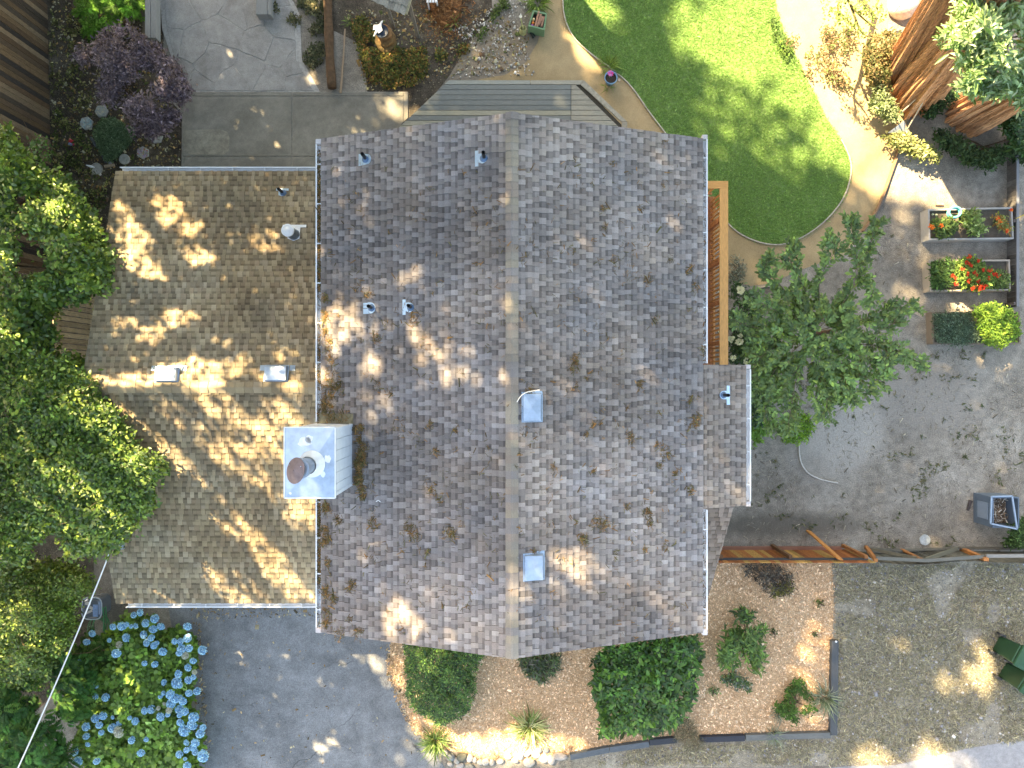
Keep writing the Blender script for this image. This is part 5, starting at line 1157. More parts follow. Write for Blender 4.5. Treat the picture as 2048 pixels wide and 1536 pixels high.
# ================================================================ PLANTS
def limbs(paths, r0, r1, parent, name="branch", m=None, c=(1, 1, 1)):
    for p in paths:
        pts = smooth_curve(p, 4); n = len(pts); B().tube(pts, [r0 + (r1 - r0) * i / (n - 1) for i in range(n)], 7, c).out(name, m or M_bark, parent)
def plant(name, label, cat, loc, group=None): return thing(name, label, cat, (loc[0], loc[1], 0), group)
def stems(parent, base, tops, r=.02, c=(1, 1, 1), name="stem", m=None):
    b = B()
    for t in tops:
        t = Vector(t); b0 = Vector(base); mid = b0.lerp(t, .5) + Vector((R.uniform(-.1, .1), R.uniform(-.1, .1), .1))
        b.tube([b0, mid, t], [r, r * .7, r * .3], 5, c)
    return b.out(name, m or M_bark, parent)
G1 = [(.055, .12, .02), (.085, .17, .025), (.04, .085, .02), (.12, .21, .03), (.05, .10, .035)]

def crown_tree(name, label, poly, trunk_uv, z0, z1, n, pal, size, per=7, dome=80, hole=.35, hs=.02, seed=0, tpl=T4, m=None, spread=.09, inner=True, pitch=.12, pvar=.4, wid=1.0, twigs=120, cvar=.3, trad=.12, group=None, cat="tree", pinnate=False):
    x, y, _ = P(*trunk_uv); t = plant(name, label, cat, (x, y), group)
    B().tube([(x, y, 0), (x + .1, y, z0 * .5), (x + .05, y + .1, z0)], [trad, trad * .8, trad * .6], 9).out("trunk", M_bark, t)
    c = poly_centers(poly, n, z0, z1, dome=dome, hole=hole, hs=hs, seed=seed, edge=14)
    idx = NR.choice(len(c), min(14, len(c)), replace=False)
    for i in idx:
        e = Vector(c[i]); s_ = Vector((x + .05, y + .1, z0 * .9)); md = s_.lerp(e, .5) + Vector((0, 0, .25)); pts = smooth_curve([tuple(s_), tuple(md), tuple(e - Vector((0, 0, .08)))], 4)
        B().tube(pts, [trad * .4 * (1 - .85 * k / (len(pts) - 1)) for k in range(len(pts))], 6).out("branch", M_bark, t)
    b = B()
    for _ in range(twigs):
        e = Vector(c[NR.integers(len(c))]); d = Vector((R.uniform(-1, 1), R.uniform(-1, 1), R.uniform(-.3, .4))).normalized() * R.uniform(.2, .6); b.tube([e, e + d], [.008, .003], 4, (1.6, 1.5, 1.3))
    if twigs: b.out("twigs", M_bark, t)['kind'] = 'stuff'
    if pinnate: pin_leaves(c, pal, t, size, m)
    else: foliage("crown", c, pal, t, per=per, size=size, spread=spread, tpl=tpl, m=m, pitch=pitch, pvar=pvar, wid=wid, cvar=cvar)
    return t
def pin_leaves(c, pal, parent, L_, m=None, k=9, name="crown", lw=.42):
    """feather-shaped fronds: leaflets in pairs along a rachis"""
    n = len(c); yaw = NR.random(n) * 6.283; pit = NR.normal(.0, .3, n); Ls = L_ * np.exp(NR.normal(0, .2, n)); pts = []; ya = []; pi_ = []; sz = []
    for j in range(k):
        f_ = (j + .5) / k
        for sg in (-1, 1):
            pts.append(c + np.stack([np.cos(yaw) * Ls * f_ * np.cos(pit), np.sin(yaw) * Ls * f_ * np.cos(pit), Ls * f_ * np.sin(pit) - f_ ** 2 * .3 * Ls], 1)); ya.append(yaw + sg * 1.05); pi_.append(pit * 0 + .05 - .2 * f_); sz.append(Ls * lw * math.sin(math.pi * (f_ * .8 + .15)))
    pts = np.concatenate(pts); ya = np.concatenate(ya); pi_ = np.concatenate(pi_); sz = np.concatenate(sz)
    V, Fc = leaves(pts, ya, pi_, sz, tpl=T4, wid=.75)
    pal = np.array(pal); cf = pal[NR.integers(0, len(pal), n)] * np.exp(NR.normal(0, .3, (n, 1))); C = np.repeat(np.tile(cf, (2 * k, 1)) * np.exp(NR.normal(0, .12, (2 * k * n, 1))), 2, 0)
    return raw(name, V, Fc, C, m or M_leafm, parent)

# big glossy tree on the left, two crowns
PA = [(-60, 270), (20, 255), (45, 300), (70, 335), (135, 345), (175, 415), (205, 470), (232, 520), (228, 570), (205, 600), (185, 612), (125, 605), (108, 640), (115, 700), (165, 720), (182, 760), (120, 790), (-60, 790)]
PB = [(-60, 690), (60, 700), (125, 712), (170, 745), (205, 800), (240, 830), (255, 870), (300, 905), (332, 930), (325, 960), (305, 985), (318, 1010), (282, 1040), (262, 1065), (238, 1095), (225, 1110), (195, 1105), (130, 1112), (80, 1130), (-60, 1140)]
PC = [(-60, 1090), (70, 1110), (135, 1120), (170, 1140), (192, 1165), (180, 1190), (150, 1215), (150, 1260), (130, 1310), (110, 1350), (60, 1380), (-60, 1390)]
PD = [(-60, 1350), (60, 1350), (120, 1310), (165, 1300), (185, 1350), (175, 1430), (150, 1480), (140, 1560), (-60, 1560)]
LT = [(.15, .235, .045), (.20, .30, .055), (.11, .19, .04), (.27, .36, .07), (.16, .22, .10), (.085, .15, .04)]
crown_tree("leafy_tree", "large glossy leaved tree filling the left edge above the slatted fence", PA, (20, 560), 2.6, 4.6, 4400, LT, .11, per=8, dome=110, hole=.22, seed=1, tpl=T6, twigs=90, wid=1.25)
crown_tree("leafy_tree", "large glossy leaved tree overhanging the lower left of the wing roof", PB, (60, 930), 3.75, 4.8, 5600, LT, .092, per=9, dome=120, hole=.22, seed=2, tpl=T6, twigs=160, wid=1.2, spread=.10)
crown_tree("leafy_shrub", "tall yellow green shrub at the left edge below the glossy tree", PC, (20, 1250), 1.2, 2.8, 2900, [(.12, .19, .03), (.17, .25, .04), (.08, .13, .025), (.22, .28, .06)], .085, per=9, dome=80, hole=.22, seed=3, twigs=60, cat="shrub", trad=.06)
crown_tree("ferny_tree", "dark feathery leaved tree in the bottom left corner", PD, (40, 1460), 1.0, 2.4, 900, [(.04, .11, .025), (.06, .15, .03), (.035, .08, .02), (.09, .17, .03)], .32, dome=80, hole=.25, seed=4, twigs=20, pinnate=True, trad=.06)
crown_tree("leafy_shrub", "feathery mid green shrub between the ferny tree and the hydrangeas", [(140, 1290), (180, 1260), (225, 1275), (240, 1310), (220, 1350), (200, 1390), (150, 1400), (120, 1360)], (180, 1340), .5, 1.4, 300, [(.06, .13, .025), (.10, .18, .04)], .22, dome=60, hole=.2, seed=14, twigs=20, pinnate=True, trad=.04, cat="shrub")
crown_tree("leafy_shrub", "small bright leaved sprays beside the left fence below the figurine", [(60, 275), (85, 268), (100, 285), (108, 310), (100, 335), (60, 345), (40, 300)], (60, 320), 1.4, 2.2, 60, [(.09, .17, .03), (.07, .13, .03)], .10, dome=40, hole=.3, seed=15, twigs=14, trad=.03, cat="shrub")

# purple maple
mp = P(262, 165); t = plant("japanese_maple", "spreading purple leaved japanese maple beside the flagstones", "tree", mp)
PM = [(262, 38), (275, 60), (300, 80), (325, 100), (350, 118), (362, 140), (378, 175), (386, 195), (368, 210), (355, 235), (335, 262), (300, 270), (275, 272), (240, 268), (228, 240), (205, 215), (190, 195), (205, 180), (185, 158), (168, 145), (150, 110), (160, 90), (195, 78), (205, 62), (235, 50)]
B().tube([(mp[0], mp[1], 0), (mp[0] + .05, mp[1], .5), (mp[0], mp[1], .9)], [.07, .055, .05], 8).out("trunk", M_bark, t)
c = poly_centers(PM, 1700, .7, 1.9, dome=90, hole=.42, hs=.03, seed=21, edge=12)
for i in NR.choice(len(c), 16, replace=False):
    e = Vector(c[i]); limbs([[(mp[0], mp[1], .75), tuple(Vector((mp[0], mp[1], .9)).lerp(e, .5)), tuple(e)]], .03, .006, t)
foliage("crown", c, [(.21, .165, .21), (.16, .125, .165), (.27, .22, .27), (.12, .095, .115), (.20, .15, .165)], t, per=13, size=.10, spread=.075, m=M_leafm, pvar=.5, wid=.7, cvar=.28)
# bright ferns at the top left
PF = [(135, -30), (290, -30), (288, 30), (282, 45), (250, 30), (225, 60), (190, 75), (165, 60), (155, 20)]
t = plant("fern_clump", "bright green fern clump at the top left beside the timber wall", "ferns", P(220, 20)); c = poly_centers(PF, 380, .15, .65, dome=40, hole=.35, hs=.05, seed=22)
pin_leaves(c, [(.12, .26, .03), (.16, .32, .04), (.08, .17, .025)], t, .24, k=7, name="fronds")
# green creeper cushion
PG = [(205, 240), (230, 236), (252, 252), (275, 262), (265, 275), (255, 290), (240, 305), (228, 320), (212, 322), (200, 300), (186, 270), (195, 252)]
t = plant("creeping_cushion", "flat fine grey green creeper cushion below the purple maple", "ground cover plant", P(225, 280)); foliage("foliage", poly_centers(PG, 1300, .05, .25, dome=30, seed=23), [(.14, .21, .12), (.18, .26, .15), (.10, .155, .085)], t, per=7, size=.045, spread=.03, m=M_leafm, cvar=.2)
B().prism([P(u, v, .1)[:2] for u, v in PG], 0, .08, (.05, .07, .04), .02).out("cushion", M_stone, t)

# hydrangeas
PH = [(262, 1222), (300, 1235), (330, 1262), (365, 1255), (385, 1275), (400, 1300), (388, 1340), (385, 1400), (395, 1440), (408, 1480), (400, 1560), (180, 1560), (150, 1500), (160, 1440), (185, 1400), (165, 1340), (180, 1290), (215, 1270), (240, 1240)]
hx, hy, _ = P(285, 1400); hyd = plant("hydrangea_bush", "wide hydrangea bush with many blue flower heads beside the driveway", "bush", (hx, hy))
c = poly_centers(PH, 2300, .35, 1.15, dome=60, hole=.08, hs=.03, seed=31, edge=6)
hol = (np.hypot(c[:, 0] - P(270, 1365, 1)[0], c[:, 1] - P(270, 1365, 1)[1]) < .14) | (np.hypot(c[:, 0] - P(310, 1478, 1)[0], c[:, 1] - P(310, 1478, 1)[1]) < .17) | (np.hypot(c[:, 0] - P(250, 1478, 1)[0], c[:, 1] - P(250, 1478, 1)[1]) < .2)
c = c[~hol]
foliage("foliage", c, [(.15, .26, .04), (.20, .32, .05), (.11, .19, .035), (.22, .33, .09), (.08, .14, .03)], hyd, per=6, size=.125, spread=.05, tpl=TR, m=M_leafm, pitch=.15, pvar=.3, wid=.95, cvar=.3)
b = B()
for _ in range(150):
    cc0 = [(270, 1365), (310, 1478), (250, 1478)][R.randrange(3)]; base = Vector(P(cc0[0] + R.uniform(-5, 5), cc0[1] + R.uniform(-5, 5), 0)); a = R.uniform(0, 6.28); e = base + Vector((math.cos(a) * R.uniform(.2, .6), math.sin(a) * R.uniform(.2, .6), R.uniform(.5, .85))); b.tube([base, e], [.009, .006], 4, (2.2, 1.8, 1.1))
b.out("stems", M_bark, hyd)['kind'] = 'stuff'
heads = [(1120, 293, 9), (1067, 315, 7), (1235, 345, 11), (900, 408, 8), (970, 402, 9), (1012, 388, 6), (1048, 405, 5), (1085, 400, 6), (1162, 380, 9), (1222, 428, 9), (1285, 405, 8), (1498, 405, 9), (735, 462, 9), (690, 530, 8), (873, 515, 5), (1008, 497, 9), (1147, 472, 10), (1207, 498, 8), (1172, 537, 8), (1228, 560, 9), (1250, 538, 8), (1497, 500, 10), (1442, 525, 7), (1395, 525, 7), (925, 622, 12), (950, 552, 9, 1), (1298, 607, 11), (1448, 585, 11), (1510, 582, 9), (1430, 620, 7), (1618, 597, 10), (1478, 640, 7, 1), (1543, 680, 8), (632, 690, 8), (1153, 700, 8), (1235, 708, 8), (1503, 735, 9), (1425, 785, 10), (1555, 770, 7, 1), (1545, 812, 6), (1505, 835, 11), (1410, 860, 13), (1438, 880, 7), (1312, 855, 7), (655, 918, 8), (765, 880, 6), (760, 965, 8), (840, 975, 10), (1305, 940, 6), (1358, 950, 12), (1508, 940, 9), (1575, 925, 9), (1280, 968, 5), (1400, 985, 9), (1365, 1025, 11), (1440, 970, 8), (1460, 1005, 8), (1155, 1080, 8), (1208, 1070, 10), (1313, 1023, 5, 1), (1265, 1060, 5, 1), (1350, 1078, 7, 1), (1432, 1070, 9), (1475, 1090, 9), (757, 1143, 9), (820, 1122, 10), (900, 1132, 5), (1283, 1130, 10), (1340, 1112, 7), (1435, 1115, 8), (1545, 1135, 11), (1080, 1165, 10), (1035, 1138, 5), (950, 1180, 7), (790, 1195, 9), (808, 1255, 6), (898, 1222, 11), (945, 1252, 12, 1), (1440, 1175, 9), (1535, 1195, 11), (1470, 1240, 12), (685, 1210, 9), (687, 1285, 10), (1620, 1215, 8), (1600, 1265, 10), (1168, 1308, 7), (1050, 1317, 9), (700, 1348, 7), (1490, 1335, 8), (1560, 1335, 9), (1540, 1375, 10), (1490, 1395, 9), (1560, 1412, 8), (588, 1405, 10), (1125, 1418, 11), (1432, 1430, 8), (1480, 1465, 4), (1622, 1445, 12), (618, 1488, 11), (770, 1485, 8), (1493, 1520, 9)]
hm = []
for k in range(5):
    n = 120; th = np.arccos(1 - NR.random(n) * 1.05); ph = NR.random(n) * 6.283; d = np.stack([np.sin(th) * np.cos(ph), np.sin(th) * np.sin(ph), np.cos(th) * .8], 1)
    if k == 4: colr = [(.62, .62, .52), (.55, .60, .60), (.5, .5, .38)]
    else: colr = [(.34, .60, .94), (.46, .70, .96), (.25, .50, .90), (.66, .82, .98)]
    V = []; Fc = []; C = []
    pts = np.repeat(d, 4, 0); yaw = np.repeat(NR.random(n) * 6.28, 4) + np.tile(np.arange(4) * 1.571, n)
    v, f = leaves(pts * .9, yaw, NR.normal(.1, .25, 4 * n), np.full(4 * n, .17), tpl=T4, wid=1.5)
    core = B(); core.lathe([(.6, -.15), (.80, .1), (.72, .45), (.4, .66), (.03, .72)], 0, 0, 12)
    colr = np.array(colr); cf = np.repeat(colr[NR.integers(0, len(colr), n)] * np.exp(NR.normal(0, .12, (n, 1))), 8, 0)
    v2 = np.concatenate([v, np.array(core.v)]); fl2 = [tuple(x) for x in f] + [tuple(i + len(v) for i in ff) for ff in core.f]
    o = raw("tmp", v2, fl2, np.concatenate([cf, np.tile(colr[0] * .5, (len(core.f), 1))]), M_petal); hm.append(o.data); bpy.data.objects.remove(o)
for h in heads:
    u, v, r_ = h[0] / 4, 1152 + h[1] / 4, h[2]; z = 1.20 + R.uniform(-.04, .12); x, y, _ = P(u, v, z)
    o = bpy.data.objects.new("flower_head", hm[4] if len(h) > 3 else hm[R.randrange(4)]); col.objects.link(o); o.parent = hyd
    s_ = r_ * (CH - z) / F * R.uniform(.74, 1.05); o.scale = (s_, s_ * R.uniform(.85, 1.05), s_); o.rotation_euler = (R.uniform(-.25, .25), R.uniform(-.25, .25), R.uniform(0, 6.28)); o.location = (x - hx, y - hy, z - s_ * .3)
    if len(h) > 3: o['label'] = "pale faded flower head"

# front shrubs
def shrub(name, label, poly, z0, z1, n, pal, size, per=7, tpl=T6, dome=40, hole=.0, seed=0, m=None, wid=1.0, spread=.05, pvar=.35, pitch=.15, hs=.03, cvar=.28, edge=6, cat="shrub", nst=14):
    a = np.array(poly).mean(0); x, y, _ = P(a[0], a[1]); t = plant(name, label, cat, (x, y))
    c = poly_centers(poly, n, z0, z1, dome=dome, hole=hole, seed=seed, hs=hs, edge=edge)
    if nst: stems(t, (x, y, 0), [tuple(c[i]) for i in NR.choice(len(c), nst)], .015 + .01 * z1)
    foliage("foliage", c, pal, t, per=per, size=size, spread=spread, tpl=tpl, m=m, wid=wid, pvar=pvar, pitch=pitch, cvar=cvar); return t
DKG = [(.055, .12, .028), (.035, .075, .024), (.095, .18, .038), (.14, .24, .045)]
shrub("clipped_shrub", "dense dark small leaved shrub on the mulch beside the driveway", [(808, 1275), (965, 1290), (972, 1310), (955, 1340), (952, 1390), (935, 1425), (905, 1448), (875, 1455), (850, 1440), (825, 1415), (812, 1385), (806, 1330)], .5, 1.15, 2500, DKG, .055, per=8, dome=35, seed=41, spread=.035)
shrub("broadleaf_shrub", "big glossy broad leaved shrub below the right half of the roof", [(1210, 1290), (1260, 1275), (1400, 1270), (1402, 1300), (1408, 1340), (1395, 1380), (1380, 1410), (1375, 1440), (1330, 1462), (1295, 1475), (1250, 1478), (1205, 1482), (1190, 1485), (1196, 1450), (1185, 1400), (1180, 1350), (1186, 1315)], .5, 1.5, 1300, [(.05, .12, .025), (.08, .18, .03), (.035, .075, .02), (.11, .22, .035)], .135, per=7, dome=55, seed=42, spread=.03, pitch=.28, hole=.12, edge=14)
def strappy(name, label, u, v, rad, h, n, pal, seed=0, lean=.7, cat="grass clump", w=1.6):
    x, y, _ = P(u, v); t = plant(name, label, cat, (x, y)); a = NR.random(n) * 6.283; r_ = rad * .45 * np.sqrt(NR.random(n)); c = np.stack([x + r_ * np.cos(a), y + r_ * np.sin(a), np.full(n, .02)], 1)
    ln = np.clip(NR.normal(lean, .35, n), .1, 1.4); TS = (np.array([(0, -.012, 0), (.35, -.016, .14), (.75, -.011, .06), (1, 0, -.16), (.75, .011, .06), (.35, .016, .14), (0, .012, 0)]), np.array([(0, 1, 6), (1, 5, 6), (1, 2, 5), (2, 4, 5), (2, 3, 4)]))
    V, Fc = leaves(c, a + NR.normal(0, .5, n), ln, h * np.exp(NR.normal(0, .25, n)), tpl=TS, wid=w); raw("blades", V, Fc, leafcol(n, 5, pal, .25), M_leafm, t); return t
GG = [(.10, .17, .04), (.16, .24, .07), (.06, .11, .03), (.26, .30, .14)]
shrub("lily_clump", "dark strappy clump under the ridge end of the roof", [(1030, 1315), (1120, 1308), (1118, 1335), (1105, 1350), (1085, 1366), (1060, 1352), (1042, 1335)], .1, .4, 200, [(.06, .10, .03), (.10, .15, .05), (.04, .06, .025), (.12, .12, .09)], .16, per=5, tpl=TB, wid=2.5, seed=43, pvar=.5)
strappy("lily_grass", "sunlit arching grass clump on the mulch below the ridge end", 1060, 1450, .42, .46, 240, [(.22, .28, .10), (.40, .42, .22), (.12, .18, .05), (.5, .5, .3)])
strappy("lily_grass", "arching grass clump where the driveway meets the river stones", 872, 1478, .38, .42, 200, GG)
shrub("bamboo_shrub", "open lance leaved shrub on the mulch right of the roof corner", [(1478, 1218), (1500, 1222), (1512, 1242), (1530, 1240), (1535, 1265), (1522, 1275), (1532, 1300), (1525, 1350), (1500, 1340), (1498, 1315), (1480, 1300), (1470, 1335), (1440, 1330), (1435, 1300), (1450, 1262), (1475, 1258), (1468, 1240)], .3, .95, 230, [(.07, .14, .025), (.11, .20, .035), (.05, .10, .02), (.15, .24, .05)], .15, per=7, tpl=T6, wid=.6, dome=30, hole=.3, hs=.05, seed=44)
shrub("dry_shrub", "dead twiggy shrub with a mossy lower edge near the cedar fence", [(1482, 1128), (1520, 1122), (1560, 1130), (1585, 1150), (1588, 1185), (1545, 1196), (1510, 1165), (1490, 1148)], .1, .4, 260, [(.05, .042, .035), (.09, .075, .055), (.035, .03, .028), (.16, .15, .12)], .11, per=5, tpl=TB, wid=1.6, seed=45, m=M_bits, pvar=.5)
shrub("moss_clump", "olive mossy clump at the foot of the dead shrub", [(1535, 1172), (1585, 1155), (1586, 1182), (1562, 1192), (1540, 1194)], .1, .3, 90, [(.16, .15, .03), (.10, .10, .025), (.2, .18, .05)], .06, seed=46, m=M_leafm)
shrub("small_plant", "small feathery plant on the mulch near the charred timber", [(1632, 1196), (1645, 1202), (1644, 1214), (1630, 1208)], .05, .2, 22, [(.09, .11, .03), (.13, .16, .05)], .06, seed=47, nst=4, m=M_leafm)
shrub("small_plant", "small dark spiky plant on the mulch above the charred timber end", [(1615, 1262), (1638, 1260), (1640, 1276), (1618, 1276)], .05, .22, 26, [(.10, .10, .03), (.06, .08, .02)], .07, seed=48, nst=4)
shrub("small_plant", "small round green plant alone in the middle of the mulch", [(1540, 1255), (1556, 1255), (1555, 1270), (1540, 1270)], .05, .18, 22, [(.06, .11, .04), (.08, .13, .05)], .05, seed=49, nst=4, m=M_leafm)
shrub("small_plant", "low grey green plant below the lance leaved shrub", [(1440, 1355), (1470, 1345), (1500, 1360), (1502, 1385), (1485, 1394), (1465, 1372), (1442, 1362)], .08, .28, 110, [(.07, .12, .04), (.11, .17, .06), (.14, .17, .15)], .07, hole=.2, seed=50, m=M_leafm)
shrub("small_plant", "little sprig left of the low grey green plant", [(1415, 1375), (1438, 1376), (1436, 1390), (1418, 1390)], .04, .14, 20, [(.09, .15, .04)], .05, seed=51, nst=3)
shrub("rose_shrub", "open green shrub on the mulch near the lower charred timber", [(1590, 1355), (1608, 1360), (1612, 1385), (1625, 1400), (1640, 1412), (1625, 1425), (1600, 1435), (1588, 1448), (1572, 1440), (1550, 1420), (1545, 1405), (1570, 1400), (1565, 1385), (1580, 1375)], .1, .5, 240, [(.06, .12, .025), (.09, .17, .03), (.05, .09, .02)], .08, per=6, hole=.2, seed=52, m=M_leafm)
strappy("silver_grass", "silvery grass tuft against the lower charred timber", 1645, 1392, .38, .42, 150, [(.24, .27, .2), (.16, .2, .12), (.35, .37, .28)], w=1.3)
strappy("silver_grass", "silvery grass tuft at the bottom timber in the right of the mulch", 1545, 1468, .26, .30, 90, [(.24, .28, .22), (.16, .2, .14)], w=1.3)
strappy("silver_grass", "small blue grey tuft left of the open green shrub", 1555, 1425, .2, .25, 60, [(.16, .2, .17), (.2, .24, .2)], w=1.6)
shrub("dry_clump", "brown dried clump spilling over the black timber", [(1345, 1455), (1375, 1432), (1392, 1442), (1400, 1470), (1412, 1485), (1400, 1500), (1370, 1495), (1350, 1480)], .08, .4, 300, [(.16, .13, .08), (.22, .18, .11), (.11, .11, .06)], .07, per=7, tpl=TB, wid=1.6, seed=53, m=M_bits, pvar=.6)
for i, (u, v, l) in enumerate(((1705, 1195, "leftmost green weed"), (1722, 1272, ""),)): pass

# spreading tree on the right
M_twig = mat('grey green twig', (.17, .15, .10), .9, scale=10, amt=.3)
tr = plant("spreading_tree", "open branched green tree over the yard right of the balcony", "tree", P(1640, 650)); bx, by, _ = P(1625, 668)
B().tube([(bx, by, 0), (bx + .05, by, .8), (bx, by, 1.6)], [.07, .06, .05], 9).out("trunk", M_bark, tr)
arms = [[(1625, 668), (1690, 600), (1715, 540), (1705, 470), (1702, 445)], [(1700, 560), (1735, 500), (1752, 450)], [(1690, 590), (1735, 560), (1745, 600)], [(1640, 640), (1640, 560), (1670, 500), (1660, 480)], [(1630, 620), (1600, 560), (1580, 520), (1585, 500)], [(1620, 640), (1560, 570), (1530, 540), (1535, 525)], [(1615, 660), (1550, 620), (1510, 600)], [(1640, 660), (1720, 640), (1780, 620), (1825, 610)], [(1640, 680), (1720, 680), (1780, 650), (1790, 640)],
        [(1650, 690), (1740, 690), (1790, 712), (1845, 722)], [(1640, 690), (1700, 740), (1760, 760), (1772, 728)], [(1620, 700), (1640, 760), (1680, 790), (1740, 780)], [(1610, 700), (1590, 770), (1580, 830), (1575, 855)], [(1600, 690), (1550, 740), (1530, 800), (1540, 850)], [(1650, 700), (1655, 780), (1650, 835)], [(1600, 680), (1540, 700), (1505, 740), (1510, 780)], [(1610, 670), (1540, 660), (1490, 650), (1470, 640)], [(1620, 690), (1600, 730), (1560, 780), (1520, 790)], [(1640, 700), (1690, 760), (1700, 800)], [(1650, 680), (1700, 700), (1750, 730), (1800, 700)]]
tw = []
for a in arms:
    n = len(a); zs = [1.4] + [2.0 + .8 * math.sin(math.pi * .5 * (k / (n - 1))) for k in range(1, n)]
    pts = smooth_curve([P(u, v, z) for (u, v), z in zip(a, zs)], 8)
    B().tube(pts, [.014 * (1 - .8 * k / (len(pts) - 1)) for k in range(len(pts))], 6).out("branch", M_twig, tr)
    for k in range(4, len(pts)):
        p = Vector(pts[k]); d = (Vector(pts[k]) - Vector(pts[k - 1])).normalized()
        for _ in range(2):
            an = R.choice((-1, 1)) * R.uniform(.2, 1.2); dd = Matrix.Rotation(an, 3, 'Z') @ d; dd.z += R.uniform(-.2, .35); L_ = R.uniform(.18, .42) * (1.1 - .35 * k / len(pts)); tw.append((p, dd.normalized(), L_))
for _ in range(500):
    a = R.uniform(0, 6.28); rr_ = 100 * math.sqrt(R.random()); u, v = 1610 + rr_ * math.cos(a) * .95, 690 + rr_ * math.sin(a) * 1.15
    if float(vn(u, v, .035, 61)) < .36: continue
    tw.append((Vector(P(u, v, R.uniform(1.6, 2.9))), Vector((math.cos(a), -math.sin(a), R.uniform(-.2, .5))).normalized(), R.uniform(.2, .4)))
for _ in range(150):
    a = R.uniform(0, 6.28); rr_ = 42 * math.sqrt(R.random()); tw.append((Vector(P(1652 + rr_ * math.cos(a), 655 + rr_ * math.sin(a), R.uniform(1.9, 2.7))), Vector((math.cos(a), -math.sin(a), R.uniform(-.2, .5))).normalized(), R.uniform(.2, .4)))
b = B(); pts = []; ya = []; pi_ = []; sz = []; cfac = []
for p, d, L_ in tw:
    if R.random() < .35: b.tube([p, p + d * L_], [.006, .003], 4, (1.3, 1.4, 1.0))
    yw = math.atan2(d.y, d.x); n = int(L_ / .06); cf_ = math.exp(R.gauss(0, .28))
    for i in range(n):
        for sg in (-1, 1):
            q_ = p + d * (L_ * (i + .6) / n); pts.append(q_); ya.append(yw + sg * R.uniform(.5, 1.0)); pi_.append(R.gauss(.05, .35)); sz.append(R.uniform(.10, .155)); cfac.append(cf_)
b.out("twigs", M_bark, tr)['kind'] = 'stuff'
V, Fc = leaves(np.array(pts), np.array(ya), np.array(pi_), np.array(sz), tpl=T6, wid=1.1)
pal_ = np.array([(.125, .20, .055), (.09, .155, .045), (.17, .26, .065), (.22, .32, .07)]); C = np.repeat(pal_[NR.choice(4, len(pts), p=[.4, .3, .22, .08])] * np.array(cfac)[:, None] * np.exp(NR.normal(0, .12, (len(pts), 1))), 6, 0)
raw("crown", V, Fc, C, M_leaf, tr)
# around it
shrub("rose_bush", "dark green rose bush with white blooms against the balcony", [(1462, 570), (1480, 560), (1500, 590), (1520, 640), (1540, 700), (1545, 780), (1535, 850), (1500, 850), (1500, 730), (1460, 728)], .3, 1.3, 620, [(.045, .10, .03), (.03, .07, .025), (.07, .13, .035)], .085, dome=35, hole=.15, seed=62)
rb = bpy.data.objects["rose_bush"]; ro = origin_of(rb)
for (u, v, r_) in ((1479, 581, 9), (1460, 637, 8), (1461, 678, 8), (1478, 684, 8), (1480, 672, 5), (1466, 716, 6), (1493, 722, 7), (1440, 664, 4), (1473, 655, 4), (1441, 583, 5)):
    z = 1.15; x, y, _ = P(u, v, z); n = 26; th = NR.random(n) * 1.3; ph = NR.random(n) * 6.28; rr_ = r_ * .0135 * .55
    c = np.stack([x + rr_ * np.sin(th) * np.cos(ph), y + rr_ * np.sin(th) * np.sin(ph), z + rr_ * .6 * np.cos(th)], 1); V, Fc = leaves(c, ph, NR.normal(.35, .3, n), np.full(n, r_ * .0135 * .7), tpl=TR, wid=1.2)
    raw("bloom", V, Fc, leafcol(n, 6, [(.72, .74, .66), (.66, .68, .58)], .08), M_petal, rb)
shrub("lavender", "grey green lavender at the corner of the balcony", [(1456, 520), (1478, 515), (1495, 530), (1490, 560), (1470, 578), (1457, 565)], .1, .45, 120, [(.15, .17, .15), (.09, .10, .09), (.2, .23, .2)], .08, tpl=TB, wid=2, hole=.1, seed=63, m=M_leafm)
shrub("lime_shrub", "bright lime feathery shrub at the end of the curved edging", [(1580, 825), (1625, 828), (1632, 850), (1612, 885), (1590, 890), (1560, 886), (1565, 860)], .2, .7, 260, [(.17, .30, .03), (.22, .36, .04), (.12, .22, .03)], .09, tpl=T6, wid=.5, seed=64, m=M_leafm, pvar=.5)
shrub("lobed_plant", "light green lobed leaf plant beside the roof gutter", [(1500, 832), (1525, 828), (1540, 850), (1530, 870), (1515, 890), (1500, 900), (1500, 860)], .15, .5, 60, [(.15, .27, .05), (.2, .33, .06)], .15, tpl=T6, wid=.7, seed=65, m=M_leafm)
# beds
RED = [(.42, .03, .015), (.55, .06, .02)]
def blossoms(parent, spots, z, r_, pal, name="bloom"):
    for (u, v) in spots:
        x, y, _ = P(u, v, z); n = 14; ph = NR.random(n) * 6.28; c = np.stack([x + NR.normal(0, r_ * .3, n), y + NR.normal(0, r_ * .3, n), np.full(n, z)], 1)
        V, Fc = leaves(c, ph, NR.normal(.2, .3, n), np.full(n, r_), tpl=T4, wid=1.4); raw(name, V, Fc, leafcol(n, 2, pal, .15), M_petal, parent)
t = shrub("vegetable_plants", "leafy plants with orange flowers at the left of the topmost bed", [(1860, 440), (1900, 436), (1915, 450), (1905, 474), (1862, 476)], .35, .6, 130, [(.09, .15, .04), (.14, .2, .05), (.06, .1, .03)], .08, hole=.2, seed=71, m=M_leafm, cat="plants"); blossoms(t, [(1861, 452), (1883, 451), (1864, 456)], .62, .06, [(.6, .16, .03)])
t = shrub("vegetable_plants", "pale sunlit leafy plants in the middle of the topmost bed", [(1925, 425), (1955, 420), (1965, 440), (1975, 470), (1940, 472), (1925, 450)], .35, .65, 170, [(.18, .25, .07), (.13, .2, .05), (.3, .36, .15)], .085, hole=.1, seed=72, m=M_leafm, cat="plants")
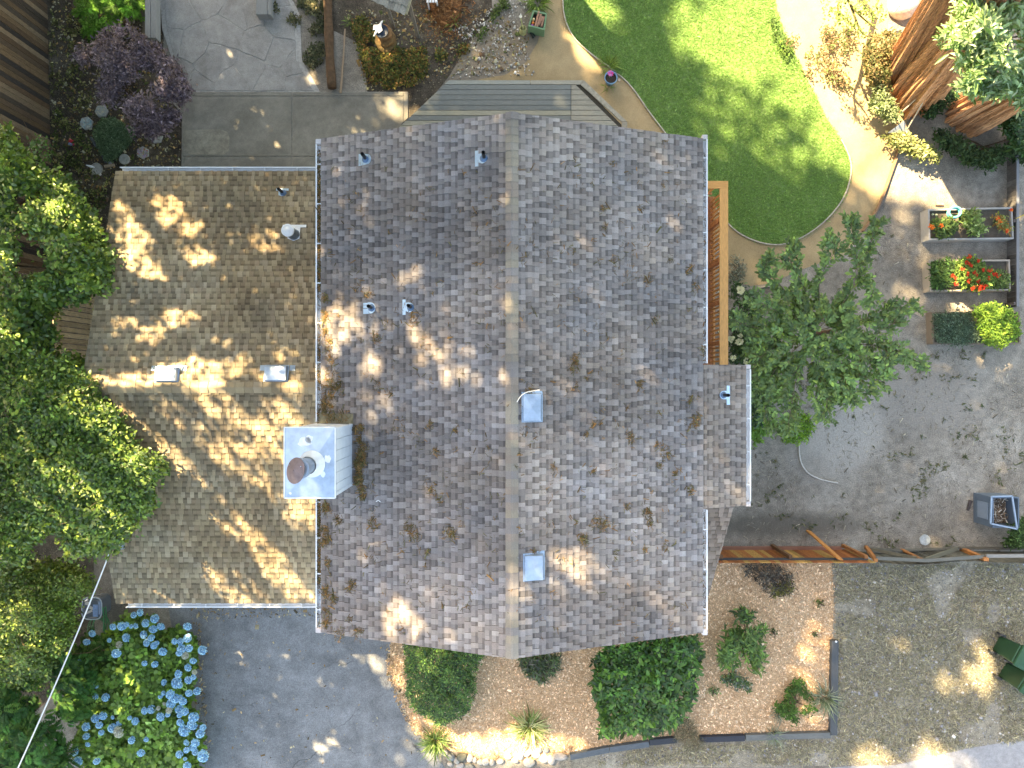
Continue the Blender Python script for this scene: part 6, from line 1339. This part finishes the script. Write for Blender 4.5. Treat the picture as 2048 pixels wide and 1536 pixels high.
t = shrub("vegetable_plants", "orange flowered plant at the right end of the topmost bed", [(1985, 430), (2005, 428), (2022, 455), (2020, 474), (2000, 460), (1990, 445)], .35, .6, 90, [(.16, .2, .05), (.35, .2, .05), (.25, .28, .1)], .07, hole=.1, seed=73, m=M_leafm, cat="plants"); blossoms(t, [(1995, 436), (2001, 443), (2014, 462), (2022, 420)], .6, .06, [(.62, .22, .04), (.7, .1, .03)])
t = shrub("flower_plants", "dark leafy plants in the left third of the middle bed", [(1862, 524), (1905, 520), (1912, 560), (1890, 580), (1862, 580)], .3, .55, 230, [(.06, .12, .03), (.09, .16, .04), (.05, .09, .03)], .075, seed=74, m=M_leafm, cat="plants")
t = shrub("flower_plants", "red flowering bush sprawling in the middle bed", [(1905, 525), (1935, 510), (1955, 515), (1970, 530), (1995, 545), (1990, 575), (1965, 582), (1930, 582), (1908, 565)], .3, .75, 380, [(.12, .19, .04), (.08, .14, .03), (.17, .25, .05)], .075, seed=75, m=M_leafm, cat="plants")
blossoms(t, [(1939, 514), (1934, 524), (1942, 530), (1957, 522), (1906, 552), (1911, 556), (1912, 567), (1935, 548), (1953, 550), (1957, 562), (1963, 572), (1950, 573), (1968, 575), (1972, 570), (1979, 541), (1978, 556), (1988, 548), (1995, 552), (1945, 578), (1925, 538), (1966, 540), (1948, 545), (1938, 562), (1960, 578)], .74, .058, RED)
t = shrub("flower_plants", "sunlit pale plants at the right end of the middle bed", [(1992, 545), (2010, 540), (2020, 560), (2018, 578), (1990, 578)], .3, .5, 120, [(.2, .24, .08), (.12, .17, .05)], .07, hole=.25, seed=76, m=M_leafm, cat="plants")
shrub("lavender", "dense grey green lavender filling the left of the lowest bed", [(1866, 625), (1940, 622), (1960, 650), (1968, 680), (1940, 692), (1900, 690), (1868, 680)], .35, .65, 1000, [(.10, .155, .10), (.14, .20, .14), (.065, .105, .065)], .06, per=7, tpl=T6, wid=.5, seed=77, m=M_leafm, pvar=.5)
shrub("lime_bush", "bright yellow green bush bulging out of the lowest bed", [(1945, 618), (1975, 606), (2000, 610), (2028, 625), (2042, 650), (2035, 675), (2000, 695), (1968, 690), (1958, 655)], .45, 1.0, 800, [(.14, .24, .03), (.20, .31, .04), (.09, .16, .025)], .07, per=7, seed=78, m=M_leafm, pvar=.5)
shrub("corner_shrub", "small leaved green shrub at the right edge beside the compost bin", [(2020, 1075), (2025, 1050), (2060, 1030), (2080, 1080), (2060, 1095), (2018, 1092), (2008, 1085)], .4, .9, 500, [(.07, .13, .04), (.10, .17, .05), (.05, .09, .03)], .07, seed=79, m=M_leafm)

# redwood trunks at the top right
def redwood(label, base, top, r0, r1, zt, n=120, seed=0):
    bx, by, _ = P(*base); tx, ty, _ = top; t = plant("redwood_tree", label, "tree", (bx, by)); V = []; K = 26; cols = []; Fs = []; rg = np.random.default_rng(seed); ph = rg.random(6) * 6.28
    for i in range(K):
        f_ = i / (K - 1); z = zt * f_; cx_ = bx + (tx - bx) * f_; cy_ = by + (ty - by) * f_; r_ = r1 + (r0 - r1) * (1 - f_) ** 2.2
        for k in range(n):
            a = k * 6.283 / n; rid = .05 * math.sin(4 * a + ph[0] + .25 * z) + .03 * math.sin(9 * a + ph[1] - .3 * z) + .035 * math.sin(19 * a + ph[2] + .6 * math.sin(z * 1.3)) + .025 * math.sin(37 * a + ph[3] + .9 * math.sin(z * 2.1)) + .07 * (float(vn(a * 9, z * .8, 1, seed)) - .5)
            fl = 1 + rid * (1.0 + .8 * (1 - f_)); V.append((cx_ + r_ * fl * math.cos(a), cy_ + r_ * fl * math.sin(a), z))
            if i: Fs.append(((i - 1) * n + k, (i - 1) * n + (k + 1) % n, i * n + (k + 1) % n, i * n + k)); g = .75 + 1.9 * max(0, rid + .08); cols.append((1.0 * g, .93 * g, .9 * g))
    raw("trunk", V, Fs, cols, mat("redwood bark", (.50, .29, .15), .9, scale=6, amt=.85, bump=1.0, stretch=(6, 6, .6)), t)
    return t
rw1 = redwood("massive sunlit redwood with furrowed orange bark in the top right", (1830, 190), (9.6, 8.6, 0), .66, .42, 9, seed=1)
rw3 = redwood("slimmer redwood stem leaning behind the massive sunlit trunk", (1800, 140), (8.6, 9.3, 0), .46, .30, 9, seed=5)
rw2 = redwood("shaded redwood trunk at the right edge beside the massive one", (1935, 228), (13.6, 7.6, 0), .60, .40, 9, seed=3)
for rw, tx_, ty_ in ((rw1, 9.6, 8.6), (rw3, 8.6, 9.3), (rw2, 13.6, 7.6)):
    bx, by, _ = tuple(rw.location); zz = NR.uniform(8, 15, 500); rr_ = NR.uniform(.2, 2.6, 500) * (16 - zz) / 7; aa = NR.random(500) * 6.28
    c = np.stack([tx_ + rr_ * np.cos(aa), ty_ + 1.2 + rr_ * np.sin(aa), zz], 1); vis = (np.abs(c[:, 0]) < (CH - c[:, 2]) * .80) & (np.abs(c[:, 1]) < (CH - c[:, 2]) * .62); lit = c[:, 0] < 8.0
    B().tube([(tx_, ty_, 8.9), (tx_, ty_ + .5, 16)], [.36, .08], 10).out("upper_stem", M_bark, rw)
    foliage("crown", c[~vis & ~lit], [(.04, .09, .03), (.06, .11, .03)], rw, per=8, size=.28, spread=.15, m=M_leafm)
# pale crown overhanging them
PP = [(1900, -30), (2090, -30), (2090, 230), (2040, 215), (2020, 200), (1965, 198), (1925, 190), (1915, 160), (1925, 135), (1900, 130), (1882, 95), (1878, 70), (1890, 45), (1905, 25)]
t = plant("pale_tree", "pale sunlit tree crown overhanging the redwoods in the top right corner", "tree", (14.6, 8.6)); B().tube([(14.6, 8.6, 0), (14.2, 8.4, 2.5), (13.4, 8.0, 4.6)], [.14, .11, .07], 9).out("trunk", M_bark, t)
c = poly_centers(PP, 620, 4.0, 5.8, dome=90, hole=.22, hs=.03, seed=81, edge=16); 
for i in NR.choice(len(c), 12, replace=False): limbs([[(13.6, 8.1, 4.2), tuple(Vector((13.6, 8.1, 4.6)).lerp(Vector(c[i]), .5)), tuple(c[i])]], .035, .008, t)
foliage("crown", c, [(.22, .33, .15), (.30, .42, .22), (.15, .25, .08), (.40, .50, .32)], t, per=15, size=.17, spread=.06, tpl=T6, wid=.62, m=M_leaf, pitch=.25, pvar=.45)
# understorey
UND = [(.10, .15, .04), (.16, .20, .06), (.07, .10, .03), (.22, .20, .09)]
shrub("understorey_shrub", "loose leafy shrub at the foot of the massive redwood", [(1745, 65), (1800, 60), (1810, 90), (1790, 130), (1780, 170), (1775, 200), (1750, 190), (1730, 150), (1725, 100)], .2, .9, 430, [(.10, .12, .04), (.16, .13, .05), (.07, .08, .03), (.2, .15, .07)], .08, hole=.2, seed=82, m=M_leafm)
shrub("understorey_shrub", "pale leafy shrub between the sunlit path and the redwood", [(1735, 170), (1765, 150), (1785, 200), (1800, 235), (1785, 250), (1755, 230), (1735, 200)], .2, .8, 260, [(.2, .25, .12), (.12, .17, .06), (.3, .35, .2)], .10, hole=.2, seed=83, m=M_leafm, wid=.7)
shrub("understorey_shrub", "sunlit shrub spreading below the stakes beside the path", [(1760, 265), (1800, 260), (1850, 290), (1885, 310), (1880, 325), (1840, 322), (1800, 300), (1770, 290)], .15, .6, 260, [(.22, .25, .09), (.12, .15, .05), (.3, .3, .14)], .085, hole=.3, seed=84, m=M_leafm)
shrub("understorey_shrub", "dark ivy like shrub in the shade right of the stakes", [(1860, 255), (1900, 262), (1960, 300), (2020, 290), (2050, 230), (2060, 330), (2010, 310), (1990, 340), (1930, 330), (1880, 290)], .2, .8, 700, [(.045, .08, .03), (.03, .055, .02), (.06, .10, .035)], .09, hole=.25, seed=85, m=M_leafm)
shrub("understorey_shrub", "dark leafy shrub between the two redwood trunks", [(1840, 205), (1880, 175), (1905, 160), (1920, 200), (1890, 215), (1860, 240), (1845, 235)], .2, .7, 220, [(.05, .09, .03), (.03, .06, .02)], .09, hole=.15, seed=86, m=M_leafm)
shrub("understorey_shrub", "dark leaved shrub at the right edge below the pale crown", [(2000, 215), (2070, 190), (2070, 320), (2030, 300), (2005, 260)], .6, 1.6, 300, [(.045, .10, .03), (.07, .13, .04)], .11, hole=.15, seed=87)
shrub("low_weeds", "sparse brown green weeds scattered on the bright path at the top", [(1560, 80), (1640, 50), (1720, 50), (1740, 110), (1720, 170), (1680, 190), (1640, 160), (1600, 150)], .03, .22, 300, [(.14, .10, .05), (.10, .14, .04), (.2, .13, .07), (.08, .08, .03)], .075, hole=.5, hs=.045, seed=88, m=M_leafm, per=5, nst=0, cat="weeds")
shrub("low_weeds", "green sprigs on the bright lawn edge at the top", [(1535, 20), (1560, 45), (1590, 95), (1580, 135), (1560, 110), (1540, 60)], .03, .18, 90, [(.10, .17, .03), (.07, .12, .03)], .07, hole=.4, hs=.05, seed=89, m=M_leafm, nst=0, cat="weeds")
# bent small tree with green limbs at the top
ft = plant("crooked_tree", "small crooked tree with dark limbs over the lawn edge at the top", "tree", P(1680, -30)); x0_, y0_, _ = P(1690, -20)
B().tube([(x0_, y0_ + .4, 0), (x0_, y0_ + .2, 1.2), P(1690, -12, 1.8)], [.09, .07, .05], 8, (.7, .9, .5)).out("trunk", M_bark, ft)
for a in ([(1690, -12), (1705, 15), (1730, 40), (1755, 60)], [(1688, -12), (1676, 10), (1678, 35), (1672, 50)], [(1700, 5), (1720, 60), (1740, 75)], [(1678, 25), (1700, 45), (1712, 60)]):
    limbs([[P(u, v, 1.8 + .1 * k) for k, (u, v) in enumerate(a)]], .035, .010, ft, c=(.6, .85, .4))
foliage("crown", poly_centers([(1640, -10), (1690, -20), (1760, -10), (1770, 40), (1740, 70), (1700, 65), (1660, 45)], 90, 1.9, 2.3, hole=.45, hs=.05, seed=90), [(.14, .2, .05), (.2, .27, .07)], ft, per=6, size=.075, m=M_leafm, spread=.05)
for _i, (u, v, l) in enumerate(((1218, 133, "grassy weeds growing round the top of the blue pot"), (1217, 176, "small weed tuft just below the blue pot"), (907, 46, "single bright fern sprig on the rusty mound"), (700, 45, "yellow green sprouts beside the dark log"), (1075, 8, "green spiky leaves behind the green planter"))):
    strappy("weed_tuft", l, u, v, [.4, .2, .2, .25, .4][_i], [.25, .16, .2, .16, .35][_i], [110, 30, 24, 50, 140][_i], [(.12, .19, .04), (.18, .26, .06)], cat="weeds", w=2.2)
# ================================================================ TALL TREES BEYOND THE FRAME (unseen crowns, shaped to throw the dappled shade)
# sun patches for which the crowns are cut open: (u, v, ru, rv, rotation in degrees, openness) at the height z where the light lands
LIT0 = [(1395, 20, 45, 65, 0, .5), (1180, 20, 45, 45, 0, .75), (1165, 92, 16, 60, -42, .85), (1215, 130, 10, 40, -50, .7), (1400, 60, 60, 50, 0, .8), (1480, 105, 95, 60, 10, 1), (1560, 40, 120, 90, 0, 1), (1660, 100, 140, 130, 0, 1), (1640, 210, 50, 60, 0, .7), (1700, 230, 85, 90, 0, 1), (1745, 300, 70, 65, 0, 1), (1790, 350, 70, 50, 20, .9),
        (1850, 330, 50, 60, -30, .9), (1890, 385, 60, 40, 35, 1), (1750, 50, 90, 110, 0, 1), (1500, 210, 80, 60, 20, .4), (1440, 230, 50, 70, 0, .25), (1570, 290, 70, 60, 20, .22), (1820, 200, 70, 80, 0, 1),
        (1990, 495, 70, 16, 0, 1), (2020, 460, 30, 50, 0, 1), (1970, 460, 45, 22, 20, 1), (2000, 555, 45, 45, 0, 1), (2030, 520, 30, 100, 0, 1), (1990, 640, 50, 35, 0, .9), (1818, 590, 26, 20, 15, .8), (1800, 455, 26, 20, 30, .3), (1865, 500, 30, 10, 0, .3), (1940, 540, 25, 25, 0, .5), (1905, 395, 60, 20, 0, .8), (1810, 500, 20, 20, 0, .3),
        (490, 95, 12, 16, 0, .5), (616, 158, 24, 20, 0, .8), (690, 45, 8, 26, 0, .5), (640, 8, 22, 18, 0, .5), (790, 215, 30, 28, 30, .7), (722, 262, 20, 10, 20, .7), (850, 232, 38, 12, 0, .8), (765, 110, 40, 30, 0, .25), (930, 180, 20, 8, 0, .1),
        (757, 1328, 40, 14, 28, .8), (775, 1350, 20, 24, 30, .5), (430, 1232, 28, 10, 35, .5), (480, 1250, 24, 10, 30, .45), (660, 1470, 24, 12, 30, .75), (632, 1487, 18, 12, 30, .6), (630, 1452, 12, 8, 0, .4), (820, 1480, 14, 16, 0, .5), (573, 1374, 8, 7, 0, .6), (500, 1360, 6, 14, 0, .5), (800, 1365, 10, 30, 10, .6), (830, 1445, 14, 30, -35, .5),
        (985, 1500, 120, 26, 0, .95), (1035, 1465, 18, 50, -20, .95), (1090, 1385, 50, 13, 42, .6), (1020, 1335, 12, 30, -20, .6), (900, 1475, 40, 16, 20, .5), (1100, 1485, 50, 22, 20, .5), (870, 1532, 20, 12, 0, .4), (1060, 1520, 60, 22, 0, .9), (880, 1375, 60, 60, 0, .22), (1310, 1380, 70, 70, 0, .12),
        (1960, 1305, 34, 16, 20, .75), (1962, 1355, 20, 34, -30, .95), (1900, 1375, 26, 22, 30, .35), (1745, 1518, 42, 24, 0, .75), (1862, 1508, 42, 26, 10, .8), (1800, 1285, 26, 20, 30, .3), (1860, 1536, 60, 14, 0, .6), (1590, 1300, 80, 140, 0, .10), (270, 1340, 60, 30, 0, .35), (300, 1400, 80, 60, 0, .22)]
LITG = [(285, 462, 36, 26, 0, .9), (325, 425, 28, 22, 0, .7), (248, 412, 20, 14, 0, .55), (250, 512, 40, 22, 15, .85), (292, 535, 34, 16, 20, .75), (390, 512, 34, 17, 0, .8), (385, 452, 22, 15, 0, .45), (532, 484, 24, 18, 0, .75), (215, 480, 14, 20, 0, .6), (325, 650, 34, 14, -40, .55), (370, 640, 24, 12, -20, .6), (302, 670, 18, 14, 0, .5), (250, 650, 26, 12, 0, .25), (570, 705, 20, 8, 0, .4), (450, 690, 14, 8, 0, .4), (480, 735, 22, 16, 0, .4),
        (400, 740, 60, 16, 0, .75), (380, 762, 60, 12, 10, .7), (250, 765, 60, 14, 0, .6), (560, 765, 40, 14, 20, .75), (490, 722, 20, 10, 0, .4), (470, 840, 110, 26, 42, .65), (590, 850, 50, 26, 40, .7), (330, 800, 50, 10, 30, .5), (310, 905, 95, 20, 38, .8), (370, 970, 75, 15, 42, 1), (400, 1000, 30, 8, 40, .9), (330, 1050, 60, 12, 45, .8), (390, 1120, 80, 12, 46, .85), (430, 1150, 70, 10, 40, .6), (300, 1110, 60, 10, 45, .7), (490, 1070, 45, 18, 30, .7), (540, 1110, 80, 14, 42, .65), (600, 1030, 40, 22, 40, .65), (520, 960, 80, 18, 40, .4), (450, 920, 70, 16, 40, .5), (600, 1180, 40, 16, 30, .6), (300, 1170, 50, 12, 40, .4), (560, 900, 40, 20, 40, .4), (240, 830, 40, 16, 30, .5), (420, 1190, 60, 8, 20, .3)]
LITM = [(821, 562, 24, 30, 0, .85), (690, 645, 50, 36, 10, .85), (655, 615, 18, 40, 0, .5), (720, 590, 40, 20, 0, .2), (848, 683, 26, 34, -20, .65), (910, 742, 44, 26, 30, .75), (880, 715, 30, 30, 0, .4), (745, 730, 34, 22, 0, .4), (770, 800, 40, 14, 40, .5), (745, 838, 26, 16, 10, .6), (660, 690, 16, 30, 0, .6), (650, 760, 8, 50, 0, .4), (1025, 700, 18, 60, 0, .45), (1060, 720, 28, 30, 0, .28), (1020, 500, 14, 90, 0, .2), (735, 425, 30, 30, 20, .15), (815, 1222, 48, 14, 25, .75), (800, 1248, 36, 18, 30, .6), (770, 1270, 30, 10, 0, .6), (835, 1235, 14, 20, 0, .5), (790, 1118, 22, 20, 0, .45), (690, 1180, 24, 14, 0, .25), (900, 1265, 14, 14, 0, .3), (1180, 1140, 80, 20, 25, .6), (1280, 1190, 70, 16, 30, .5), (1120, 1170, 50, 20, 20, .4), (1370, 1240, 50, 16, 10, .35), (1060, 1215, 24, 30, -10, .55), (1030, 1180, 14, 60, 0, .5), (1038, 1250, 10, 40, 0, .6), (720, 1055, 26, 8, 60, .35), (1430, 960, 50, 40, 0, .18), (1440, 850, 40, 50, 0, .15), (1130, 830, 60, 60, 0, .12), (960, 1000, 60, 60, 0, .05), (610, 905, 40, 20, 40, .35)]
LITH = [(1960, 90, 110, 130, 0, 1, 5.0), (1860, 100, 60, 100, 0, 1, 2.0), (1905, 60, 60, 100, 0, 1, 4.0), (1860, 150, 60, 90, 0, 1, 1.0), (40, 545, 40, 22, 0, .7, 4), (50, 690, 50, 30, 0, .7, 4), (130, 770, 60, 34, 0, .6, 4.4), (85, 1020, 60, 50, 0, .6, 5), (170, 900, 60, 40, 0, .4, 5), (40, 1250, 70, 60, 0, .5, 2.5), (60, 330, 50, 40, 0, .5, 4), (148, 660, 50, 60, 0, .55, 1.6), (100, 430, 60, 60, 0, .3, 4), (240, 1000, 50, 40, 0, .35, 5), (60, 1380, 60, 40, 0, .4, 2.4), (30, 900, 60, 80, 0, .35, 5), (1435, 520, 12, 160, 0, .25, 3.5), (1990, 640, 45, 34, 0, .8, 1.0), (230, 10, 60, 20, 0, .3, .5), (1960, 300, 30, 20, 0, .2, .5)]
SUNv = np.array(SUN)
def opening(Pc, lst, z, warp=26, grow=1.0):
    """how far foliage at Pc is thinned to make sun patches, judged by where its shadow lands at height z"""
    zz = np.asarray(z); k = (Pc[:, 2] - zz) / SUNv[2]; X = Pc[:, 0] - SUNv[0] * k; Y = Pc[:, 1] - SUNv[1] * k
    s_ = F / (CH - zz); u = X * s_ + 1024; v = 768 - Y * s_; T = np.zeros(len(Pc))
    wu = u + (vn(u, v, .06, 3) - .5) * warp; wv = v + (vn(u, v, .06, 4) - .5) * warp
    for (cu, cv, ru, rv, an, t, *_) in lst:
        a = math.radians(an); du, dv = wu - cu, wv - cv; e = np.hypot((du * math.cos(a) + dv * math.sin(a)) / ru / grow, (-du * math.sin(a) + dv * math.cos(a)) / rv / grow)
        T = np.maximum(T, t * np.clip((1.25 - e) / .5, 0, 1))
    return T, X, Y
NS = 150000
rx_ = NR.uniform(-18, 18, NS); ry_ = NR.uniform(-13, 13.5, NS); h_ = np.full(NS, 27.0)
for hh in np.arange(26.5, 6.0, -.5):                        # lowest height at which the crown is still outside the picture
    X = rx_ + SUNv[0] / SUNv[2] * hh; Y = ry_ + SUNv[1] / SUNv[2] * hh; g = max(CH - hh, 0)
    h_ = np.where((h_ == hh + .5) & ((np.abs(X) > g * .75 + .9) | (np.abs(Y) > g * .5625 + .9)), hh, h_)
h_ = h_ + np.where(rx_ < -4.2, NR.uniform(0, 5, NS), np.where((rx_ > 2) & (ry_ > 2), NR.uniform(14, 23, NS), NR.uniform(7, 15, NS)))
rec = np.stack([rx_, ry_, np.zeros(NS)], 1); Pc = rec + SUNv * (h_ / SUNv[2])[:, None]
hv = np.maximum(CH - Pc[:, 2], 0); inside = (np.abs(Pc[:, 0]) < hv * .75 + .7) & (np.abs(Pc[:, 1]) < hv * .5625 + .7) & (Pc[:, 2] < CH + .5)
keep = ~inside & ~((np.hypot(Pc[:, 0], Pc[:, 1]) < 2.2) & (Pc[:, 2] > CH - 1))
T0, X0, Y0 = opening(Pc, LIT0, 0.0, 26, 1.12)
onG = (X0 > -99)
# where the shadow lands on a roof, that roof's openings count instead of the ground's
def land(zf, x0, x1, y0, y1, zg):
    k = (Pc[:, 2] - zg) / SUNv[2]; X = Pc[:, 0] - SUNv[0] * k; Y = Pc[:, 1] - SUNv[1] * k
    z = zf(X, Y); k = (Pc[:, 2] - z) / SUNv[2]; X = Pc[:, 0] - SUNv[0] * k; Y = Pc[:, 1] - SUNv[1] * k; z = zf(X, Y)
    return (X > x0) & (X < x1) & (Y > y0) & (Y < y1), z
mM, zM = land(lambda X, Y: np.maximum(ZR - SL * np.abs(X), 4.9), -4.2, 4.2, -5.4, 5.3, 6.0); mG, zG = land(lambda X, Y: np.maximum(GR - GS * np.abs(Y - GYC), 2.5), -10, -4.2, -5.7, 5.5, 3.3)
TM, _, _ = opening(Pc, LITM, zM, 26, 1.3); TM = TM * .62; TG, _, _ = opening(Pc, LITG, zG, 10, 1.25)
T = np.where(mM, TM, np.where(mG, TG, T0))
for e in LITH: T = np.maximum(T, opening(Pc, [e], e[6])[0] * 1.0)
dens = -np.log(np.clip(T, .015, 1)) / 5.2
dens = np.where(T < .05, 1, dens); keep &= NR.random(NS) < np.clip(dens, 0, 1)
keep &= (T < .72) | ((mM | mG) & (NR.random(NS) < .35) & (T < .95))
keep &= ~(mG & (Pc[:, 0] < 99))
Pc = Pc[keep]; sizes = NR.uniform(.22, .38, len(Pc))
# finer foliage added to throw crisp shade on the wing roof
N2 = 38000; x2 = NR.uniform(-10.2, -4.0, N2); y2 = NR.uniform(-5.8, 5.6, N2); zr = np.maximum(GR - GS * np.abs(y2 - GYC), 2.5); h2 = np.full(N2, 27.0)
for hh in np.arange(26.5, 4.0, -.5):
    X = x2 + SUNv[0] / SUNv[2] * hh; Y = y2 + SUNv[1] / SUNv[2] * hh; g = max(CH - hh - 3, 0); h2 = np.where((h2 == hh + .5) & ((np.abs(X) > g * .75 + .8) | (np.abs(Y) > g * .5625 + .8)), hh, h2)
h2 = h2 + NR.uniform(2, 9, N2)
P2 = np.stack([x2, y2, zr], 1) + SUNv * (h2 / SUNv[2])[:, None]
T2 = opening(P2, LITG, zr, 9, 1.3)[0]
T2 = np.clip(T2 * np.where(y2 < .3, 1.0, .78), 0, .86)
ul = 1024 + x2 * F / (CH - zr); vl = 768 - y2 * F / (CH - zr); ac = (ul * .68 - vl * .73); al = (ul * .73 + vl * .68)      # slanting gaps put into the foliage to streak the wing roof with sun
st_ = vn(ac, al, .055, 31) * 0 + vn(ac * .06, al * .009, 1, 31); T2 = np.where(vl > 800, np.maximum(T2 * .9, np.clip((st_ - .52) * 3.2, 0, .7)), T2)
k2 = (NR.random(N2) < np.where(T2 < .05, 1, 0) + np.clip(-np.log(np.clip(T2, .02, 1)) / 5.6, 0, 1)) & (T2 < .95)
P2 = P2[k2]; Pc = np.concatenate([Pc, P2]); sizes = np.concatenate([sizes, NR.uniform(.12, .22, len(P2))]); trunks = np.array([(-20.5, 17.5), (-13.5, 16.5), (-7.5, 15.5), (-1.5, 14.6), (-19.5, 8.5), (-21, 1.0), (-17.6, 22)])
own = np.argmin(np.hypot(Pc[:, None, 0] - trunks[None, :, 0], Pc[:, None, 1] - trunks[None, :, 1]) + .0, 1)
for i, (tx_, ty_) in enumerate(trunks):
    me_ = Pc[own == i]
    if len(me_) == 0: continue
    t = plant("tall_redwood", "tall redwood standing outside the picture whose crown shades the yard", "tree", (tx_, ty_), "tall redwoods beyond the frame")
    B().tube([(tx_, ty_, 0), (tx_, ty_, 9), (tx_ + .3, ty_ - .3, 27)], [.55, .4, .08], 12).out("trunk", M_bark, t)
    b = B()
    for j in NR.choice(len(me_), min(len(me_), 50), replace=False):
        e = Vector(me_[j]); s_ = Vector((tx_, ty_, max(6, e.z - 1.0)))
        m2 = s_.lerp(e, .5)
        if any(abs(q_.x) < (CH - q_.z) * .78 and abs(q_.y) < (CH - q_.z) * .6 for q_ in (s_, m2, e, s_.lerp(e, .75))) : continue
        b.tube([s_, e], [.05, .01], 5)
    if b.v: b.out("branches", M_bark, t)
    n = len(me_); sz_ = sizes[own == i]; V, Fc = leaves(me_, NR.random(n) * 6.283, NR.normal(0, .5, n), sz_, tpl=T4, wid=1.8)
    raw("crown", V, Fc, leafcol(n, 2, [(.05, .10, .03), (.07, .13, .035)], .2), M_leafm, t)
